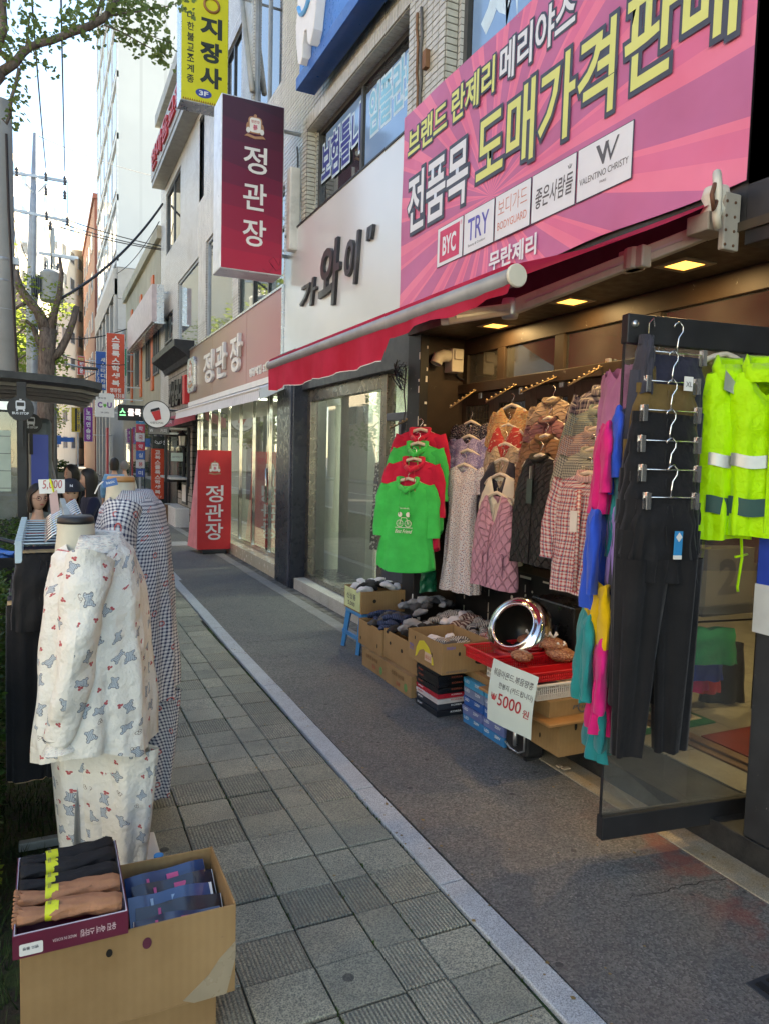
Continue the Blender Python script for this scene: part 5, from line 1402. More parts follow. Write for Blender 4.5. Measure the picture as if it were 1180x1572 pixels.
for pix, rs in branches:
 pts = [P(a, b, Y=YB) for a, b in pix]
 g.tube(pts, [q * .74 for q in rs], 7)
 for a, b in zip(pts, pts[1:]):
  n = int((b - a).length * 42) + 1
  for _ in range(n):
   c = a.lerp(b, rnd.random()) + Vector((rnd.gauss(0, .055), rnd.gauss(0, .12), rnd.gauss(.0, .055)))
   for __ in range(rnd.randint(1, 3)): leaf(gl_, c + Vector((rnd.gauss(0, .022), rnd.gauss(0, .03), rnd.gauss(0, .022))), ru(.03, .055), True)
for a, b, n, r_ in [(55, 40, 40, .10), (45, 15, 40, .12), (20, 85, 40, .1), (70, 55, 25, .06), (120, 35, 70, .12), (145, 15, 90, .13), (185, 12, 80, .12), (215, 12, 80, .12), (200, 55, 50, .08), (232, 70, 50, .08), (250, 84, 40, .05), (262, 68, 25, .04), (100, 35, 40, .07), (60, 100, 14, .05), (78, 102, 8, .03), (25, 150, 20, .06), (20, 180, 22, .06), (5, 60, 40, .1), (285, 3, 30, .08), (240, 30, 30, .08)]:
 for _ in range(int(n * .75)):
  c = P(a, b, Y=YB) + Vector((rnd.gauss(0, r_ * .7), rnd.gauss(0, r_), rnd.gauss(0, r_ * .6))); leaf(gl_, c, ru(.03, .06), True)
build('trunk', g, BARK, gk_, True)
build('foliage', gl_, LEAF_G, gk_, kind='stuff')
# ================================================================ poles and wires
CONC = mat('weathered concrete pole', (.30, .29, .26), .85, scale=2, bump=.3, bscale=30, dirt=.35)
p1 = thing('concrete_pole', 'thick weathered concrete pole at the left edge with straps and a cable', 'pole', (-.72, 12, -.1))
rgt = P(19, 160, Y=12); z1 = rgt.z; cxp = rgt.x - .17
g = G(); g.lathe([(.22, -.1), (.20, 2), (.17, z1), (.0005, z1 + .02)], MT((cxp, 12, 0)), 18); build('pole_shaft', g, CONC, p1, True)
g = G()
for zz in (z1 - 2.2, z1 - 2.5, z1 - 2.9, 2.2, 2.6): g.lathe([(.185, -.02), (.19, 0), (.185, .02)], MT((cxp, 12, zz)), 18)
g.box(cxp + .16, 11.9, z1 - 2.25, cxp + .24, 12.0, z1 - 2.15); g.lathe([(.0005, 0), (.07, 0), (.07, .12), (.0005, .12)], MT((cxp + .22, 11.9, 2.2)), 10)
build('strap', g, STEEL, p1, kind='stuff')
g = G(); g.tube([(cxp + .1, 11.8, z1 - .5), (cxp + .12, 11.78, 5), (cxp + .18, 11.78, 3.4), (cxp + .22, 11.8, 2.5), (cxp + .1, 11.78, 1.8)], .02, 6); g.tube([(cxp, 11.78, 2.3), (cxp + .12, 11.7, 2.6), (cxp + .25, 11.78, 2.4), (cxp + .1, 11.75, 1.9)], .018, 6); build('cable', g, BLACK, p1)
p2 = thing('utility_pole', 'tall grey utility pole with crossarms and a transformer behind the pollarded tree', 'pole', (-.35, 22, -.1))
tp = P(55, 205, Y=22); px2 = P(50, 500, Y=22).x
g = G(); g.tube([(px2, 22, -.1), (px2, 22, 3.0), (px2, 22, 5.4), ((px2 + tp.x) / 2, 22, 7.6), (tp.x, 22, tp.z)], [.16, .15, .15, .13, .06], 12); build('pole_shaft', g, mat('pale grey steel pole', (.34, .37, .40), .5, .4), p2, True)
def arm(a, b, Y, w=.05):
 g = G(); a, b = P(*a, Y=Y), P(*b, Y=Y); bar3(a, b, w, w * 1.4, g); return g
for a, b in (((10, 263), (104, 279)), ((12, 320), (106, 340)), ((60, 388), (115, 398))): build('crossarm', arm(a, b, 21.9), STEEL, p2)
g = G()
for a, b in (((40, 282), (52, 296)), ((72, 282), (58, 296))): g.add(arm(a, b, 21.9, .03))
build('brace', g, STEEL, p2)
for a, b in ((71, 270), (100, 276), (71, 292), (100, 298), (72, 330), (104, 338), (78, 345), (26, 262)):
 q = P(a, b, Y=21.9); g = G(); g.lathe([(.0005, -.14), (.05, -.13), (.03, -.09), (.05, -.05), (.03, -.01), (.05, .03), (.03, .07), (.0005, .12)], MT(q), 8); build('insulator', g, DARKFR, p2, True)
q = P(80, 440, Y=21.8); g = G(); g.lathe([(.0005, -.42), (.27, -.4), (.29, -.36), (.29, .3), (.31, .33), (.2, .42), (.0005, .44)], MT(q), 16); build('transformer', g, mat('transformer grey', (.35, .38, .39), .5), p2, True)
g = G()
for k_ in (-.15, 0, .15): g.lathe([(.03, 0), (.04, .05), (.025, .1), (.04, .15), (.01, .25)], MT(q + Vector((k_, 0, .4))), 6)
g.box(q.x - .35, q.y - .1, q.z - .2, q.x - .28, q.y + .1, q.z + .25)
for k_ in range(5): g.box(q.x - .5 + k_ * .05, q.y - .2, q.z - .3, q.x - .48 + k_ * .05, q.y + .2, q.z + .2)
build('transformer_bushing', g, DARKFR, p2, kind='stuff')
p3 = thing('far_utility_pole', 'smaller utility pole further down the street behind the transformer', 'pole', (.3, 38, 0))
q = P(81, 350, Y=38); g = G(); g.tube([(q.x, 38, 0), (q.x, 38, q.z)], [.15, .10], 10); build('pole_shaft', g, CONC, p3, True)
g = G(); g.box(q.x - 1.0, 37.85, q.z - 1.3, q.x + 1.1, 37.95, q.z - 1.18); build('crossarm', g, STEEL, p3)
p4 = thing('street_lamp', 'street lamp arm reaching right from a grey pole near the blue sign', 'street lamp', (-.2, 30, 0))
q = P(130, 565, Y=30); g = G(); g.tube([(-.2, 30, 0), (-.2, 30, q.z + .3), (q.x - .3, 30, q.z + .05), q], [.08, .06, .04, .035], 8); build('lamp_post', g, STEEL, p4, True)
g = G(); g.cbox((q.x + .2, 30, q.z), (.55, .2, .1)); build('lamp_head', g, DARKFR, p4, bev=.03)
WIRE = mat('overhead wire', (.03, .03, .032), .6)
def wire(a, b, sag, r, label):
 a, b = Vector(a), Vector(b); g = G()
 g.tube([a.lerp(b, i / 14) - Vector((0, 0, sag * 4 * (i / 14) * (1 - i / 14))) for i in range(15)], r, 5)
 tag(build('overhead_wire', g, WIRE, None, True), label, 'wire', 'wires over the street')
a1, a2 = P(100, 262, Y=21.9), P(71, 258, Y=21.9)
wire(a1, P(93, -60, Y=9), .15, .012, 'right one of two wires dropping from the top to the upper crossarm'); wire(a2, P(45, -60, Y=9), .15, .012, 'left one of two wires dropping from the top to the upper crossarm')
wire(P(55, 207, Y=22), P(244, 272, Y=26), .1, .008, 'thin wire from the pole top across the white tower')
for k_, (a, b, w_) in enumerate((((105, 338), (248, 378), 'top'), ((100, 345), (248, 382), 'middle'), ((90, 348), (248, 384), 'bottom'))): wire(P(*a, Y=21.9), P(*b, Y=21.4), .05, .014, w_ + ' one of three parallel wires from the lower crossarm to the tiled building')
wire(P(250, 313, Y=21), P(95, 458, Y=15.5), .25, .03, 'thick black cable sagging from the tiled building to the pollarded tree')
wire(P(245, 340, Y=21), P(180, 420, Y=28), .2, .012, 'thin cable dropping from the tiled building in front of the tower')
wire(P(14, 262, Y=22), P(30, 420, Y=22), .1, .012, 'wire hanging down behind the concrete pole')
wire(P(14, 300, Y=22), P(45, 405, Y=22), .2, .012, 'second wire curving down behind the concrete pole')
wire(P(75, 345, Y=21.9), P(82, 420, Y=21.8), .0, .012, 'short wire from the lower crossarm to the transformer')
wire(P(105, 280, Y=21.9), P(104, 335, Y=21.9), .0, .01, 'short loop between the two crossarms')
wire(P(100, 520, Y=28), P(195, 505, Y=28), .12, .02, 'cable crossing the street above the blue sign'); wire(P(95, 545, Y=26), P(192, 560, Y=26), .12, .015, 'lower cable crossing the street behind the signs'); wire(P(70, 600, Y=30), P(150, 570, Y=34), .12, .02, 'sagging cable above the bus shelter roof')
wire(P(480, 0, Y=9.6), P(460, 96, Y=9.0), -.25, .006, 'thin cable looping on the tiled wall beside the blue sign')
g = G()
for i in range(2600): leaf(g, Vector((ru(-4.5, 1.4), 58 + ru(-.6, .6), ru(0, .85))), .2)
tag(build('far_hedge', g, LEAF_H, kind='stuff'), 'low clipped hedge across the far end of the street', 'hedge')
g = G()
for i in range(16000):
 f = rnd.random(); y = 2.6 + 4.9 * rnd.random()
 if f < .5: p = Vector((-.20 - rnd.random() ** 2 * .12, y, ru(.0, .98)))
 elif f < .8: p = Vector((ru(-.95, -.2), y, .98 - rnd.random() ** 2 * .15))
 else: p = Vector((ru(-.9, -.2), 2.6 + rnd.random() * .2, ru(0, .98)))
 p += Vector((noise.noise(p * 3) * .08, 0, noise.noise(p * 2.3) * .07)); leaf(g, p, ru(.02, .04))
hg = thing('hedge', 'clipped green hedge behind the clothes rail at the left edge', 'hedge', (-.55, 5, 0))
build('hedge_leaves', g, LEAF_H, hg, kind='stuff')
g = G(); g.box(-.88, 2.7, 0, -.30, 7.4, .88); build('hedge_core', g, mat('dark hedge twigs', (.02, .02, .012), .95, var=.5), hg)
g = G()
for i in range(2600):
 x, y = ru(-.6, .06), ru(1.6, 3.9); h = ru(.02, .07); a = ru(0, 6.28); w = .003
 g.v += [(x - w * cos(a), y - w * sin(a), -.02), (x + w * cos(a), y + w * sin(a), -.02), (x + rnd.gauss(0, .02), y + rnd.gauss(0, .02), h)]; n = len(g.v); g.face((n - 3, n - 2, n - 1))
tag(build('grass', g, mat('dark short grass', (.025, .05, .012), .8, var=.5, scale=30), kind='stuff'), 'dark short grass on the planting strip behind the cardboard box', 'grass')
wd = thing('weed_plant', 'small bright green leafy weed at the left edge above the dark grass', 'plant', (-.17, 2.95, 0))
g = G()
for k_ in range(26):
 a = ru(0, 6.28); leaf(g, Vector((-.19 + .02 * cos(a), 2.85 + .03 * sin(a), ru(.08, .16))), ru(.03, .05))
build('leaf_cluster', g, LEAF_Y, wd, kind='stuff'); g = G(); g.tube([(-.19, 2.85, -.02), (-.19, 2.85, .13)], .004, 5); build('stem', g, LEAF_H, wd)
# ================================================================ bus shelter
bs = thing('bus_shelter', 'black bus shelter with a curved ribbed roof and glass sides', 'bus shelter', (-.4, 9.7, 0))
g = G(); rows = []
def roofz(x): return 2.335 + .045 * sin((x + 1.6) / 2.1 * PI) + (-.02 if x > .4 else 0)
xs_ = [-1.6 + 2.12 * i / 12 for i in range(13)]
g.rings([[(x, 8.0, roofz(x) - .05) for x in xs_] + [(x, 8.0, roofz(x) + .02) for x in xs_[::-1]], [(x, 11.6, roofz(x) - .05) for x in xs_] + [(x, 11.6, roofz(x) + .02) for x in xs_[::-1]]], True, True, True)
build('roof', g, BLACK, bs)
for i, yy in enumerate((8.5, 9.1, 9.7, 10.4, 11.0)):
 g = G(); g.rings([[(x, yy - .02, roofz(x) - .085), (x, yy + .02, roofz(x) - .085), (x, yy + .02, roofz(x) - .05), (x, yy - .02, roofz(x) - .05)] for x in xs_], True, True, True); build('roof_rib', g, mat('grey roof rib', (.28, .29, .30), .4) if i == 0 else bpy.data.materials['grey roof rib'], bs)
for (xx, yy) in ((-.22, 8.05), (-.22, 11.5), (-1.5, 8.05), (-1.5, 11.5)):
 g = G(); g.box(xx - .045, yy - .04, 0, xx + .045, yy + .04, 2.30); build('post', g, BLACK, bs, bev=.005)
g = G(); g.box(-1.46, 8.03, 2.0, -.26, 8.07, 2.12); g.box(-1.46, 8.03, .15, -.26, 8.07, .22); build('end_frame', g, BLACK, bs)
g = G(); g.box(-1.46, 8.045, .22, -.26, 8.055, 2.0); build('end_glass', g, GLASSW, bs)
g = G(); g.box(-1.2, 8.035, 1.22, -.32, 8.043, 1.82); build('timetable', g, mat('greenish timetable sheet', (.42, .50, .42), .5), bs)
g = G()
for k_ in range(4): g.box(-1.2, 8.030, 1.25 + k_ * .17, -.32, 8.034, 1.256 + k_ * .17); g.box(-1.1 + k_ * .22, 8.030, 1.22, -1.094 + k_ * .22, 8.034, 1.82)
build('timetable_grid', g, GRYP, bs, kind='stuff')
g = G(); g.box(-1.2, 8.02, 2.02, -.3, 8.028, 2.1); build('header_strip', g, ALU, bs)
g = G(); g.box(-.20, 9.8, 0.0, .06, 10.3, 2.02); build('kiosk_case', g, mat('blue grey kiosk', (.16, .20, .22), .4), bs, bev=.06)
g = G(); g.box(-.17, 9.785, .9, .02, 9.80, 1.82); build('kiosk_screen', g, emit('dim blue screen', (.03, .05, .22), .1), bs)
g = G(); g.box(-1.4, 9.0, .40, -.3, 11.3, .46); g.box(-1.4, 9.3, 0, -1.3, 9.4, .4); g.box(-.5, 10.9, 0, -.4, 11.0, .4); build('bench', g, mat('brown bench slat', (.16, .10, .06), .6), bs)
def busdisc(px, py, Y, rp, label):
 q = P(px, py, Y=Y); r_ = rp * Y / 1200
 t = thing('bus_stop_sign', label, 'sign', (q.x, Y, 0), 0, 'round bus stop signs on the shelter')
 F = FY(q.x, Y, q.z)
 g = G(); g.lathe([(.0005, 0), (r_, 0), (r_, -.05), (.0005, -.05)], F, 28); build('sign_disc', g, BLACK, t)
 g = G(); s_ = r_ * .85
 g.prism(rrect(-.42 * s_, -.1 * s_, .42 * s_, .75 * s_, .15 * s_), F, .004); g.prism([(-.1 * s_, .78 * s_), (.1 * s_, .78 * s_), (.1 * s_, .9 * s_), (-.1 * s_, .9 * s_)], F, .004)
 for k_ in (-1, 1): g.prism([(k_ * .3 * s_ - .08 * s_, -.25 * s_), (k_ * .3 * s_ + .08 * s_, -.25 * s_), (k_ * .3 * s_ + .08 * s_, -.1 * s_), (k_ * .3 * s_ - .08 * s_, -.1 * s_)], F, .004)
 build('bus_pictogram', g, WPR, t)
 g = G(); g.prism(rrect(-.32 * s_, .22 * s_, .32 * s_, .58 * s_, .05 * s_), F, .007); build('pictogram_window', g, BLACK, t)
 text('BUS STOP', F, -.72 * s_, -.58 * s_, 1.44 * s_, .24 * s_, WPR, t, .03, lift=.003)
 g = G(); g.box(q.x - .02, Y + .005, q.z - r_ - .25, q.x + .02, Y + .045, q.z - r_); build('sign_stem', g, BLACK, t)
busdisc(32, 627, 7.9, 18, 'larger round black bus stop sign with a white bus, left and nearer')
busdisc(48, 650, 9.7, 15, 'smaller round black bus stop sign behind and right of the larger one')
lp = thing('leaning_prop', 'pale leaning metal tube in front of the tree trunk by the shelter', 'tube', (.1, 11, 0))
g = G(); g.tube([P(71, 683, Y=11), P(84, 742, Y=10.5), Vector((.35, 10, 0))], .035, 8); build('tube', g, STEEL, lp, True)
rs_ = thing('blue_direction_sign', 'small blue direction sign with an arrow far down the street', 'sign', (.4, 45, 0))
q = P(84, 675, Y=45); g = G(); g.box(q.x - .35, 45, q.z - .25, q.x + .35, 45.04, q.z + .25); g.box(q.x + .35, 45, q.z - .1, q.x + 1.0, 45.04, q.z + .15); build('sign_plate', g, mat('traffic blue', (.03, .15, .45), .4), rs_)
g = G(); g.tube([(q.x, 45.06, 0), (q.x, 45.06, q.z + .3)], .05, 6); build('post', g, STEEL, rs_)
# ================================================================ cloth materials (UV in metres)
def uvx(m):
 n = m.t.nodes.new('ShaderNodeSeparateXYZ'); m.t.links.new(m.coord('UV'), n.inputs[0]); return X(m.t, n.outputs[0]), X(m.t, n.outputs[1])
def clothbump(m, weave=1400, wr=.35):
 n = m.noise(7, 5, kind='Object'); m.bump(n, wr, .04)
 n2 = m.noise(weave, 1, kind='UV'); m.bump(n2, .12, .001)
def cloth(name, c, var=.12, rough=.85, wr=.35):
 m = M(name, rough, spec=.15)
 m.color(m.mix(m.noise(9, 4).map(.3, .7), tuple(q * (1 - var) for q in c), tuple(min(1, q * (1 + var)) for q in c)))
 m.b.inputs['Sheen Weight'].default_value = .15
 clothbump(m, wr=wr); return m.m
def plaid(name, base, dark, per=.022, w=.42, third=None, fine=False):
 m = M(name, .85, spec=.15); u, v = uvx(m)
 su = (u * (1 / per)).fract().lt(w); sv_ = (v * (1 / per)).fract().lt(w)
 k = m.mix((su + sv_) * .5, base, dark)
 if third:
  t1 = (u * (1 / (per * 2)) + .3).fract().lt(.1); t2 = (v * (1 / (per * 2)) + .3).fract().lt(.1)
  k = m.mix(t1.mx(t2) * .8, k, third)
 m.color(k); clothbump(m); return m.m
def floral(name, bg_, cols, sc=60, thr=.42, rnd_=1.0):
 m = M(name, .85, spec=.15)
 v = m.voro(sc, kind='UV', dims='2D'); n = m.noise(sc * 1.4, 2, kind='UV')
 cc = m.t.nodes.new('ShaderNodeSeparateColor'); m.t.links.new(v.outputs['Color'], cc.inputs[0])
 r, g_, b = [X(m.t, o) for o in cc.outputs]
 k = m.mix(r.gt(.5), cols[0], cols[1])
 if len(cols) > 2: k = m.mix(g_.gt(.66), k, cols[2])
 d = (X(m.t, v.outputs['Distance']) + n * .3).lt(thr)
 m.color(m.mix(d, bg_, k)); clothbump(m); return m.m
def quilt(name, c, su=.055, sv_=.075, hexa=False):
 m = M(name, .6, spec=.3); u, v = uvx(m)
 a, b = u * (1 / su), v * (1 / sv_)
 h = ((a + b) * PI).sin().abs() * (((a - b) * PI).sin().abs())
 h = h.map(0, .35).sqrt()
 m.color(m.mix(h, tuple(q * .78 for q in c), c)); m.bump(h, .8, .016); m.bump(m.noise(30, 3), .25, .01); return m.m
def pajama(name):
 """cream cloth with scattered gingham bear shapes and small red prints"""
 m = M(name, .85, spec=.15); u, v = uvx(m)
 vec = m.vec(u, v)
 def motif(scale, rnd_, off):
  mp = m.t.nodes.new('ShaderNodeMapping'); m.t.links.new(vec, mp.inputs[0]); mp.inputs['Location'].default_value = (off, off * .7, 0)
  vo = m.voro(scale, vec=mp.outputs[0], rand=rnd_, dims='2D')
  sp = m.t.nodes.new('ShaderNodeSeparateXYZ'); m.t.links.new(vo.outputs['Position'], sp.inputs[0])
  s2 = m.t.nodes.new('ShaderNodeSeparateXYZ'); m.t.links.new(mp.outputs[0], s2.inputs[0])
  px, py = X(m.t, s2.outputs[0]) - X(m.t, sp.outputs[0]), X(m.t, s2.outputs[1]) - X(m.t, sp.outputs[1])
  cc = m.t.nodes.new('ShaderNodeSeparateColor'); m.t.links.new(vo.outputs['Color'], cc.inputs[0])
  an = X(m.t, cc.outputs[0]) * 6.283; c, s = an.cos(), an.sin()
  return px * c - py * s, px * s + py * c, X(m.t, cc.outputs[1])
 def circ(x, y, cx, cy, r, sx=1.0):
  a, b = (x - cx) * (1 / sx), y - cy
  return (a * a + b * b).sqrt() - r
 x, y, q = motif(12.5, .6, .3); x, y = x * 1.55, y * 1.55
 d = circ(x, y, 0, .010, .015, 1.25)
 for cx, cy, r in ((-.017, .024, .0075), (.017, .024, .0075), (0, -.012, .014), (-.012, -.024, .007), (.013, -.022, .007)): d = d.mn(circ(x, y, cx, cy, r))
 keep = q.gt(.30)
 fill = d.lt(0) * keep; edge = d.abs().lt(.0011) * keep
 gu, gv = (x * 150).fract().lt(.5), (y * 150).fract().lt(.5)
 ging = m.mix((gu + gv) * .5, (.58, .62, .64), (.18, .24, .32))
 base = m.mix(m.noise(3, 3).map(.3, .7), (.70, .68, .62), (.77, .755, .70))
 k = m.mix(fill, base, ging); k = m.mix(edge, k, (.14, .14, .15))
 x, y, q = motif(16, .7, 5.1); x, y = x * 1.15, y * 1.15
 d2 = circ(x, y, -.004, .004, .005).mn(circ(x, y, .005, .003, .005)).mn(circ(x, y, 0, -.005, .0045))
 k = m.mix(d2.lt(0) * q.gt(.5) * (fill * -1 + 1), k, (.45, .10, .11))
 k = m.mix(d2.abs().lt(.0008) * q.lt(.5) * q.gt(.3) * (fill * -1 + 1), k, (.14, .09, .07))
 m.color(k); clothbump(m, wr=1.0); m.bump(m.noise(17, 4), .55, .014); return m.m
# ================================================================ garment shapes
def lerp(a, b, t): return a + (b - a) * t
def interp(tab, t):
 for (a, *va), (b, *vb) in zip(tab, tab[1:]):
  if t <= b:
   q = (t - a) / max(1e-6, b - a); q = q * q * (3 - 2 * q)
   return [lerp(x, y, q) for x, y in zip(va, vb)]
 return list(tab[-1][1:])
def torso(g, L_, tab, neck=.07, vneck=.03, slope=.28, fold=.012, k=7, ph=0.0, seg=56, nr=26, hem=None, off=(0, 0, 0), open_front=False, back_drop=0.012):
 """tube of cloth under a hanger: local x = width, -y = front; tab rows: t, half width, half depth"""
 rs, uvs = [], []
 w0, d0 = interp(tab, 0)
 for i in range(nr + 1):
  t = i / nr; w, d = interp(tab, t); ring, uv = [], []
  per = 0; last = None
  for j in range(seg + 1):
   th = 2 * PI * j / seg + PI / 2
   if open_front:
    gap = .35; th = PI * 1.5 + gap / 2 * (.4 + .6 * t) * 1.0 + (2 * PI - gap * (.4 + .6 * t)) * j / seg
   c, s = cos(th), sin(th)
   xn = math.copysign(abs(c) ** .8, c); yn = math.copysign(abs(s) ** .75, s)
   x, y = w * xn, d * yn
   x0 = abs(w0 * xn)
   zt = -slope * max(0, x0 - neck)
   if x0 < neck: zt = -(vneck if s < 0 else back_drop) * (1 - (x0 / neck) ** 1.5)
   hz = -L_ + (hem(xn, s) if hem else 0)
   f = fold * (t ** 1.3) * (sin(th * k + ph + t * 1.4) + .55 * sin(th * (k * 2 + 1) + ph * 2.3 - t * 2)) + .004 * sin(th * 5 + t * 14 + ph)
   nx, ny = xn / max(.05, w), yn / max(.02, d); ln = math.hypot(nx, ny) or 1
   x += nx / ln * f * .6; y += ny / ln * f
   z = zt + (hz - zt) * t + .004 * sin(th * 3 + ph) * t
   p = Vector((x + off[0], y + off[1], z + off[2]))
   if last is not None: per += (Vector((w * 1.0 * (xn - last[0]), d * (yn - last[1])))).length
   last = (xn, yn)
   ring.append(p); uv.append((per + ph * .13, -z))
  rs.append(ring); uvs.append(uv)
 closed = False
 g.rings(rs, closed, uvs=uvs); return rs
def sleeve(g, pts, r0, r1, flat=.55, fold=.004, n=18, m_=12, ph=0.0, cap=False, ydir=Vector((0, 1, 0))):
 pts = [Vector(p) for p in pts]; rs, uvs = [], []
 dist = 0
 for i in range(m_ + 1):
  t = i / m_; q = t * (len(pts) - 1); a = min(int(q), len(pts) - 2); f = q - a
  p0, p1, p2, p3 = pts[max(a - 1, 0)], pts[a], pts[a + 1], pts[min(a + 2, len(pts) - 1)]
  p = .5 * ((2 * p1) + (p2 - p0) * f + (2 * p0 - 5 * p1 + 4 * p2 - p3) * f * f + (3 * p1 - p0 - 3 * p2 + p3) * f ** 3)
  tg = (p2 - p1).normalized(); sx = tg.cross(ydir).normalized(); sy = sx.cross(tg)
  if i: dist += (p - prev).length
  prev = p; r = lerp(r0, r1, t); ring, uv = [], []
  for j in range(n + 1):
   th = 2 * PI * j / n; w = 1 + (fold / r) * sin(th * 3 + t * 11 + ph) + (fold / r) * .7 * sin(t * 26 + th + ph) * (1 - abs(t - .5))
   ring.append(p + sx * cos(th) * r * w + sy * sin(th) * r * flat * w); uv.append((j / n * r * 4.5, dist))
  rs.append(ring); uvs.append(uv)
 g.rings(rs, False, uvs=uvs)
 return rs
HANGM = mat('pale hanger plastic', (.62, .55, .46), .35, var=.05); HOOKM = CHROME
hang_proto = {}
def hanger(parent_loc, rz, label, w=.17, group='pale plastic hangers holding the clothes', m=None):
 t = thing('clothes_hanger', label, 'hanger', parent_loc, rz, group)
 if 'bar' not in hang_proto:
  g = G(); a = [(-w, 0, -.075), (-w * .8, 0, -.045), (-w * .3, 0, -.008), (0, 0, .006), (w * .3, 0, -.008), (w * .8, 0, -.045), (w, 0, -.075)]
  g.tube(a, [.008, .012, .013, .013, .013, .012, .008], 8); hang_proto['bar'] = g.mesh('hanger_bar', HANGM, True)
  g = G(); g.tube([(0, 0, 0), (0, 0, .035), (.018, 0, .055), (.018, 0, .075), (0, 0, .09), (-.018, 0, .078)], .0028, 6); hang_proto['hook'] = g.mesh('hook', HOOKM, True)
 for n in ('bar', 'hook'):
  o = bpy.data.objects.new('hanger_bar' if n == 'bar' else 'hook', hang_proto[n]); col.objects.link(o); o.parent = t
 return t
def garment(name, label, cat, loc, rz, parts, group=None, hang=None, tilt=0):
 """parts: list of (part name, G in local frame, material)"""
 t = thing(name, label, cat, loc, rz, group)
 if tilt: t.rotation_euler = (tilt, 0, rz)
 for pn, g, m in parts: build(pn, g, m, t, True, **LOC)
 if hang: hanger((loc[0], loc[1], loc[2] + .012), rz, hang)
 return t
def seam(g, pts, r=.0025): g.tube(pts, r, 5)
HRED = cloth('crimson jersey', (.50, .015, .055)); HGRN = cloth('bright green jersey', (.035, .50, .10)); PRW = mat('white chest print', (.72, .72, .66), .6)
def hoodie(i, label, m, loc, rz, print_=False):
 g = G(); L_ = .72
 torso(g, L_, [(0, .185, .022), (.12, .195, .045), (.4, .195, .052), (1, .235, .062)], neck=.085, vneck=.055, slope=.34, fold=.010, k=6, ph=i * 1.7, hem=lambda xn, s: .05 * abs(xn) ** 3 if s < 0 else -.02 + .05 * abs(xn) ** 3)
 g2 = []
 for s in (-1, 1):
  gs_ = G(); sleeve(gs_, [(s * .155, 0, -.045), (s * .195, -.005, -.14), (s * .21, -.01, -.29), (s * .218, -.02, -.44)], .066, .054, .5, ph=i + s); g2.append(gs_)
 gh = G()
 for k_ in range(2):
  a0 = [(.078 * cos(a) * (1 + .06 * k_), .045 * sin(a) - .01, (.01 if sin(a) > 0 else -.02) - .045 * max(0, -sin(a)) + .012 * k_) for a in [2 * PI * j / 20 for j in range(21)]]
  gh.tube(a0, .016 - .003 * k_, 8, False)
 gh.tube([(-.05, -.045, -.05), (0, -.085, -.085), (.05, -.045, -.05)], .02, 8)
 parts = [('body', g, m), ('sleeve', g2[0], m), ('sleeve', g2[1], m), ('hood', gh, m)]
 gc_ = G()
 for s in (-1, 1): gc_.tube([(s * .035, -.085, -.07), (s * .038, -.092, -.16), (s * .045 + .01, -.098, -.26 - .05 * (s > 0))], .003, 5)
 parts.append(('drawstring', gc_, m))
 t = garment('hooded_dress', label, 'dress', loc, rz, parts, 'red and green hooded dresses on one rail', 'pale hanger holding ' + label.split(' ', 1)[0] + ' ' + label.split(' ', 1)[1][:0] + ['the rearmost crimson hooded dress', 'the rear green hooded dress', 'the second crimson hooded dress', 'the front green hooded dress'][i])
 if print_:
  gp = G(); F = frame((0, -.086, 0), (1, 0, 0))
  for s in (-1, 1):
   gp.tube([F @ Vector((s * .033 + .026 * cos(a), -.33 + .026 * sin(a), 0)) for a in [2 * PI * j / 16 for j in range(17)]], .0022, 4)
   for a in range(4): gp.tube([F @ Vector((s * .033 + .024 * cos(a * PI / 4), -.33 + .024 * sin(a * PI / 4), 0)), F @ Vector((s * .033 - .024 * cos(a * PI / 4), -.33 - .024 * sin(a * PI / 4), 0))], .001, 3)
   gp.prism([(s * .033 + .017 * cos(a), -.26 + .02 * sin(a)) for a in [2 * PI * j / 10 for j in range(10)]], F, .004)
  gp.tube([F @ Vector(q) for q in ((-.033, -.33, 0), (-.02, -.285, 0), (.02, -.285, 0), (.033, -.33, 0))], .0025, 4); gp.box(-.07, -.364, -.001, .07, -.360, .003, F)
  build('chest_print', gp, PRW, t, **LOC)
  text('You are my', F, -.045, -.222, .09, .02, PRW, t, .01, **LOC); text('Best Friend', F, -.07, -.405, .13, .03, PRW, t, .01, **LOC, shear=.3)
 return t
HRZ = R(-52)
hp = [((645, 662), 2.74), ((641, 683), 2.68), ((635, 707), 2.62), ((626, 738), 2.56)]
hl = ['rearmost crimson hooded dress on the rail by the corner post', 'green hooded dress behind the front crimson one', 'crimson hooded dress just behind the front green one', 'front green hooded dress with a white bicycle print']
for i, ((px, py), xx) in enumerate(hp):
 hoodie(i, hl[i], HRED if i % 2 == 0 else HGRN, tuple(P(px, py, X=xx)), HRZ + .05 * i, i == 3)
def rail(a, b, label, beads=7):
 t = thing('garment_rail', label, 'garment rail', tuple(b), 0, 'sloping beaded display arms')
 g = G(); a, b = Vector(a), Vector(b); g.tube([a, b, b + Vector((.02, 0, .03)), b + Vector((.04, 0, -.03))], .0065, 6); build('arm_rod', g, mat('brass arm', (.30, .20, .10), .35, .8) if 'brass arm' not in bpy.data.materials else bpy.data.materials['brass arm'], t, True)
 gm = mat('brass bead', (.55, .40, .22), .3, .6) if 'brass bead' not in bpy.data.materials else bpy.data.materials['brass bead']
 for i in range(beads):
  g = G(); g.lathe([(.0005, .008), (.008, .004), (.009, 0), (.008, -.004), (.0005, -.008)], MT(a.lerp(b, (i + .2) / beads) + Vector((0, 0, .012))), 8); build('bead', g, gm, t, True)
 g = G(); g.box(b.x + .03, b.y - .02, b.z - .07, b.x + .05, b.y + .02, b.z + .05); build('wall_clip', g, ALU, t, bev=.003)
rail(P(690, 626, X=2.88), P(731, 598, X=3.16), 'sloping beaded display arm above the floral dresses')
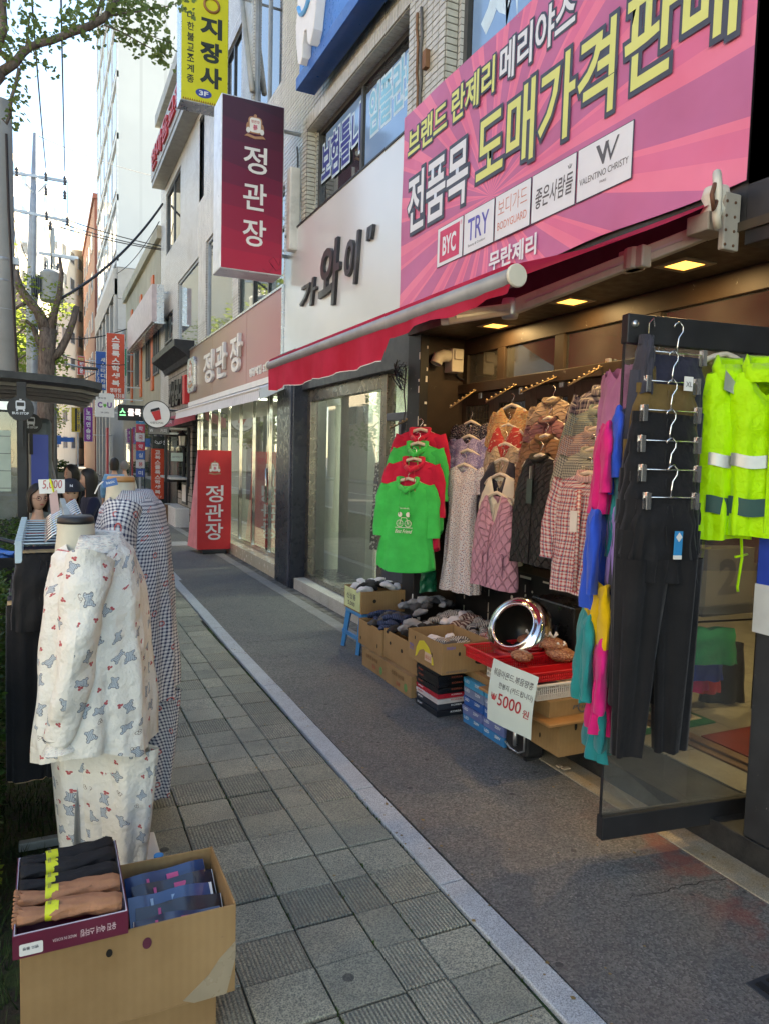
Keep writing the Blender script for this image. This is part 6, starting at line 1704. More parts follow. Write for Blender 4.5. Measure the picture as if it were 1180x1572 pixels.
rail(P(745, 617, X=2.90), P(793, 590, X=3.16), 'sloping beaded display arm above the pink quilted vest')
rail(P(797, 603, X=2.90), P(855, 578, X=3.16), 'sloping beaded display arm above the black quilted coat')
rail(P(871, 592, X=2.92), P(925, 562, X=3.16), 'sloping beaded display arm above the gingham shirts')
rail(P(598, 658, X=2.70), P(641, 636, X=2.80), 'sloping display arm on the corner post above the hooded dresses')
FLD = floral('dark floral print', (.03, .028, .04), [(.42, .36, .30), (.30, .25, .30), (.20, .22, .25)], 75); LIL = floral('lilac small floral print', (.30, .26, .44), [(.62, .60, .70), (.12, .11, .22), (.50, .46, .62)], 85)
WFL = floral('white and navy floral print', (.60, .58, .60), [(.05, .05, .10), (.16, .13, .22), (.42, .16, .10)], 85, .40)
def dress(i, label, m, loc, rz, L_, hl_):
 g = G(); torso(g, L_, [(0, .17, .02), (.12, .15, .05), (.28, .13, .06), (.6, .15, .07), (1, .19, .085)], neck=.07, vneck=.05, slope=.3, fold=.018, k=9, ph=i * 2.1)
 parts = [('body', g, m)]
 for s in (-1, 1):
  gs_ = G(); sleeve(gs_, [(s * .155, 0, -.03), (s * .20, 0, -.10), (s * .225, 0, -.20)], .055, .085, .5, .008, ph=i); parts.append(('sleeve', gs_, m))
 garment('long_dress', label, 'dress', loc, rz, parts, 'patterned long dresses on the far display arm', hl_)
dl = ['dark floral dress hanging rearmost near the vent box', 'upper lilac floral dress behind another lilac one', 'lower lilac floral dress just behind the white one', 'front white and navy floral dress reaching lowest']
for i, ((px, py), xx, m_, L_) in enumerate((((722, 650), 3.10, FLD, .95), ((719, 672), 3.05, LIL, .9), ((717, 694), 3.00, LIL, 1.02), ((712, 716), 2.94, WFL, .98))):
 dress(i, dl[i], m_, tuple(P(px, py, X=xx)), R(-84 + 3 * i), L_, 'pale hanger holding the ' + dl[i].split(' dress')[0] + ' dress, number %s from the wall' % 'one two three four'.split()[i])
FLO = floral('orange floral quilting', (.50, .30, .14), [(.62, .52, .34), (.40, .12, .07), (.20, .22, .12)], 60); FLR = floral('red floral quilting', (.42, .05, .05), [(.60, .48, .36), (.50, .10, .08)], 38)
VBE = quilt('beige quilting', (.44, .34, .24)); VNV = cloth('dark navy fabric', (.03, .03, .045)); VWH = cloth('cream fabric', (.62, .58, .48)); VPK = quilt('pink quilting', (.50, .27, .36), .07, .10)
def vest(i, label, m, loc, rz, L_, nm='vest', w=.23, vn=.22, sl=0.0, hl_='', grp=None, coat=False):
 g = G(); torso(g, L_, [(0, w * .62, .022), (.10, w * .72, .045), (.22, w * .86, .055), (.35, w, .06), (1, w * 1.05, .07)], neck=.075, vneck=vn, slope=.3, fold=.006, k=5, ph=i * 1.3)
 parts = [('body', g, m)]
 if coat:
  gc_ = G(); gc_.tube([(.072 * cos(a), .03 * sin(a) - .01, .01 - .03 * max(0, -sin(a))) for a in [2 * PI * j / 18 for j in range(19)]], .017, 8, False); parts.append(('collar', gc_, m))
 gz = G(); gz.tube([(0, -.048, -vn), (0, -.066, -L_ * .5), (0, -.072, -L_ + .01)], .004, 5); parts.append(('front_seam', gz, m))
 if sl:
  for s in (-1, 1):
   gs_ = G(); sleeve(gs_, [(s * w * .66, 0, -.05), (s * (w * .8 + .03), 0, -.2), (s * (w * .8 + .06), 0, -sl)], .065, .05, .55, .006, ph=i); parts.append(('sleeve', gs_, m))
 t = garment(nm, label, nm, loc, rz, parts, grp, hl_)
 return t
vl = [('orange floral jacket at the back of the vest rail', FLO, .48, .30, 'jacket'), ('red floral vest second on the vest rail', FLR, .5, 0, 'vest'), ('beige quilted jacket in the middle of the vest rail', VBE, .5, .28, 'jacket'), ('dark navy vest behind the cream one', VNV, .42, 0, 'vest'), ('cream vest just behind the pink quilted vest', VWH, .62, 0, 'vest'), ('pink quilted vest with pockets at the front of its rail', VPK, .66, 0, 'vest')]
vp = [((785, 625), 3.12), ((779, 655), 3.08), ((775, 684), 3.04), ((771, 708), 3.00), ((768, 731), 2.95), ((762, 760), 2.90)]
for i, ((lb, m_, L_, sl, nm), ((px, py), xx)) in enumerate(zip(vl, vp)):
 t = vest(i, lb, m_, tuple(P(px, py, X=xx)), R(-80 - 2 * (i % 3)), L_, nm, .21 if i < 5 else .225, .10 if i < 3 else .2, sl, 'pale hanger holding the ' + ['orange floral jacket', 'red floral vest', 'beige quilted jacket', 'dark navy vest', 'cream vest', 'pink quilted vest'][i], 'vests and jackets on the second display arm')
 if i == 5:
  for s in (-1, 1):
   g = G(); g.box(s * .11 - .06, -.078, -.56, s * .11 + .06, -.066, -.40); build('pocket', g, VPK, t, **LOC, bev=.006)
CP1 = quilt('beige puffer quilting', (.46, .33, .23), .12, .05); CP2 = quilt('mauve puffer quilting', (.26, .12, .13), .12, .05); CP3 = quilt('brown puffer quilting', (.26, .14, .075), .12, .05); CBK = quilt('black onion quilting', (.022, .022, .024), .06, .085)
cl_ = [('beige puffer jacket at the top of the coat rail', CP1, .36), ('mauve puffer jacket below the beige one', CP2, .34), ('brown puffer jacket just behind the black coat', CP3, .34), ('black onion quilted coat at the front of its rail', CBK, .70)]
for i, ((lb, m_, L_), ((px, py), xx)) in enumerate(zip(cl_, [((848, 615), 3.12), ((842, 645), 3.05), ((837, 672), 2.98), ((829, 702), 2.90)])):
 t = vest(i + 7, lb, m_, tuple(P(px, py, X=xx)), R(-84), L_, 'coat', .225, .04, .42 if i < 3 else 0, 'pale hanger holding the ' + lb.split(' jacket')[0].split(' coat')[0] + (' jacket' if i < 3 else ' coat'), 'quilted coats on the third display arm', True)
 if i == 3:
  g = G(); g.box(-.03, -.085, -.30, .02, -.08, -.14); build('price_tag', g, mat('dark tag', (.03, .06, .06), .4), t, **LOC)
  g = G(); g.box(-.012, -.08, -.14, -.008, -.06, -.06); build('zip_pull', g, ALU, t, **LOC)
P1 = plaid('navy tartan', (.20, .17, .20), (.03, .03, .06), .035, .5, (.45, .42, .38)); P2 = plaid('green blue gingham', (.30, .36, .33), (.06, .10, .12), .012, .45, (.40, .36, .20)); P3 = plaid('brown blue gingham', (.46, .42, .40), (.14, .08, .10), .012, .45, (.5, .25, .15))
P4 = plaid('dark check', (.42, .42, .34), (.07, .08, .09), .016, .4); P5 = plaid('red white navy check', (.62, .58, .56), (.42, .03, .05), .022, .38, (.04, .05, .14))
def shirt(i, label, m, loc, rz, L_, hl_, sl=.52, body=None):
 g = G(); torso(g, L_, [(0, .19, .022), (.12, .22, .05), (.4, .225, .06), (1, .24, .07)], neck=.07, vneck=.05, slope=.3, fold=.012, k=6, ph=i * 1.9)
 parts = [('body', g, m)]
 for s in (-1, 1):
  gs_ = G(); sleeve(gs_, [(s * .18, 0, -.04), (s * .245, -.01, -.20), (s * .265, -.02, -.38), (s * .27, -.03, -sl)], .068, .045, .5, .006, ph=i + s); parts.append(('sleeve', gs_, m))
 gc_ = G(); gc_.rings([[(r_ * cos(a), .75 * r_ * .6 * sin(a) - .012, z - .035 * max(0, -sin(a))) for a in [2 * PI * j / 20 for j in range(21)]] for r_, z in ((.066, .0), (.060, .032), (.075, .028), (.082, -.004))], False); parts.append(('collar', gc_, m))
 gb_ = G()
 for k_ in range(6): gb_.lathe([(.0005, .003), (.005, .002), (.005, 0)], frame((0, -.078, -.1 - k_ * .09), (1, 0, 0)), 8)
 gb_.box(-.014, -.077, -L_ + .02, .014, -.074, -.08); parts.append(('placket', gb_, m))
 return garment('shirt', label, 'shirt', loc, rz, parts, 'check shirts on the nearest display arm', hl_)
sl_ = [('navy tartan shirt at the back of the shirt rail', P1, .5, .4), ('green blue gingham shirt with a long sleeve hanging out', P2, .62, .66), ('brown gingham shirt in the middle of the shirt rail', P3, .72, .5), ('dark olive check shirt behind the red one', P4, .5, .4), ('red white and navy check shirt at the front with a paper tag', P5, .68, .5)]
for i, ((lb, m_, L_, sv_), ((px, py), xx)) in enumerate(zip(sl_, [((925, 598), 3.14), ((921, 628), 3.02), ((914, 662), 2.94), ((909, 694), 2.86), ((903, 730), 2.78)])):
 t = shirt(i, lb, m_, tuple(P(px, py, X=xx)), R(-84 + i), L_, 'pale hanger holding the ' + lb.split(' shirt')[0] + ' shirt', sv_)
 if i == 4:
  g = G(); g.box(-.05, -.085, -.32, .00, -.082, -.20); build('paper_tag', g, WHITEP, t, **LOC)
gb2 = thing('green_bag', 'dark green plastic bag hanging low beside the corner post', 'bag', tuple(P(655, 885, X=2.85)))
q = P(655, 868, X=2.9); g = G(); torso(g, .22, [(0, .06, .02), (.3, .085, .05), (1, .09, .05)], neck=.02, vneck=.0, slope=.1, fold=.008, k=5); 
g2 = G(); g2.add(g, MT(q)); build('bag_body', g2, mat('dark green plastic', (.01, .14, .07), .3), gb2, True)
g = G(); g.tube([q + Vector((-.03, 0, -.01)), q + Vector((0, 0, .08)), q + Vector((.03, 0, -.01))], .005, 5); build('bag_handle', g, mat('green handle', (.01, .14, .07), .4), gb2)
TC = dict(orchid=(.48, .20, .42), magenta=(.62, .015, .17), cobalt=(.02, .08, .50), teal=(.01, .24, .24), yellow=(.66, .42, .01), lavender=(.36, .24, .58), petrol=(.01, .20, .22))
TM = {k: cloth(k + ' cotton jersey', v) for k, v in TC.items()}
def tee(i, label, c, px, py, X_, L_, rz, sl=.2, w=.21, sd=0):
 g = G(); torso(g, L_, [(0, w * .85, .02), (.15, w, .04), (1, w * 1.02, .045)], neck=.08, vneck=.06, slope=.3, fold=.016, k=6, ph=i * 1.1, seg=48, nr=20)
 parts = [('body', g, TM[c])]
 for s in (-1, 1):
  gs_ = G(); sleeve(gs_, [(s * w * .8, 0, -.04), (s * (w + .02), 0, -.12), (s * (w + .035), 0, -.05 - sl)], .07, .065, .34, .009, 18, 12, ph=i); parts.append(('sleeve', gs_, TM[c]))
 return garment('t_shirt', label, 't-shirt', tuple(P(px, py, X=X_)), R(rz), parts, 'bright t-shirts hung on the glass door')
tl = [('orchid pink t-shirt topmost on the glass door', 'orchid', 952, 562, 2.36, .47, .30), ('magenta t-shirt below the orchid one', 'magenta', 930, 650, 2.16, .38, .24), ('cobalt blue t-shirt with its sleeve behind the orchid one', 'cobalt', 952, 628, 2.20, .36, .24), ('teal t-shirt half hidden behind the grey trousers', 'petrol', 944, 706, 2.18, .40, .24),
  ('lavender t-shirt between the cobalt and the yellow ones', 'lavender', 946, 770, 2.18, .50, .3), ('lower cobalt t-shirt ending above the yellow one', 'cobalt', 917, 775, 2.13, .42, .30), ('yellow t-shirt in the middle of the door stack', 'yellow', 920, 885, 2.10, .32, .24), ('large teal t-shirt sleeve side lowest left on the door', 'teal', 903, 930, 2.12, .38, .30),
  ('second magenta t-shirt below the yellow one', 'magenta', 928, 965, 2.09, .40, .24), ('lower yellow t-shirt near the door bottom', 'yellow', 944, 945, 2.18, .33, .22), ('bottom teal t-shirt reaching lowest on the door', 'petrol', 922, 1015, 2.14, .38, .26)]
for i, (lb, c, px, py, xx, L_, sl) in enumerate(tl):
 tee(i, lb, c, px, py, xx, L_, -112 if i == 0 else -124 - (i % 3) * 5, sl, .15 if i == 0 else .16)
CLIP = mat('clip hanger chrome', (.70, .70, .70), .18, .9, var=.03)
def clip_hanger(loc, rz, w, label):
 t = thing('clip_hanger', label, 'hanger', loc, rz, 'metal clip hangers linked one below another')
 g = G(); g.tube([(-w, 0, 0), (w, 0, 0)], .0028, 6); build('hanger_rod', g, CLIP, t, True, **LOC)
 g = G(); g.tube([(0, 0, 0), (0, 0, .03), (.004, 0, .06), (.022, 0, .085), (.022, 0, .105), (.004, 0, .122), (-.016, 0, .112), (-.02, 0, .10)], .0032, 6); build('hook', g, CLIP, t, True, **LOC)
 for s in (-1, 1):
  g = G(); g.box(s * w - .009, -.016, -.045, s * w + .009, -.010, .018); g.box(s * w - .009, .006, -.045, s * w + .009, .012, .018); g.box(s * w - .006, -.012, -.002, s * w + .006, .010, .006); g.lathe([(.0005, .011), (.006, .011), (.006, -.011), (.0005, -.011)], frame((s * w, 0, .008), (0, 1, 0), (1, 0, 0)), 8)
  build('clip', g, CLIP, t, **LOC)
 return t
def trousers(name, label, m, loc, rz, L_, w=.15, leg=.11, flare=.0, fold=.012, group='trousers on linked clip hangers', inner=.28, tilt=0, tagc=None, lw=.075):
 t = thing(name, label, name, loc, rz, group)
 if tilt: t.rotation_euler = (0, tilt, rz)
 g = G(); ph = loc[2] * 9
 torso(g, inner + .03, [(0, w, .018), (.12, w * 1.0, .028), (.3, w * 1.1, .045), (1, w * 1.22, .055)], neck=w, vneck=0, slope=0, fold=fold * .8, k=13, ph=ph, seg=72, nr=14, back_drop=0)
 build('seat', g, m, t, True, **LOC)
 for s in (-1, 1):
  g = G(); rs, uvs = [], []
  for i in range(19):
   q = i / 18; z = -inner + .06 - (L_ - inner + .06) * q; r = lerp(lw * 1.15, leg, q) ; ring, uv = [], []
   for j in range(33):
    th = 2 * PI * j / 32; f = fold * (sin(th * 5 + ph + s + q * 1.2) + .5 * sin(th * 9 - q * 2 + ph))
    ring.append(((w * .58 + flare * q) * s + (r + f * .6) * cos(th), (r * .5 + f) * sin(th), z)); uv.append((j / 32 * r * 5, -z))
   rs.append(ring); uvs.append(uv)
  g.rings(rs, False, uvs=uvs); build('leg', g, m, t, True, **LOC)
 g = G(); n = 60
 g.rings([[((w + .004 + .003 * sin(j * 2.1)) * math.copysign(abs(cos(2 * PI * j / n)) ** .8, cos(2 * PI * j / n)), (.022 + .003 * sin(j * 2.1)) * math.copysign(abs(sin(2 * PI * j / n)) ** .75, sin(2 * PI * j / n)), z) for j in range(n + 1)] for z in (.002, -.018, -.036)], False)
 build('waistband', g, m, t, True, **LOC)
 g = G(); g.tube([(-.01, -.03, -.02), (-.02, -.04, -.10), (-.015, -.045, -.17)], .002, 5); g.tube([(.01, -.03, -.02), (.012, -.042, -.09)], .002, 5); build('drawstring', g, m, t, True, **LOC)
 return t
TNV = cloth('dark navy crinkle cloth', (.025, .026, .045)); TBR = cloth('brown olive cloth', (.13, .085, .03)); TBK = cloth('black flowing cloth', (.0095, .0095, .011), .25, .7); TGR = cloth('charcoal cloth', (.045, .045, .06))
ph_ = [((1030, 548), TNV, .155, 'navy trousers topmost on the clip hangers', .55), ((1022, 592), TBR, .145, 'brown drawstring trousers with an XL tag', .5), ((1020, 636), TBK, .155, 'black trousers third from the top of the clip hangers', .95), ((1018, 682), TBK, .16, 'black trousers fourth on the clip hangers', .95), ((1018, 726), TBK, .155, 'black trousers fifth on the clip hangers', .9), ((1020, 768), TBK, .135, 'long black wide trousers hanging lowest with a blue tag', .98)]
prz = math.atan2(DD.y, DD.x)
for i, ((px, py), m_, w, lb, L_) in enumerate(ph_):
 yy = 2.19 - .032 * i; q = P(px, py, Y=yy)
 last = i == 5
 t = trousers('trousers', lb, m_, tuple(q), prz, L_, w * .93, .066 if last else .08, .022 if last else .010, .014 if last else .008, tilt=R((1, 1, 2.2, 1.6, 1.2, .8)[i]), lw=.098 if last else .085)
 clip_hanger((q.x, q.y - .028, q.z + .012), prz, w * .80, ['topmost', 'second', 'third', 'fourth', 'fifth', 'lowest'][i] + ' metal clip hanger in the trouser chain')
 if i == 1:
  g = G(); g.box(.045, -.05, -.02, .085, -.046, .035); build('size_tag', g, WHITE, t, **LOC); text('XL', frame((.05, -.051, -.005), (1, 0, 0)), 0, 0, .03, .02, GRYP, t, **LOC)
 if last:
  g = G(); g.box(-.005, -.075, -.20, .030, -.071, -.11); build('blue_tag', g, mat('bright blue tag', (.02, .25, .55), .4), t, **LOC)
  g = G(); g.box(-.005, -.0765, -.215, .030, -.0715, -.20); g.prism([(.0125, -.115), (.026, -.132), (.0125, -.150), (-.001, -.132)], frame((0, -.0755, 0), (1, 0, 0)), .002); build('tag_print', g, WHITEP, t, **LOC)
q = P(980, 515, Y=2.2)
tg_ = trousers('folded_trousers', 'charcoal trousers folded lengthwise over the left end of the door rail', TGR, (q.x + .03, q.y - .01, q.z), prz, 1.08, .022, .034, -.0, .004, inner=.2, group=None, tilt=R(4.0), lw=.035)
tg2 = trousers('folded_trousers', 'olive brown trousers folded lengthwise behind the charcoal pair', TBR, (q.x + .065, q.y + .005, q.z - .1), prz, 1.05, .022, .032, 0, .004, inner=.2, group=None, tilt=R(4.0), lw=.034)
g = G(); qq = P(996, 500, Y=2.2); g.tube([qq + Vector((0, 0, -.03)), qq + Vector((0, 0, .01)), qq + Vector((.02, 0, .03)), qq + Vector((.03, 0, .0))], .003, 5)
tag(build('wire_hook', g, CLIP), 'small metal hook over the left end of the black door rail', 'hook')
HV = cloth('fluorescent yellow coated cloth', (.40, .76, .01), .08, .5, .9); HVR = mat('silver reflective tape', (.42, .43, .42), .35, .5); HVD = mat('dark green patch', (.02, .07, .06), .6)
def hivis(i, label, px, py, yy, L_, rz, w=.2, sleeves=(-1, 1)):
 loc = P(px, py, Y=yy)
 t = thing('hi_vis_jacket', label, 'hi-vis jacket', tuple(loc), rz, 'fluorescent rain jackets on the door')
 tab = [(0, w * .85, .03), (.12, w, .07), (1, w * 1.03, .085)]
 g = G(); rs = torso(g, L_, tab, neck=.07, vneck=.10, slope=.35, fold=.016, k=6, ph=i * 2.2); build('body', g, HV, t, True, **LOC)
 for (z0, z1, m_) in ((-.335, -.385, HVR), (-.505, -.575, HVD)):
  g = G(); rr = []
  for z in (z0, (z0 + z1) / 2, z1):
   tt = -z / L_; w_, d_ = interp(tab, tt); rr.append([((w_ + .004) * math.copysign(abs(cos(a)) ** .8, cos(a)), (d_ + .012) * math.copysign(abs(sin(a)) ** .75, sin(a)), z + .006 * sin(a * 4)) for a in [PI * 1.1 + PI * .8 * j / 30 for j in range(31)]])
  g.rings(rr, False); build('reflective_band', g, m_, t, True, **LOC)
 for s in sleeves:
  g = G(); sleeve(g, [(s * w * .8, 0, -.06), (s * (w + .03), -.01, -.22), (s * (w + .04), -.03, -.42)], .07, .055, .6, .008, ph=i); build('sleeve', g, HV, t, True, **LOC)
 g = G(); g.rings([[(r_ * cos(a), .6 * r_ * sin(a) - .015, z + (.02 if sin(a) > 0 else -.02)) for a in [2 * PI * j / 20 for j in range(21)]] for r_, z in ((.066, -.02), (.066, .03), (.078, .045), (.095, -.005), (.088, -.03))], False); build('collar', g, HV, t, True, **LOC)
 g = G(); g.box(-.012, -.10, -L_ + .02, .03, -.092, -.10); g.tube([(.05, -.098, -.12), (.05, -.10, -.3)], .004, 5); build('storm_flap', g, HV, t, **LOC, bev=.004)
 if i == 0:
  g = G(); g.tube([(.06, -.06, -L_), (.065, -.065, -L_ - .08), (.055, -.06, -L_ - .20), (.06, -.06, -L_ - .22)], .006, 6); g.tube([(.03, -.06, -L_ - .075), (.065, -.065, -L_ - .07), (.10, -.06, -L_ - .065)], .005, 6); build('waist_cord', g, HV, t, True, **LOC)
  for s in (-1, 1): g = G(); g.poly([(s * .03, -.075, -.06), (s * .085, -.06, .0), (s * .10, -.07, -.08), (s * .05, -.085, -.10)]); build('collar_lining', g, HVR, t, **LOC)
 return t
hivis(0, 'fluorescent yellow rain jacket with grey and dark bands next to the black trousers', 1118, 572, 2.13, .68, prz + .1, .125, ())
hivis(1, 'second fluorescent yellow jacket cut off by the right edge', 1172, 570, 2.02, .66, prz - .3, .13, ())
dk = thing('raincoat', 'dark green hooded raincoat behind the fluorescent jackets', 'raincoat', tuple(P(1150, 545, Y=2.36)), prz)
g = G(); torso(g, .75, [(0, .14, .04), (.2, .17, .08), (1, .19, .09)], neck=.05, vneck=.03, slope=.4, fold=.012, k=5); build('body', g, mat('dark green rainwear', (.012, .035, .033), .4), dk, True, **LOC)
g = G(); g.lathe([(.0005, .06), (.06, .045), (.09, -.01), (.10, -.08)], None, 14); build('hood', g, bpy.data.materials['dark green rainwear'], dk, True, **LOC)
for px, py, lb in ((1112, 545, 'pale hanger inside the left fluorescent jacket'), (1142, 535, 'thin metal hook over the door rail above the dark raincoat')):
 q = P(px, py, Y=2.18); hanger(tuple(q + Vector((0, 0, 0))), prz, lb)
def blob_rail(lbl, items, x, y0, dy, ztop):
 for i, (c, L_, lb) in enumerate(items):
  g = G(); torso(g, L_, [(0, .17, .02), (.2, .19, .035), (1, .2, .04)], neck=.06, vneck=.04, slope=.3, fold=.01, k=5, ph=i, seg=28, nr=10)
  garment('hanging_garment', lb, 'garment', (x + .12 * sin(i * 2.3), y0 + dy * i, ztop), R(-12 + 9 * sin(i * 4)), [('body', g, cloth('indoor cloth %s' % 'abcdefghijklmnop'[i + lbl], c))])
blob_rail(0, [((.10, .055, .045), .7, 'dark brown garment inside the shop right of the dark raincoat'), ((.06, .07, .05), .8, 'olive garment inside the shop doorway'), ((.22, .27, .33), .75, 'denim blue garment on the upper rail inside the shop'), ((.02, .02, .02), .8, 'black garment inside the shop by the rear wall'), ((.16, .19, .20), .6, 'slate grey garment on the upper rail inside the shop')], 3.95, 3.2, .22, 1.75)
for i, (c, L_, px, py, Y_, w_, lb) in enumerate((((.01, .34, .15), .22, 1088, 962, 3.02, .16, 'emerald green top low inside the shop doorway'), ((.02, .05, .42), .22, 1075, 988, 3.10, .13, 'royal blue top below the emerald one'), ((.60, .02, .18), .24, 1058, 1000, 3.16, .11, 'magenta top lowest behind the black trousers'), ((.5, .03, .05), .26, 1085, 1000, 3.22, .08, 'red top low inside the shop'), ((.013, .013, .015), .45, 1112, 985, 3.26, .13, 'long black garment low inside the shop'))):
 g = G(); torso(g, L_, [(0, w_, .02), (.3, w_ * 1.05, .04), (1, w_ * 1.1, .05)], neck=.05, vneck=.02, slope=.1, fold=.014, k=7, ph=i, seg=32, nr=10)
 garment('hanging_garment', lb, 'garment', tuple(P(px, py, Y=Y_)), R(-20), [('body', g, cloth('low cloth ' + 'abcde'[i], c))])
nb2 = thing('number_box', 'pale grey cardboard box marked with a large figure two inside the shop', 'box', (3.75, 2.9, .9))
g = G(); g.box(3.55, 3.05, .82, 3.95, 3.25, 1.16); build('box_body', g, mat('pale grey board', (.20, .20, .19), .7), nb2); text('2', FY(3.55, 3.05, .82), .10, .06, .16, .22, GRYP, nb2, .04)
cb = thing('black_table', 'black table under the box marked two inside the shop', 'table', (3.8, 3.4, .118)); build('table_top', G().box(3.5, 3.02, .76, 4.1, 3.75, .82), BLACK, cb, bev=.006)
for a, b in ((3.52, 3.7), (4.06, 3.7), (4.06, 3.06)): build('leg', G().box(a, b, .118, a + .03, b + .03, .76), BLACK, cb)
g = G(); g.box(3.35, 2.15, .12, 4.1, 2.85, .128); tag(build('door_mat', g, mat('dark red mat', (.16, .02, .02), .9)), 'dark red mat on the shop floor behind the glass door', 'mat')
gm2 = thing('display_pad', 'pale board with a green tape border lying on the shop floor', 'board', (3.1, 3.1, .12))
g = G(); g.box(3.02, 2.98, .12, 3.62, 3.32, .127); build('pad', g, mat('green tape', (.01, .14, .07), .5), gm2); g = G(); g.box(3.06, 3.05, .127, 3.58, 3.25, .131); build('board', g, mat('pale pad board', (.5, .46, .34), .7), gm2)
BW = floral('black and white block print', (.03, .03, .03), [(.62, .60, .56), (.55, .53, .50)], 26, .45)
for i, (yy, m_, L_, lb) in enumerate(((6.95, BW, .95, 'long black and white patterned dress on the showroom rail'), (6.72, plaid('white striped knit', (.5, .52, .52), (.12, .13, .15), .05), .6, 'white striped top on the showroom rail'), (6.55, cloth('pale grey knit', (.42, .43, .42)), .55, 'pale grey top next to the striped one in the showroom'))):
 g = G(); torso(g, L_, [(0, .16, .03), (.2, .17, .05), (1, .2, .07)], neck=.07, vneck=.04, slope=.3, fold=.012, k=7, ph=i)
 garment('showroom_garment', lb, 'garment', (3.30, yy, 1.62), R(-35), [('body', g, m_)], 'clothes on the showroom rail', 'pale hanger holding the ' + lb.split(' on')[0].split(' next')[0])
rl = thing('clothes_rail', 'thin white clothes rail inside the glass showroom', 'clothes rail', (3.3, 6.8, .13))
g = G(); g.tube([(3.3, 7.3, .13), (3.3, 7.3, 1.72), (3.3, 6.3, 1.72), (3.3, 6.3, .13)], .012, 8); build('rail_tube', g, WHITEP, rl, True)
# ================================================================ cardboard boxes, socks and stall goods
m = M('brown cardboard', .8, spec=.2); (x, y, z), pv = wpos(m)
k = m.mix(m.noise(4, 5, vec=pv).map(.3, .7), (.27, .165, .075), (.36, .23, .11)); k = m.mix(((x + y) * 260).sin().map(-1, 1, 0, .10), k, (.18, .10, .05)); k = m.mix(m.noise(1.7, 6, vec=pv, rough=.7).map(.55, .75, 0, .4), k, (.16, .10, .05))
m.color(k).bump(m.noise(40, 4, vec=pv), .2, .004); CARD = m.m
HOLE = mat('dark punched hole', (.012, .009, .007), .9); CINK = mat('brown print on card', (.16, .08, .03), .7); GINK = mat('faded green print', (.12, .24, .08), .7); RINK = mat('faded red print', (.40, .09, .05), .7)
def carton(label, x0, y0, z0, x1, y1, z1, open_=True, m=None, holes=(), rz=0, cat='cardboard box', group=None, flap=0):
 t = thing('cardboard_box', label, cat, ((x0 + x1) / 2, (y0 + y1) / 2, z0), 0, group)
 cx_, cy_ = (x0 + x1) / 2, (y0 + y1) / 2; T = .005
 R4 = MT((cx_, cy_, 0)) @ MR(rz, 4, 'Z') @ MT((-cx_, -cy_, 0))
 g = G()
 if open_:
  g.box(x0, y0, z0, x1, y1, z0 + T, R4)
  for a in ((x0, y0, x1, y0 + T), (x0, y1 - T, x1, y1), (x0, y0 + T, x0 + T, y1 - T), (x1 - T, y0 + T, x1, y1 - T)): g.box(a[0], a[1], z0 + T, a[2], a[3], z1 + ru(-.003, .004), R4)
 else:
  g.box(x0, y0, z0, x1, y1, z1, R4); g.box(x0 + .002, cy_ - .001, z1, x1 - .002, cy_ + .001, z1 + .001, R4)
 build('box_body', g, m or CARD, t, bev=.0015)
 gh = G()
 for f, u, z, r in holes:
  if f == 'f': F = R4 @ FY(x0 + u * (x1 - x0), y0 - .0008, z0 + z * (z1 - z0))
  else: F = R4 @ FX(x0 - .0008, y1 - u * (y1 - y0), z0 + z * (z1 - z0))
  rx, ry = (r if isinstance(r, tuple) else (r, r))
  gh.prism([(rx * cos(a), ry * sin(a)) for a in [2 * PI * j / 14 for j in range(14)]], F, .001)
 if holes: build('hand_hole', gh, HOLE, t, kind='stuff' if len(holes) > 1 else None)
 return t, R4
LBL_ = lambda t, F, s, x, y, w, h, m_: text(s, F, x, y, w, h, m_, t, .02, lift=.0015)
t, _ = carton('brown closed carton with faded print at the bottom left of the sock boxes', 2.27, 4.76, 0, 2.56, 5.20, .145, False)
F = FX(2.27, 5.2); LBL_(t, F, '친환경 농산물', .08, .085, .22, .03, CINK); LBL_(t, F, '감귤', .20, .03, .06, .03, RINK)
g = G(); g.prism([(.36 + .025 * cos(a), .05 + .03 * sin(a)) for a in [2 * PI * j / 14 for j in range(14)]], F, .0015); build('round_mark', g, GINK, t)
t, _ = carton('brown closed carton with faded print beside the black shoe boxes', 2.26, 4.33, 0, 2.52, 4.74, .150, False)
F = FX(2.26, 4.74); LBL_(t, F, '친환경 농산물', .10, .09, .2, .03, CINK); LBL_(t, F, '감귤', .18, .03, .06, .03, RINK)
g = G(); g.prism([(.33 + .025 * cos(a), .05 + .03 * sin(a)) for a in [2 * PI * j / 14 for j in range(14)]], F, .0015); build('round_mark', g, GINK, t)
carton('open brown box of dark folded socks above the left closed carton', 2.29, 4.88, .147, 2.68, 5.33, .345, holes=[('l', .1, .25, (.008, .014)), ('l', .82, .3, (.007, .018))])
carton('open brown box of grey and white socks in the middle of the stall', 2.30, 4.32, .152, 2.70, 4.865, .365, holes=[('l', .2, .6, .013), ('l', .55, .55, .015), ('l', .78, .9, .006)])
carton('wide open brown box of striped socks behind the banana box', 2.72, 4.0, .117, 3.10, 5.0, .34, holes=[('f', .4, .6, .012)])
t, _ = carton('open brown box with a yellow note standing on the blue stool', 2.36, 5.45, .345, 2.84, 5.83, .535, holes=[('f', .25, .55, .016), ('f', .78, .5, .014)])
g = G(); g.box(2.352, 5.47, .36, 2.359, 5.8, .53); build('yellow_note', g, mat('pale yellow note', (.55, .62, .33), .7), t)
text('신상품', FX(2.352, 5.8), .05, .44, .2, .05, GRYP, t, .02, lift=.001); text('5,000', FX(2.352, 5.8), .08, .38, .15, .04, GRYP, t, .02, lift=.001)
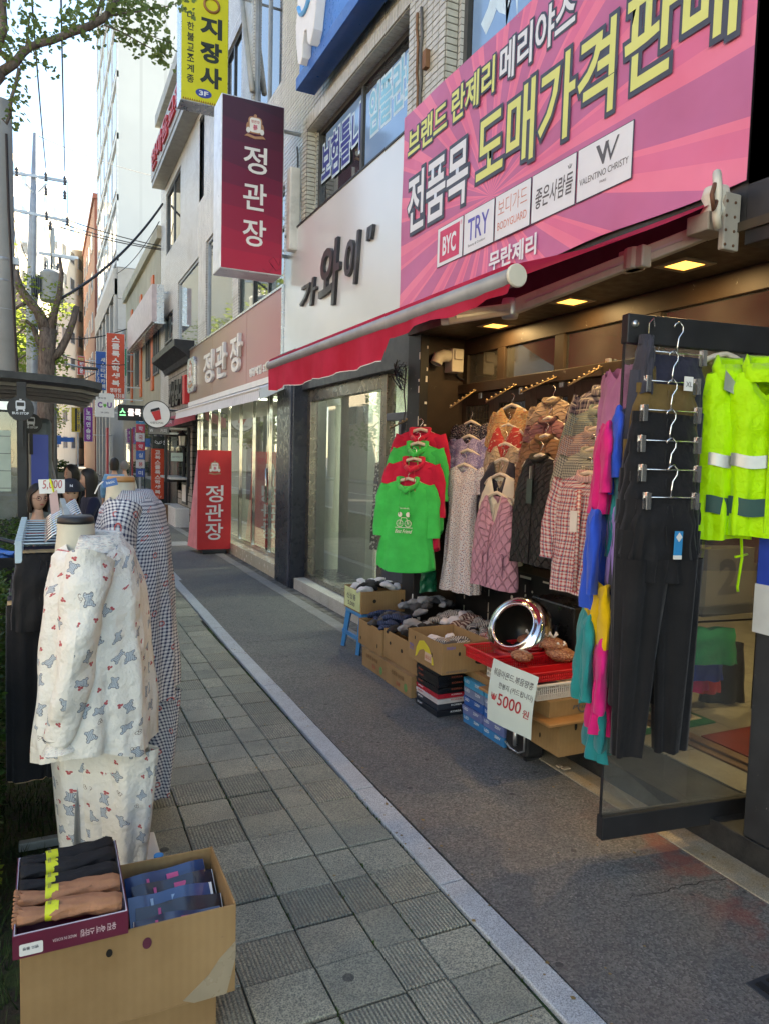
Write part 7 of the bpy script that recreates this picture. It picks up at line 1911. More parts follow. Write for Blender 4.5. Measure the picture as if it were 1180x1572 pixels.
t, R4 = carton('banana box with a printed yellow banana holding packed socks', 2.17, 3.76, .335, 2.52, 4.22, .525, holes=[('l', .72, .50, (.007, .014)), ('l', .22, .8, (.006, .012)), ('f', .35, .65, (.008, .013)), ('f', .80, .33, (.045, .016))])
F = FX(2.17, 4.22)
yb = mat('yellow banana print', (.60, .50, .04), .6)
out = [(.11, .035), (.125, .10), (.16, .15), (.22, .165), (.29, .135), (.345, .075), (.355, .04), (.335, .035), (.29, .08), (.22, .11), (.165, .09), (.135, .05)]
g = G(); n_ = len(out)
g.prism([(a, b + .33) for a, b in out][::-1], F, .0012); build('banana_print', g, yb, t)
g = G(); g.box(.24, .375, .001, .33, .43, .0022, F); build('label_patch', g, mat('orange white label', (.6, .42, .30), .6), t)
text('바나나', F, .25, .385, .07, .03, RINK, t, .02, lift=.0024); text('FRESH', F, .03, .42, .055, .02, NAVY, t, .01, lift=.0015); text('PRODUCE', F, .03, .40, .055, .014, NAVY, t, .01, lift=.0015)
text('FRESH', FY(2.17, 3.76), .03, .49, .06, .018, NAVY, t, .01, lift=.001); text('KEEP BOXES DRY AND COOL', FY(2.17, 3.76), .03, .345, .15, .012, GRYP, t, .01, lift=.001)
def sock_mesh(seed, m):
 g = G(); r_ = random.Random(seed); rs = []
 n = 14
 for i in range(11):
  u = i / 10; w = .032 * (sin(PI * min(1, u * 1.02 + .02)) ** .28) + .001; hgt = w * .66; ring = []
  for j in range(n):
   a = 2 * PI * j / n; f = 1 + .16 * sin(a * 3 + u * 5 + seed) + .08 * sin(u * 19 + a * 2)
   ring.append(((u - .5) * .118, w * f * cos(a) + .012 * sin(u * 3 + seed), hgt * f * sin(a) + .006 * sin(u * 5)))
  rs.append(ring)
 g.rings(rs, True, True, True)
 return g.mesh('sock', m, True)
def stripe_mat(name, a, b, per=.012):
 m = M(name, .9, spec=.1); x, y, z = m.xyz(); m.color(m.mix((x * (1 / per)).fract().lt(.45), a, b)).bump(m.noise(200, 2), .4, .002); return m.m
SK = {'black': (mat('black sock knit', (.015, .015, .017), .95, bump=.4, bscale=250), 'black'), 'navy': (stripe_mat('navy sock knit', (.02, .03, .07), (.05, .07, .13)), 'navy blue'), 'grey': (mat('grey sock knit', (.24, .25, .27), .95, bump=.4, bscale=250), 'grey'),
  'white': (mat('white sock knit', (.60, .60, .63), .95, bump=.4, bscale=250), 'white'), 'char': (mat('charcoal sock knit', (.06, .06, .065), .95, bump=.4, bscale=250), 'charcoal'), 'strp': (stripe_mat('striped sock knit', (.42, .40, .36), (.05, .045, .05)), 'striped black and white'),
  'red': (stripe_mat('red striped sock knit', (.42, .12, .11), (.50, .46, .42)), 'red and cream striped'), 'brown': (stripe_mat('brown striped sock knit', (.10, .05, .045), (.40, .33, .28), .02), 'brown striped')}
SM = {k: [sock_mesh(i * 3 + q, v[0]) for q in range(2)] for i, (k, v) in enumerate(SK.items())}
def socks(where, x0, y0, x1, y1, z, cols_, n, heap=.06, key=None):
 for i in range(n):
  k = cols_[min(len(cols_) - 1, int(i / n * len(cols_) + ru(0, .8)))]
  u, v = (i * .618) % 1, (i + .5) / n
  x, y = x0 + (x1 - x0) * u, y0 + (y1 - y0) * v
  e = heap * (1 - (2 * u - 1) ** 2) * (1 - (2 * v - 1) ** 4 * .6)
  o = bpy.data.objects.new('sock_bundle', rnd.choice(SM[k])); col.objects.link(o); WM[o] = Matrix()
  o.location = (x, y, z + .03 + e + ru(-.01, .012)); o.rotation_euler = (ru(-.5, .5), ru(-.35, .35), ru(-.5, .9) + (1.57 if k in ('strp', 'red') else 0))
  s = ru(.9, 1.3); o.scale = (s, s, s)
  o['label'] = 'folded %s sock bundle %s' % (SK[k][1], where); o['category'] = 'socks'; o['group'] = '%s sock bundles %s' % (SK[k][1], where)
socks('heaped in the left open box', 2.34, 4.92, 2.64, 5.29, .31, ['navy', 'navy', 'char', 'navy'], 26)
socks('heaped in the middle open box', 2.35, 4.36, 2.66, 4.83, .33, ['white', 'white', 'black', 'grey', 'black'], 28)
socks('lying between the boxes and the black wall', 2.68, 5.0, 3.05, 5.3, .40, ['grey', 'char', 'grey'], 14)
socks('piled in the wide box behind the banana box', 2.74, 4.05, 3.06, 4.98, .34, ['red', 'red', 'strp', 'strp', 'brown', 'white', 'strp'], 52, .08)
socks('inside the banana box', 2.23, 3.82, 2.47, 4.18, .42, ['strp', 'char', 'strp', 'white'], 14, .015)
socks('in the box on the blue stool', 2.42, 5.5, 2.78, 5.78, .50, ['white', 'black', 'char', 'white'], 16, .04)
for i in range(3):
 t = thing('sock_pack', ['clear packed sock set with a red card nearest the roaster', 'clear packed sock set with a pale card next to the striped socks', 'clear packed dark sock set leaning on the striped pile'][i], 'sock pack', (2.72 + i * .08, 3.80 + i * .10, .42))
 mm = MT((2.66 + i * .10, 3.84 + i * .07, .44 + i * .012)) @ MR(.5 + i * .4, 4, 'Z') @ MR(.35, 4, 'X')
 g = G(); g.box(-.11, -.06, 0, .11, .06, .03, mm); build('pack', g, mat('glossy pack %s' % 'abc'[i], [(.30, .31, .33), (.40, .38, .37), (.05, .05, .06)][i], .15, spec=.8), t, bev=.01)
 g = G(); g.box(-.06, -.04, .030, .06, .03, .032, mm); build('card', g, [RINK, WHITEP, GRYP][i], t)
st2 = thing('plastic_stool', 'blue plastic stool under the box with the yellow note', 'stool', (2.52, 5.62, 0))
BLS = mat('blue stool plastic', (.04, .22, .48), .4)
g = G(); g.box(2.36, 5.46, .31, 2.70, 5.80, .343); build('seat', g, BLS, st2, bev=.008)
for a, b in ((-1, -1), (1, -1), (-1, 1), (1, 1)):
 g = G(); g.rings([[(2.53 + a * (.13 + q), 5.63 + b * (.13 + q), z) for q, z in ((0, .31), (.04, .0))] for _ in (0,)], False)
 g = G(); c0, c1 = Vector((2.53 + a * .145, 5.63 + b * .145, .312)), Vector((2.53 + a * .185, 5.63 + b * .165, 0)); g.tube([c0, c1], [.03, .022], 4); build('leg', g, BLS, st2)
g = G(); g.box(2.34, 5.45, .12, 2.36, 5.81, .15); g.box(2.36, 5.45, .12, 2.70, 5.465, .15); build('stretcher', g, BLS, st2)
def flatbox(label, x0, y0, z0, x1, y1, z1, c, words, name='shoe_box', wm=None, group=None):
 t = thing(name, label, 'box', ((x0 + x1) / 2, (y0 + y1) / 2, z0), 0, group)
 key = 'board %.2f %.2f %.2f' % c; mm = bpy.data.materials.get(key) or mat(key, c, .35, spec=.5)
 g = G(); g.box(x0 + .003, y0 + .003, z0, x1 - .003, y1 - .003, z0 + (z1 - z0) * .45); g.box(x0, y0, z0 + (z1 - z0) * .45, x1, y1, z1 - .0015); build('box_body', g, mm, t, bev=.0015)
 for s, f, u, w in words:
  F = FX(x0, y1) if f == 'l' else FY(x0, y0)
  text(s, F, u, z0 + (z1 - z0) * .52, w, (z1 - z0) * .3, wm or WPR, t, .02, lift=.0008)
 return t
zz = 0
for i, (c, h_, nm_, w_) in enumerate([((.012, .014, .02), .042, 'dark navy', WPR), ((.03, .032, .045), .04, 'dark grey', WPR), ((.55, .50, .50), .034, 'pale pink', REDPR), ((.42, .015, .03), .032, 'red', WPR), ((.008, .008, .009), .04, 'black', RINK), ((.008, .008, .009), .04, 'black', RINK), ((.008, .008, .009), .04, 'black', RINK), ((.008, .008, .009), .04, 'black', RINK)]):
 j = ru(-.005, .005)
 flatbox('%s flat shoe box, %s of the stack under the banana box' % (nm_, ['lowest', 'second from the bottom', 'third from the bottom', 'fourth from the bottom', 'fifth from the bottom', 'sixth from the bottom', 'second from the top', 'topmost'][i]), 2.25 + j, 3.94 + j, zz, 2.47 + j, 4.24 + j, zz + h_, c, [('SPORT', 'l', .03, .07), ('KOREA', 'f', .10, .08)], wm=w_, group='flat boxes stacked under the banana box'); zz += h_
g = G(); g.box(2.33, 3.90, .0, 2.335, 3.935, .30)
for col_ in range(2):
 zz = 0
 for i in range(5):
  c = [(.03, .20, .45), (.12, .16, .36), (.02, .10, .36), (.16, .22, .38), (.04, .30, .55)][i]; j = ru(-.004, .004); h_ = .058
  y0 = 3.60 - col_ * .235
  flatbox('flat blue goods box, %s in the %s blue stack' % (['lowest', 'second from the bottom', 'middle', 'second from the top', 'topmost'][i], ['farther', 'nearer'][col_]), 2.37 + j, y0 + .003, zz, 2.60 + j, y0 + .228, zz + h_, c, [('LED', 'l', .02, .05), ('220V', 'l', .13, .06), ('KOREA', 'f', .07, .09)], 'goods_box', group='blue boxes stacked beside the price sign'); zz += h_
sh_ = thing('brown_board', 'brown wooden board under the red baskets and the small carton', 'board', (2.6, 3.3, .3))
g = G(); g.box(2.30, 2.88, .300, 2.86, 3.55, .318); build('plank', g, mat('varnished plywood', (.38, .20, .08), .4, dirt=.2), sh_, bev=.006)
carton('open cardboard box with punched holes like a face below the wooden board', 2.40, 2.92, .118, 2.82, 3.34, .299, holes=[('f', .25, .85, (.009, .022)), ('f', .58, .85, (.009, .022)), ('f', .55, .45, (.055, .020)), ('l', .25, .6, (.006, .016)), ('l', .62, .35, (.006, .014))])
t, _ = carton('small brown carton with a dark round logo between board and white basket', 2.36, 2.96, .319, 2.78, 3.44, .405, False)
g = G(); g.tube([FY(2.36, 2.96, .319) @ Vector((.22 + .03 * cos(a), .04 + .03 * sin(a), .001)) for a in [2 * PI * j / 18 for j in range(19)]], .004, 5); build('ring_logo', g, GRYP, t, True); text('Prime', FY(2.36, 2.96, .319), .15, .03, .15, .022, GRYP, t, .02, lift=.003, shear=.3)
def basket(label, x0, y0, z0, x1, y1, z1, m, nm, div=False):
 t = thing(nm, label, 'basket', ((x0 + x1) / 2, (y0 + y1) / 2, z0))
 g = G(); e = .012
 for a in ((x0 - e, y0 - e, x1 + e, y0 + .004), (x0 - e, y1 - .004, x1 + e, y1 + e), (x0 - e, y0, x0 + .004, y1), (x1 - .004, y0, x1 + e, y1)): g.box(a[0], a[1], z1 - .008, a[2], a[3], z1 + .003)
 build('rim', g, m, t, bev=.002)
 g = G(); g.box(x0, y0, z0, x1, y1, z0 + .004)
 n1, n2 = int((x1 - x0) / .013), int((y1 - y0) / .013)
 for i in range(n1 + 1):
  x = x0 + (x1 - x0) * i / n1
  for yy in (y0, y1 - .003): g.box(x - .003, yy, z0 + .004, x + .003, yy + .003, z1 - .008)
 for i in range(n2 + 1):
  y = y0 + (y1 - y0) * i / n2
  for xx in (x0, x1 - .003): g.box(xx, y - .003, z0 + .004, xx + .003, y + .003, z1 - .008)
 for q in (.33, .66):
  zq = z0 + (z1 - z0) * q
  g.box(x0 - .001, y0 - .001, zq, x1 + .001, y0 + .002, zq + .005); g.box(x0 - .001, y1 - .002, zq, x1 + .001, y1 + .001, zq + .005); g.box(x0 - .001, y0, zq, x0 + .002, y1, zq + .005)
 build('lattice', g, m, t, kind='stuff')
 if div:
  g = G(); g.box(x0 + .004, (y0 + y1) / 2 - .004, z0 + .004, x1 - .004, (y0 + y1) / 2 + .004, z1 - .012); build('divider', g, m, t)
 return t
RB = mat('red basket plastic', (.50, .012, .02), .35)
basket('white lattice basket under the red trays', 2.30, 2.99, .407, 2.72, 3.46, .49, WHITEP, 'white_basket')
basket('red tray with two bags of nuts, nearer the hanging clothes', 2.24, 3.02, .494, 2.70, 3.30, .545, RB, 'red_tray', True)
basket('red tray with nuts next to the chrome roaster', 2.24, 3.315, .494, 2.70, 3.60, .56, RB, 'red_tray')
m = M('sugared nuts in a clear bag', .35, spec=.7); v = m.voro(85); cc = m.t.nodes.new('ShaderNodeSeparateColor'); m.t.links.new(v.outputs['Color'], cc.inputs[0])
m.color(m.mix(X(m.t, cc.outputs[0]), (.20, .06, .025), (.42, .20, .10))).bump(X(m.t, v.outputs['Distance']) * -1, .9, .012); NUT = m.m
for i, (px, py, Z_, s, lb) in enumerate(((848, 990, .60, .075, 'tied bag of sugared nuts on the right in the near red tray'), (860, 1005, .56, .08, 'second tied bag of nuts with a white ribbon in the near red tray'), (812, 985, .58, .07, 'bag of nuts half hidden by the roaster in the far red tray'), (800, 1008, .56, .06, 'small heap of nuts at the corner of the near red tray'))):
 q = P(px, py, Z=Z_); t = thing('nut_bag', lb, 'bag of nuts', tuple(q)); g = G()
 g.lathe([(.0005, -.42 * s), (.6 * s, -.36 * s), (s, 0), (.92 * s, .25 * s), (.55 * s, .48 * s), (.12 * s, .56 * s)], MT(q) @ Matrix.Scale(1.25, 4, (0, 1, 0)), 20); build('nuts', g, NUT, t, True)
 if i < 3:
  g = G(); zt = q.z + .52 * s
  for a in (.3, 1.7, 3.3, 4.9): g.tube([(q.x, q.y, zt), (q.x + .02 * cos(a), q.y + .02 * sin(a), zt + .02), (q.x + .03 * cos(a), q.y + .03 * sin(a), zt + .03)], [.006, .005, .007], 5)
  build('ribbon', g, WHITEP, t, True)
ro = thing('roasting_drum', 'chrome nut roasting drum tilted open toward the street with a dark inside', 'roaster', (2.6, 3.55, .35))
c0 = P(790, 962, Y=3.50); ax = Vector((-.80, -.32, .50)).normalized()
ux = ax.cross(Vector((0, 0, 1))).normalized(); uy = ux.cross(ax) * -1
mx = Matrix(((ux.x, uy.x, ax.x, c0.x), (ux.y, uy.y, ax.y, c0.y), (ux.z, uy.z, ax.z, c0.z), (0, 0, 0, 1))) @ Matrix.Scale(1.2, 4)
g = G(); g.lathe([(.104, -.03), (.104, .018), (.110, .028), (.118, .028), (.122, .018), (.135, .016), (.157, .0), (.172, -.035), (.172, -.065), (.160, -.10), (.145, -.125), (.143, -.135), (.128, -.16), (.05, -.175), (.0005, -.175)], mx, 40)
build('drum', g, CHROME, ro, True)
g = G(); g.lathe([(.1038, .015), (.102, -.05), (.085, -.12), (.04, -.15), (.0005, -.152)], mx, 32); build('drum_inside', g, mat('burnt drum inside', (.03, .028, .025), .35, .6), ro, True)
g = G(); g.box(-.12, -.10, -.24, .10, .11, -.178, mx); build('motor_case', g, BLACK, ro, bev=.008)
g = G(); g.box(2.47, 3.62, .34, 2.80, 3.74, .52); g.box(2.44, 3.61, .318, 2.86, 3.98, .34); build('stand_plate', g, CHROME, ro, bev=.003)
g = G(); g.box(2.80, 3.32, .35, 3.02, 3.74, .80); build('gas_case', g, mat('sooty steel case', (.035, .035, .037), .3, .7), ro, bev=.01)
g = G(); g.lathe([(.0005, .03), (.03, .03), (.035, 0)], frame((2.90, 3.32, .72), (1, 0, 0)), 16); build('knob', g, BLACK, ro, True)
carton('worn brown carton lying under the roasting drum', 2.40, 3.56, .292, 2.86, 3.93, .333, False)
ps = thing('price_sign', 'white handwritten paper price sign reading 5000 won hung on the red tray', 'price sign', (2.2, 3.1, .2))
tl_, tr_, bl_, br_ = P(757, 1010, X=2.205), P(825, 1040, X=2.215), P(747, 1103, X=2.17), P(813, 1137, X=2.18)
def pw(u, v): return tl_.lerp(tr_, u).lerp(bl_.lerp(br_, u), 1 - v) + Vector((-.012 * sin(v * PI) - .006 * sin(u * 5), 0, 0))
g = G(); g.rings([[pw(i / 12, j / 12) for i in range(13)] for j in range(13)], False); build('paper', g, mat('off white paper', (.58, .66, .60), .7, var=.03), ps, True)
for s_, u, v, w_, h_, mm, sh2 in (('볶음아몬드,볶음땅콩', .07, .76, .86, .12, GRYP, -.0), ('한봉지 (카드됩니다)', .24, .58, .72, .11, GRYP, 0), ('₩', .08, .37, .14, .11, REDPR, 0), ('5000', .25, .32, .50, .20, REDPR, 0), ('원', .79, .30, .13, .13, REDPR, 0)):
 text(s_, Matrix(), u, v, w_, h_, mm, ps, .005 if mm is GRYP else .01, lift=0, warp=lambda p, a, b: pw(p.x, p.y) + Vector((-.002, -.001, 0)), shear=.1)
sc = thing('suitcase', 'small black hard case with a silver edge standing behind the price sign', 'case', (2.4, 3.26, 0))
g = G(); g.box(2.37, 3.16, .012, 2.50, 3.36, .26); build('case_shell', g, BLACK, sc, bev=.02)
g = G(); g.tube([(2.366, 3.35, .05), (2.366, 3.30, .03), (2.366, 3.22, .03), (2.366, 3.17, .06), (2.366, 3.17, .24)], .006, 6); g.tube([(2.355, 3.24, .07), (2.345, 3.23, .12), (2.355, 3.24, .18)], .012, 6); build('case_trim', g, ALU, sc, True)
for yy in (3.18, 3.34): build('case_foot', G().box(2.38, yy - .012, 0, 2.49, yy + .012, .014), BLACK, sc)
lt = tag(build('litter_scrap', G().cbox((2.52, 3.00, .010), (.05, .03, .008)).cbox((2.50, 3.03, .012), (.03, .03, .008)), mat('pale litter', (.45, .36, .25), .8), bev=.004), 'small pale scrap of litter on the border stone', 'litter')
dr = thing('drain_grate', 'black square drain grate at the lower right edge of the footpath', 'drain', (2.2, 1.5, 0))
q = P(1180, 1500, Z=0); g = G(); g.box(q.x - .10, q.y - .26, -.01, q.x + .3, q.y + .01, .004); build('frame', g, DARKFR, dr, bev=.002)
for i in range(7):
 g = G(); g.box(q.x - .08 + i * .05, q.y - .24, .0045, q.x - .055 + i * .05, q.y - .01, .010); build('grate_bar', g, BLACK, dr)
# ================================================================ boxes at the lower left
carton('lower brown carton under the big box at the lower left', -.06, 1.97, 0, .43, 2.24, .125, False)
t, _ = carton('big open brown box with two round holes and torn tape at the lower left', -.07, 1.93, .127, .475, 2.26, .385, holes=[('f', .385, .80, (.008, .011))])
g = G(); g.prism([(.012 * cos(a), .016 * sin(a)) for a in [2 * PI * j / 14 for j in range(14)]], FY(.235, 1.9295, .335), .001); build('plum_sticker', g, mat('plum sticker', (.10, .02, .04), .5), t)
g = G(); F = FY(-.07, 1.9295, .127); g.prism([(.43, .0), (.52, .0), (.545, .10), (.545, .15), (.50, .11), (.47, .07), (.40, .015)][::1], F, .0008); build('torn_tape', g, mat('torn translucent tape', (.31, .25, .17), .3, spec=.6), t)
PK = [((.02, .05, .14), 'dark blue sock pack standing at the back of the big box'), ((.015, .02, .04), 'black sock pack with a pink label in the big box'), ((.03, .08, .20), 'blue sock pack with a white oval in the middle of the big box'), ((.012, .012, .02), 'black sock pack lying nearest the edge of the big box'), ((.02, .03, .08), 'navy sock pack under the others by the burgundy box')]
for i, (c, lb) in enumerate(PK):
 t = thing('sock_pack', lb, 'sock pack', (.3, 2.1, .3))
 mm = MT((.325 + (i % 2) * .015, 2.19 - i * .05, .325 - i * .004)) @ MR(.10 - i * .05, 4, 'Z') @ MR(.75 - .1 * i, 4, 'X')
 g = G(); g.rings([[(-.12 + .24 * a, y, .012 * sin(PI * a) ** .4 * cos(y * 18) + .006 * sin(a * 9 + i) + .004) for a in [k_ / 10 for k_ in range(11)]] for y in [-.05 + .1 * k_ / 6 for k_ in range(7)]], False)
 g2 = G(); g2.add(g, mm); build('sock', g2, mat('packed sock %s' % 'abcde'[i], c, .18, spec=.9), t, True)
 g = G(); g.box(-.118, -.050, -.003, .122, .050, .0, mm); build('card', g, WHITEP, t)
 g = G(); g.box(.0, -.035, .014, .035, .03, .017, mm); g.box(-.06, -.03, .015, -.052, .03, .018, mm); build('label_strip', g, mat('pink label', (.6, .10, .25), .5) if i != 2 else mat('blue white label', (.35, .50, .65), .4), t)
sx = thing('burgundy_box', 'burgundy open shoe box of stockings resting on the big cardboard box', 'box', (.06, 2.1, .39))
BG = mat('burgundy board', (.12, .012, .035), .4, spec=.5); X0, X1, Y0, Y1, Z0, Z1 = -.085, .185, 1.905, 2.285, .392, .452
LI = mat('pale lilac box lining', (.50, .48, .58), .6)
g = G()
for a in ((X0, Y0, X1, Y0 + .003), (X0, Y1 - .003, X1, Y1), (X0, Y0 + .003, X0 + .003, Y1 - .003), (X1 - .003, Y0 + .003, X1, Y1 - .003)): g.box(a[0], a[1], Z0, a[2], a[3], Z1)
g.box(X0 + .003, Y0 + .003, Z0, X1 - .003, Y1 - .003, Z0 + .003); build('box_wall', g, BG, sx)
g = G()
for a in ((X0 + .003, Y0 + .003, X1 - .003, Y0 + .005), (X0 + .003, Y1 - .005, X1 - .003, Y1 - .003), (X0 + .003, Y0 + .005, X0 + .005, Y1 - .005), (X1 - .005, Y0 + .005, X1 - .003, Y1 - .005)): g.box(a[0], a[1], Z0 + .004, a[2], a[3], Z1 + .002)
build('box_lining', g, LI, sx)
F = FY(X0, Y0, Z0); g = G(); g.prism(rrect(.015, .006, .068, .036, .004), F, .001); build('white_sticker', g, WHITEP, sx)
FR = F @ MT((.27, .06, 0)) @ MR(PI, 4, 'Z')
text('유진 숙녀 스타킹', FR, .03, .020, .085, .020, mat('pale pink print', (.55, .40, .42), .5), sx, .02, lift=.001); text('MADE IN KOREA', FR, .125, .028, .055, .008, bpy.data.materials['pale pink print'], sx, .01, lift=.001); text('밴드 품명', FR, .212, .032, .035, .008, GRYP, sx, .02, lift=.002)
BAND = mat('yellow paper band', (.60, .66, .03), .5); STB = mat('black stocking', (.010, .010, .012), .7, bump=.5, bscale=120); STN = mat('tan stocking', (.36, .17, .09), .7, bump=.6, bscale=90)
for i in range(5):
 bk_ = i < 3; y = 2.245 - i * .068; zc = Z1 + .002 + .006 * (i % 2)
 t = thing('stocking_bundle', ['black stocking bundle at the back of the burgundy box', 'second black stocking bundle in the burgundy box', 'third black stocking bundle next to the tan ones', 'tan stocking bundle behind the nearest one', 'tan stocking bundle nearest in the burgundy box'][i], 'stockings', (.05, y, zc))
 mm = MT((.05, y, zc)) @ MR(.10 - .05 * i, 4, 'Z')
 g = G(); rs = []
 for a in range(15):
  u = a / 14; r = .034 * (.9 if u > .35 else .55 + .9 * abs(u - .30)) * (1 if u < .93 else .75); n = 22
  rs.append([mm @ Vector((-.125 + .25 * u, r * (1 + .16 * sin(j * 1.9 + a * .9 + i) + .08 * sin(a * 2.1 + i)) * cos(2 * PI * j / n) + .006 * sin(u * 7 + i), .72 * r * (1 + .2 * sin(j * 2.7 + i - a * .7)) * sin(2 * PI * j / n))) for j in range(n)])
 g.rings(rs, True, True, True); build('stocking', g, STB if bk_ else STN, t, True)
 if not bk_:
  g = G()
  for q in range(16): a = 2 * PI * q / 16; g.tube([mm @ Vector((-.115, .012 * cos(a), .010 * sin(a))), mm @ Vector((-.135, .030 * cos(a), .026 * sin(a)))], [.006, .004], 5)
  build('gathered_end', g, STN, t, True)
 g = G(); g.lathe([(.0235, -.016), (.0245, 0), (.0235, .016)], mm @ MT((-.045, 0, .002)) @ MR(PI / 2, 4, 'Y'), 18); build('paper_band', g, BAND, t, True)
 text('STOCKIS', mm @ frame((-.058, .0, .026), (0, -1, 0), (1, 0, 0)), -.012, .003, .026, .008, GRYP, t, .02)
for i in range(2):
 q = P(228 + i * 16, 1318, Y=2.40 + i * .05); t = thing('water_bottle', ['blue capped clear bottle behind the big box, left', 'blue capped clear bottle behind the big box, right'][i], 'bottle', (q.x, q.y, 0))
 g = G(); g.lathe([(.0005, 0), (.031, .002), (.032, .19), (.03, .21), (.014, .245), (.013, .262)], MT((q.x, q.y, 0.0)), 16); build('bottle_body', g, glass_mat('clear plastic', (.8, .88, .93), .8) if i == 0 else bpy.data.materials['clear plastic'], t, True)
 g = G(); g.lathe([(.016, .262), (.016, .285), (.0005, .285)], MT((q.x, q.y, 0)), 14); g.lathe([(.0325, .09), (.0325, .15)], MT((q.x, q.y, 0)), 16); build('label', g, mat('blue bottle label', (.03, .22, .55), .4) if i == 0 else bpy.data.materials['blue bottle label'], t)
# ================================================================ mannequins with pyjamas
MANN = mat('cream mannequin cloth', (.56, .53, .43), .8, bump=.1, bscale=300); PJ = pajama('cream pyjama print')
GH = M('navy white gingham with red prints', .85, spec=.15); u, v = uvx(GH)
su, sv2 = (u * 62).fract().lt(.45), (v * 62).fract().lt(.45); k = GH.mix((su + sv2) * .5, (.62, .64, .66), (.02, .03, .09)); vv = GH.voro(9, kind='UV', dims='2D', rand=.7); k = GH.mix((X(GH.t, vv.outputs['Distance']) - .10).abs().lt(.018), k, (.45, .10, .09)); GH.color(k); clothbump(GH, wr=.5); GH = GH.m
def mannequin(label, nx, ny, topz, cap, base):
 t = thing('mannequin', label, 'mannequin', (nx, ny, 0))
 g = G(); T = MT((nx, ny, topz)); g.lathe([(.0005, -.004), (.058, -.006), (.060, -.02), (.063, -.07), (.068, -.11), (.070, -.145), (.072, -.2), (.072, -.5), (.07, -.7), (.0005, -.72)], T @ Matrix.Scale(1.15, 4, (0, 1, 0)), 28); build('bust', g, MANN, t, True)
 g = G(); g.lathe([(.0005, .003), (.054, .003), (.0585, -.002), (.0605, -.012), (.0615, -.022), (.058, -.022)], T @ Matrix.Scale(1.15, 4, (0, 1, 0)), 28); build('neck_cap', g, cap, t, True)
 g = G(); g.tube([(nx, ny, .02), (nx, ny, topz - .6)], .014, 10); build('stand_pole', g, STEEL, t, True)
 g = G(); g.box(base[0] - .15, base[1] - .15, 0.003, base[0] + .15, base[1] + .15, .018, None); build('base_plate', g, WHITEP, t, bev=.008)
 return t
def pyjama(label1, label2, m, loc, rz, L_, wz, sc_=1.0, ph=0):
 t = thing('pyjama_shirt', label1, 'pyjama shirt', loc, rz)
 g = G(); torso(g, L_, [(0, .185 * sc_, .085), (.05, .195 * sc_, .135), (.25, .22 * sc_, .168), (.6, .24 * sc_, .182), (1, .255 * sc_, .185)], neck=.075, vneck=.04, slope=.36, fold=.024, k=7, ph=ph, seg=80, nr=34, hem=lambda xn, s: .05 * abs(xn) ** 4)
 build('body', g, m, t, True, **LOC)
 for s in (-1, 1):
  g = G(); rs = sleeve(g, [(s * .165 * sc_, 0, -.045), (s * .225, -.01, -.16), (s * .255, -.025, -.32), (s * .25, -.055, -.50), (s * .232, -.085, -.63)], .092, .052, .85, .007, 26, 24, ph=s + ph); build('sleeve', g, m, t, True, **LOC)
  c = sum((Vector(q) for q in rs[-1]), Vector()) / len(rs[-1]); g = G(); g.lathe([(.050, .012), (.040, .0), (.042, -.012), (.058, -.035)], MT(c) @ MR(.12, 4, 'X'), 20); build('cuff', g, m, t, True, **LOC)
 g = G(); g.rings([[(r_ * cos(a), .98 * r_ * sin(a), z - (.03 if sin(a) < -.5 else 0)) for a in [2 * PI * j / 30 - PI / 2 for j in range(31)]] for r_, z in ((.083, -.025), (.080, .022), (.088, .028), (.112, -.022), (.120, -.032))], False); build('collar', g, m, t, True, **LOC)
 g = G(); pts = [(.20 * sc_ * cos(a), .128 * sin(a), -.135 - .01 * abs(cos(a))) for a in [PI * .06 + PI * .88 * j / 16 for j in range(17)]]; g.tube(pts, .0035, 5); build('yoke_seam', g, m, t, True, **LOC)
 t2 = trousers('pyjama_trousers', label2, m, (loc[0] + .02, loc[1] + .0, wz), -.6, wz - .05, .105, .098, .0, .012, None, .12, lw=.125)
 return t
q = P(117, 793, Y=2.75); mannequin('headless mannequin with a black neck cap in cream pyjamas', q.x, 2.75, q.z, BLACK, (.26, 2.98))
pyjama('cream pyjama shirt with gingham bear prints on the nearest mannequin', 'cream pyjama trousers below the bear print shirt', PJ, (q.x + .065, 2.75, q.z - .085), R(-100), .74, .64, 1.0, 1)
q2 = P(186, 732, Y=3.45); mannequin('taller headless mannequin with a wooden neck cap in gingham pyjamas', q2.x, 3.45, q2.z, mat('varnished wooden cap', (.40, .20, .07), .3), (.30, 3.7))
pyjama('navy and white gingham pyjama shirt on the second mannequin', 'gingham pyjama trousers on the second mannequin', GH, (q2.x + .05, 3.45, q2.z - .085), R(-108), .92, .62, .95, 4)
g = G(); F = frame(tuple(P(158, 742, Y=3.33)), (1, -.2, 0), (0, 0, 1)); g.box(0, -.02, 0, .06, .012, .003, F @ MR(.25, 4, 'Z')); tg3 = thing('blue_tag', 'blue hang tag on a white cord at the gingham collar', 'tag', tuple(P(158, 742, Y=3.33))); build('tag_sheet', g, mat('denim blue tag', (.05, .14, .36), .5), tg3)
text('basic', F @ MR(.25, 4, 'Z'), .015, -.008, .035, .012, WPR, tg3, .01, lift=.004)
g = G(); g.tube([P(146, 758, Y=3.33), P(152, 745, Y=3.32), P(160, 738, Y=3.33)], .003, 5); build('cord', g, WHITEP, tg3)
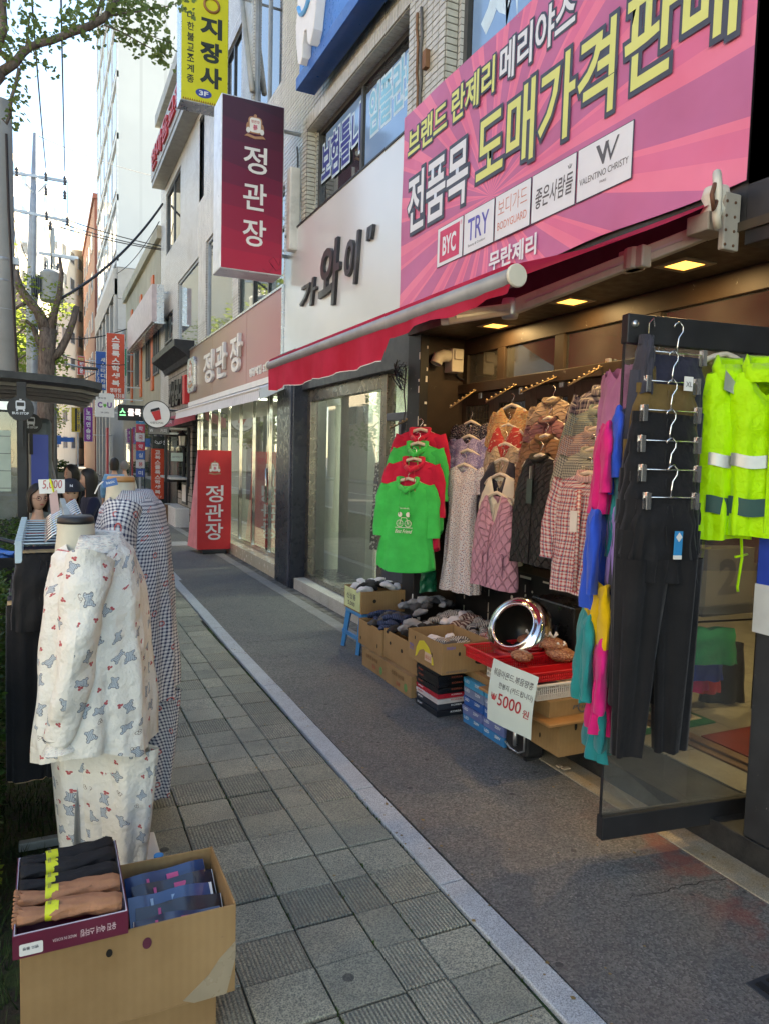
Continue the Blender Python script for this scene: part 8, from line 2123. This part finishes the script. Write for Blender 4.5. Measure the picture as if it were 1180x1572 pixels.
# ================================================================ clothes rail at the left
rk = thing('clothes_rack', 'grey metal clothes rack with trousers behind the cream mannequin', 'clothes rail', (.03, 3.4, 0))
RKM = mat('grey green square tube', (.30, .34, .33), .5, .3, dirt=.2)
g = G(); g.box(-.115, 3.19, 0, .30, 3.225, .035); g.box(.06, 3.195, .035, .09, 3.222, 1.36); g.box(-.115, 4.20, 0, .30, 4.235, .035); g.box(.06, 4.205, .035, .09, 4.232, 1.36); g.box(.062, 3.0, 1.36, .088, 4.3, 1.385)
build('rack_frame', g, RKM, rk, bev=.003)
cols2 = [(TBK, 'black'), (cloth('sand cotton', (.42, .31, .19)), 'sand'), (TNV, 'navy'), (floral('garden print cotton', (.05, .08, .07), [(.42, .42, .36), (.42, .18, .16), (.12, .16, .2)], 40), 'floral'), (TGR, 'charcoal'), (cloth('denim', (.06, .10, .17)), 'denim'), (TBK, 'black'), (FLR, 'red floral'), (TNV, 'navy'), (cloth('grey blue cotton', (.18, .23, .30)), 'grey blue')]
CLB = mat('pale blue plastic clip', (.38, .50, .58), .35)
for i, (m_, nm) in enumerate(cols2):
 y = 2.99 + i * .085; z = 1.255 + .002 * i
 o_ = ['first', 'second', 'third', 'fourth', 'fifth', 'sixth', 'seventh', 'eighth', 'ninth', 'last'][i]
 trousers('trousers', nm + ' trousers hanging ' + o_ + ' on the left clothes rack', m_, (-.012 + .006 * sin(i * 3), y, z), .06 * sin(i * 2), .86 if i == 0 else .9, .095, .068, .008, .007, 'trousers on the left clothes rack', .25, lw=.06)
 t = thing('clip_hanger', 'pale clip hanger above the ' + o_ + ' trousers on the left rack', 'hanger', (-.012, y, z + .02), 0, 'clip hangers on the left rack')
 g = G(); g.tube([(-.10, 0, .02), (.10, 0, .02)], .0035, 6); build('hanger_rod', g, CLB, t, True, **LOC)
 g = G(); g.tube([(0, 0, .02), (.03, 0, .05), (.08, 0, .08), (.11, 0, .105), (.135, 0, .12), (.14, 0, .105)], .0032, 5); build('hook', g, CLIP, t, True, **LOC)
 for s in (-1, 1):
  g = G(); g.box(s * .085 - .012, -.02, -.05, s * .085 + .012, -.014, .035); g.box(s * .085 - .012, .014, -.05, s * .085 + .012, .02, .035); g.box(s * .085 - .008, -.015, .0, s * .085 + .008, .015, .012); build('clip', g, CLB, t, **LOC, bev=.002)
for lb, pix, Y_, mm, wd in (('white price card reading 5,000 in red above the left clothes rack', ((59, 736), (100, 736), (100, 757), (61, 758)), 3.75, WHITE, '5,000'), ('folded pinkish price card below the 5,000 card', ((76, 760), (88, 752), (92, 785), (80, 800)), 3.7, mat('pinkish card', (.58, .40, .38), .6), '')):
 t = thing('price_card', lb, 'price card', tuple(P(*pix[0], Y=Y_))); g = G(); c = [P(*q, Y=Y_) for q in pix]; dd = Vector((0, .004, 0)); g.rings([[q for q in c], [q + dd for q in c]], True, True, True); build('card_sheet', g, mm, t)
 if wd:
  F = frame(tuple(c[3] - Vector((0, .002, 0))), c[2] - c[3]); w_ = (c[2] - c[3]).length; text(wd, F, w_ * .12, .018, w_ * .76, .045, REDPR, t, -.005, lift=.001, shear=.1)
  g = G(); g.tube([P(77, 735, Y=3.74), P(81, 748, Y=3.735), P(84, 760, Y=3.74)], .005, 6); build('green_ribbon', g, BAND, t)
 g = G(); g.tube([P((pix[2][0] + pix[3][0]) / 2, pix[2][1], Y=Y_ + .01), Vector((P((pix[2][0] + pix[3][0]) / 2, pix[2][1], Y=Y_).x, Y_ + .01, 1.37))], .004, 5); build('card_wire', g, STEEL, t)
g = G(); leafc = P(87, 802, Y=3.8)
torso(g, .12, [(0, .01, .01), (.5, .022, .018), (1, .025, .02)], neck=.01, vneck=0, slope=0, fold=.004, k=4, off=tuple(leafc + Vector((0, 0, .06)))); tag(build('yellow_cloth', g, TM['yellow'], None, True), 'small yellow cloth tied on the left clothes rack', 'cloth')
# ================================================================ bicycle with a blue lined basket
bk2 = thing('bicycle', 'parked bicycle with black handlebar and blue lined basket behind the hedge', 'bicycle', (-.35, 5.4, 0))
def wheel(cx_, cy_):
 g = G(); ring = [(cx_, cy_ + .33 * cos(a), .34 + .33 * sin(a)) for a in [2 * PI * j / 28 for j in range(29)]]; g.tube(ring, .018, 8, False); w = build('tyre', g, BLACK, bk2, True)
 g = G()
 for j in range(14): a = 2 * PI * j / 14; g.tube([(cx_, cy_, .34), (cx_, cy_ + .31 * cos(a), .34 + .31 * sin(a))], .0015, 3)
 build('spoke', g, ALU, bk2, kind='stuff')
wheel(-1.08, 5.25); wheel(-1.08, 6.3)
g = G(); g.tube([(-1.08, 5.25, .34), (-1.08, 5.40, .95), (-1.08, 5.42, 1.05)], .016, 8); g.tube([(-1.08, 5.42, .85), (-1.08, 5.85, .35), (-1.08, 6.3, .34)], .016, 8); g.tube([(-1.08, 5.85, .35), (-1.08, 5.98, .92)], .015, 8); g.tube([(-1.08, 5.42, .85), (-1.08, 5.96, .80), (-1.08, 6.3, .34)], .012, 8); build('frame', g, mat('dark bike frame', (.03, .035, .05), .35, .3), bk2, True)
g = G(); g.box(-1.15, 5.88, .92, -1.01, 6.1, .97); build('saddle', g, BLACK, bk2, bev=.02)
hb = P(38, 850, Y=5.0); hx = hb.x
g = G(); g.tube([(-1.45, 5.55, 1.05), (-1.25, 5.42, 1.07), (-1.08, 5.40, 1.05), (-.75, 5.28, 1.08), (-.35, 5.12, 1.10), P(60, 842, Y=5.0), P(78, 836, Y=5.0)], [.011] * 5 + [.017, .017], 8); build('handlebar', g, BLACK, bk2, True)
g = G(); g.tube([P(46, 848, Y=4.95), P(30, 858, Y=4.95), P(5, 850, Y=4.95)], .007, 6); g.cbox(P(20, 855, Y=4.93), (.07, .02, .025)); build('brake_lever', g, ALU, bk2, True)
g = G(); g.rings([[(-.42 + a * .24 * s, 4.95 + b * .15 * s, z) for a, b in ((-1, -1), (1, -1), (1, 1), (-1, 1))] for s, z in ((.8, .70), (1, .92), (1.06, 1.0))], True, True); build('basket', g, BLACK, bk2)
g = G(); g.rings([[(-.42 + .26 * cos(a) * (1 + .05 * sin(a * 5)), 4.94 + .165 * sin(a), z + .015 * sin(a * 6 + z * 20)) for a in [2 * PI * j / 30 for j in range(31)]] for z in (.90, .97, 1.02, 1.0)], False, False, True); build('blue_lining', g, mat('blue tarpaulin', (.02, .14, .50), .35), bk2, True)
# ================================================================ people
SKIN = mat('skin', (.55, .34, .25), .5, var=.05, spec=.35); HAIRB = mat('black hair', (.012, .010, .009), .45, bump=.5, bscale=180); LIP = mat('lips', (.40, .10, .09), .5); EYE = mat('dark eye', (.01, .008, .006), .3)
def skinmesh(name, verts, edges, m, parent, root=0, sub=2):
 me = bpy.data.meshes.new(name); me.from_pydata([v[0] for v in verts], edges, []); me.materials.append(m)
 o = link(name, me, parent, **LOC)
 sk = o.modifiers.new('skin', 'SKIN'); sk.use_smooth_shade = True
 if not me.skin_vertices: me.skin_vertices and None
 for i, v in enumerate(verts):
  r = v[1]; r = r if isinstance(r, tuple) else (r, r); sv_ = me.skin_vertices[0].data[i]; sv_.radius = r; sv_.use_root = i == root
 sb = o.modifiers.new('sub', 'SUBSURF'); sb.levels = sub; sb.render_levels = sub
 return o
def person(label, loc, rz, top, pants, sit=False, hair='long', arms='down', headrot=0, glasses=False, cap=False, skirt=False, group=None, hairm=None, scale=1.0, hood=False):
 t = thing('person', label, 'person', loc, rz, group); t.scale = (scale, scale, scale); WM[t] = WM[t] @ Matrix.Scale(scale, 4)
 hp_ = .47 if sit else .86
 kn = [(s * .10, -.42, .46) if sit else (s * .09, -.01, .47) for s in (-1, 1)]; an = [(s * .10, -.44, .08) if sit else (s * .09, .02, .08) for s in (-1, 1)]; to = [(s * .11, an[0][1] - .14, .03) for s in (-1, 1)]
 z0 = hp_
 V_ = [((0, 0, z0), (.125, .10)), ((0, 0, z0 + .2), (.115, .085)), ((0, .0, z0 + .40), (.14, .09)), ((0, 0, z0 + .53), (.07, .06)), ((0, -.01, z0 + .60), (.047, .05)), ((0, -.02, z0 + .67), (.05, .055))]
 E = [(0, 1), (1, 2), (2, 3), (3, 4), (4, 5)]; A = {}
 for k_, s in enumerate((-1, 1)):
  if arms == 'down': el, ha = (s * .23, .0, z0 + .22), (s * .22, -.06, z0 + .0)
  elif arms == 'lap': el, ha = (s * .23, -.05, z0 + .22), (s * .08, -.24, z0 + .12)
  else: el, ha = (s * .20, -.10, z0 + .24), (s * .06, -.30, z0 + .32)
  sh2 = (s * .165, .0, z0 + .485); n = len(V_)
  V_ += [(sh2, .055), (el, .042), (ha, .03), (tuple(Vector(ha) + (Vector(ha) - Vector(el)).normalized() * .06), (.035, .018))]
  E += [(2, n), (n, n + 1), (n + 1, n + 2), (n + 2, n + 3)]; A[s] = (sh2, el, ha)
  hd = (Vector(ha) - Vector(el)).normalized(); base = Vector(V_[-1][0])
  for f in range(4): # fingers
   m_ = len(V_); o_ = Vector(((f - 1.5) * .017, 0, -.002)); V_ += [(tuple(base + o_ + hd * .035), .009), (tuple(base + o_ + hd * (.06 + .008 * (f in (1, 2))) + Vector((0, 0, -.012))), .007)]; E += [(n + 3, m_), (m_, m_ + 1)]
  m_ = len(V_); V_ += [(tuple(base - hd * .02 + Vector((-s * .035, -.01, 0))), .010), (tuple(base + hd * .015 + Vector((-s * .045, -.015, 0))), .008)]; E += [(n + 3, m_), (m_, m_ + 1)]
  n = len(V_); V_ += [((s * .09, 0, z0 - .03), .085), (kn[k_], .058), (an[k_], .038), (to[k_], (.035, .025))]; E += [(0, n), (n, n + 1), (n + 1, n + 2), (n + 2, n + 3)]
 skinmesh('body', V_, E, SKIN, t)
 tv = [((0, 0, z0 + .0), (.16, .125)), ((0, 0, z0 + .2), (.15, .115)), ((0, 0, z0 + .40), (.168, .115)), ((0, 0, z0 + .525), (.085, .075))]; te = [(0, 1), (1, 2), (2, 3)]
 if hood: tv.append(((0, .05, z0 + .60), (.10, .07))); te.append((3, 4))
 for s in (-1, 1): n = len(tv); tv += [((A[s][0]), .075), (A[s][1], .062), (tuple(Vector(A[s][1]).lerp(Vector(A[s][2]), .92)), .045)]; te += [(2, n), (n, n + 1), (n + 1, n + 2)]
 skinmesh('jacket', tv, te, top, t)
 pv2 = [((0, 0, z0), (.145, .12))]; pe = []
 for k_, s in enumerate((-1, 1)): n = len(pv2); pv2 += [((s * .09, 0, z0 - .03), .105), (kn[k_], .078), (tuple(Vector(kn[k_]).lerp(Vector(an[k_]), .92)), .058)]; pe += [(0, n), (n, n + 1), (n + 1, n + 2)]
 skinmesh('trousers', pv2, pe, pants, t)
 for k_, s in enumerate((-1, 1)):
  g = G(); g.lathe([(.0005, 0), (.05, 0), (.052, .03), (.045, .06), (.03, .09), (.0005, .1)], MT((an[k_][0], an[k_][1] - .05, 0)) @ Matrix.Scale(1.9, 4, (0, 1, 0)), 14); build('shoe', g, BLACK, t, True, **LOC)
 H = MT((0, -.025, z0 + .755)) @ MR(headrot, 4, 'Z')
 g = G(); rs = []; N = 24
 for i in range(15):
  ph2 = PI * i / 14; z = .118 * cos(ph2); r = sin(ph2) ** .85; q = 1 - .28 * max(0, -z / .118) ** 1.4; ring = []
  for j in range(N):
   a = 2 * PI * j / N; x, y = .076 * r * q * cos(a), .095 * r * (1 - .15 * max(0, -z / .118)) * sin(a)
   if y < 0: y *= .93
   fr_ = max(0, -sin(a)) ** 8
   y -= fr_ * (.018 * math.exp(-((z + .028) / .022) ** 2) + .006 * math.exp(-((z + .085) / .02) ** 2) - .004 * math.exp(-((z - .005) / .014) ** 2))
   ring.append(H @ Vector((x, y, z)))
  rs.append(ring)
 g.rings(rs, True, True, True)
 for s in (-1, 1): g.lathe([(.0005, -.012), (.016, -.008), (.018, .0), (.012, .008), (.0005, .009)], H @ MT((s * .075, .01, -.015)) @ MR(PI / 2, 4, 'Y') @ Matrix.Scale(1.5, 4, (1, 0, 0)), 10)
 build('head', g, SKIN, t, True, **LOC)
 g = G()
 for s in (-1, 1): g.lathe([(.0005, .004), (.007, .003), (.011, 0)], H @ frame((s * .030, -.083, .0), (1, 0, 0)) @ Matrix.Scale(.55, 4, (0, 1, 0)), 10); g.box(s * .030 - .014, -.086, .018, s * .030 + .014, -.081, .022, H)
 build('eye', g, EYE, t, **LOC)
 g = G(); g.lathe([(.0005, .004), (.012, .003), (.019, 0)], H @ frame((0, -.084, -.060), (1, 0, 0)) @ Matrix.Scale(.35, 4, (0, 1, 0)), 12); build('mouth', g, LIP, t, True, **LOC)
 hm = hairm or HAIRB; g = G(); rs = []; low = {'long': -.34, 'short': -.07, 'bob': -.14}[hair]
 for i in range(15):
  u = i / 14; ring = []
  for j in range(29):
   op = .12 + 1.05 * min(1, max(0, (u - .22) / .22)); a = -PI / 2 + op + (2 * PI - 2 * op) * j / 28
   if u < .5: th = PI / 2 * (u / .5); r, z = sin(th), .128 * cos(th)
   else: r, z = 1 - .15 * (u - .5) * 2, low * (u - .5) * 2
   w = 1 + .025 * sin(a * 9 + u * 5)
   ring.append(H @ Vector((.091 * r * w * cos(a), (.108 * r * w * sin(a)) + (.02 if u > .5 else 0) * (u - .5), z + .004)))
  rs.append(ring)
 g.rings(rs, False); o = build('hair', g, hm, t, True, **LOC); sd = o.modifiers.new('thick', 'SOLIDIFY'); sd.thickness = .014; sd.offset = 0
 if glasses:
  g = G()
  for s in (-1, 1): g.tube([H @ Vector((s * .032 + .022 * cos(a), -.098, -.002 + .018 * sin(a))) for a in [2 * PI * j / 12 for j in range(13)]], .0022, 4); g.tube([H @ Vector((s * .054, -.096, .0)), H @ Vector((s * .08, .01, .0))], .0018, 4)
  build('glasses', g, mat('dark red glasses rim', (.15, .02, .03), .3), t, **LOC)
 if cap:
  g = G(); g.lathe([(.0005, .142), (.05, .135), (.09, .10), (.103, .04), (.104, .02)], H @ Matrix.Scale(1.08, 4, (0, 1, 0)), 20); g.rings([[H @ Vector((.09 * sin(a) * s, -.085 - .075 * cos(a) * (s > .9) - .0, .028 - .012 * (s > .9))) for a in [-1.2 + 2.4 * j / 12 for j in range(13)]] for s in (.8, 1.0)], False); build('cap', g, mat('dark navy cap', (.012, .016, .03), .7), t, True, **LOC)
  text('N', H @ frame((0, -.104, .06), (1, 0, 0), (0, .3, 1)), -.012, 0, .024, .024, WPR, t, .03, lift=.006, **LOC)
 return t
JB = cloth('black jacket', (.014, .014, .017)); JN = cloth('navy jacket', (.018, .022, .05)); PB = cloth('dark trousers', (.02, .02, .024)); JW = cloth('pale blue white hoodie', (.50, .54, .60)); JBL = cloth('sky blue jacket', (.16, .36, .58)); JGR = cloth('pale grey shirt', (.42, .42, .42))
def at_head(px, py, Y, hz): q = P(px, py, Y=Y); return q.x, Y, q.z - hz
x, y, z = at_head(58, 768, 7.5, 1.30); person('seated person with glasses and short dark hair in a black jacket', (x, y, z + .10), .25, JB, PB, True, 'bob', 'lap', .15, True)
x, y, z = at_head(108, 757, 7.7, 1.30); person('seated person in a dark cap and black jacket beside the price card', (x, y, z + .08), .1, JB, PB, True, 'bob', 'lap', -.05, False, True)
x, y, z = at_head(103, 720, 9.2, 1.615); person('standing person with long dark hair in a dark jacket looking left', (x + .06, y, -.02), -.6, JB, PB, False, 'long', 'down', -.5, scale=(z + 1.615) / 1.66)
x, y, z = at_head(136, 727, 8.2, 1.615); person('person with long black hair in navy looking down at a phone', (x + .02, y, -.02), -1.35, JN, PB, False, 'long', 'phone', -.2, scale=(z + 1.615) / 1.66)
g = G(); bz = .50; g.box(-.45, 7.4, bz - .08, .45, 8.0, bz - .03); g.box(-.42, 7.45, -.02, -.36, 7.95, bz - .08); g.box(.36, 7.45, -.02, .42, 7.95, bz - .08)
tag(build('waiting_bench', g, mat('brown bench', (.14, .09, .05), .6), bev=.006), 'low brown bench under the two seated people', 'bench')
x, y, z = at_head(14, 742, 8.9, 1.615); person('person in a pale blue hooded top behind the shelter glass', (x - .05, y, -.02), .8, JW, PB, False, 'short', 'down', 0, hood=True, scale=.97)
x, y, z = at_head(176, 709, 14.2, 1.615); person('pedestrian in a sky blue jacket walking away, left of the pair', (x, y, -.0), 3.1, JBL, PB, False, 'bob', 'down', 0, scale=(z + 1.615) / 1.66)
x, y, z = at_head(192, 713, 14.8, 1.615); person('pedestrian in a pale grey shirt walking away, right of the pair', (x, y, -.0), 3.25, JGR, PB, False, 'short', 'down', 0, hairm=mat('grey hair', (.16, .15, .14), .7), scale=(z + 1.615) / 1.66)
# ================================================================ small things
CAB = mat('grey service cable', (.10, .10, .10), .6)
for i, (a, b, lb) in enumerate((((640, 20), (640, 205), 'rusty cable running down the tiled pier beside the banner'), ((647, 10), (644, 190), 'second thin cable on the tiled pier beside the banner'), ((457, 225), (459, 345), 'thin drain cable beside the slim white duct'), ((372, 0), (388, 140), 'grey downpipe on the tiled wall behind the yellow sign'))):
 X_ = 2.82 if i < 2 else 2.92
 p, q = P(*a, X=X_), P(*b, X=X_); g = G(); r_ = .012 if i < 3 else .045
 g.tube([p.lerp(q, t / 8) + Vector((0, .012 * sin(t * 2.1 + i) * (i < 3), 0)) for t in range(9)], r_, 7)
 tag(build('wall_cable' if i < 3 else 'downpipe', g, [mat('rusty cable', (.20, .11, .06), .8), CAB, CAB, mat('pale downpipe', (.45, .44, .40), .5, dirt=.4)][i], None, True), lb, 'cable' if i < 3 else 'pipe')
g = G(); q = P(655, 92, X=2.82); g.box(2.79, q.y - .03, q.z - .07, 2.83, q.y + .03, q.z + .07); tag(build('rusty_bracket', g, mat('rusty bracket', (.20, .10, .05), .8)), 'small rusty bracket on the tiled pier above the banner', 'bracket')
LF = mat('dry fallen leaf', (.22, .15, .06), .8, var=.4)
g = G()
for i in range(220):
 x, y = rnd.choice([ru(2.5, 2.7), ru(1.36, 1.52), ru(.1, 2.5)]), ru(1.2, 7); s = ru(.003, .010); a = ru(0, 6.28)
 z = .0075; g.poly([(x + s * cos(a + k) * ru(.5, 1.2), y + s * sin(a + k) * ru(.5, 1.2), z) for k in (0, 1.3, 2.7, 4.1, 5.3)])
tag(build('ground_litter', g, LF, kind='stuff'), 'tiny dry leaf bits and grit scattered over paving and asphalt', 'litter')
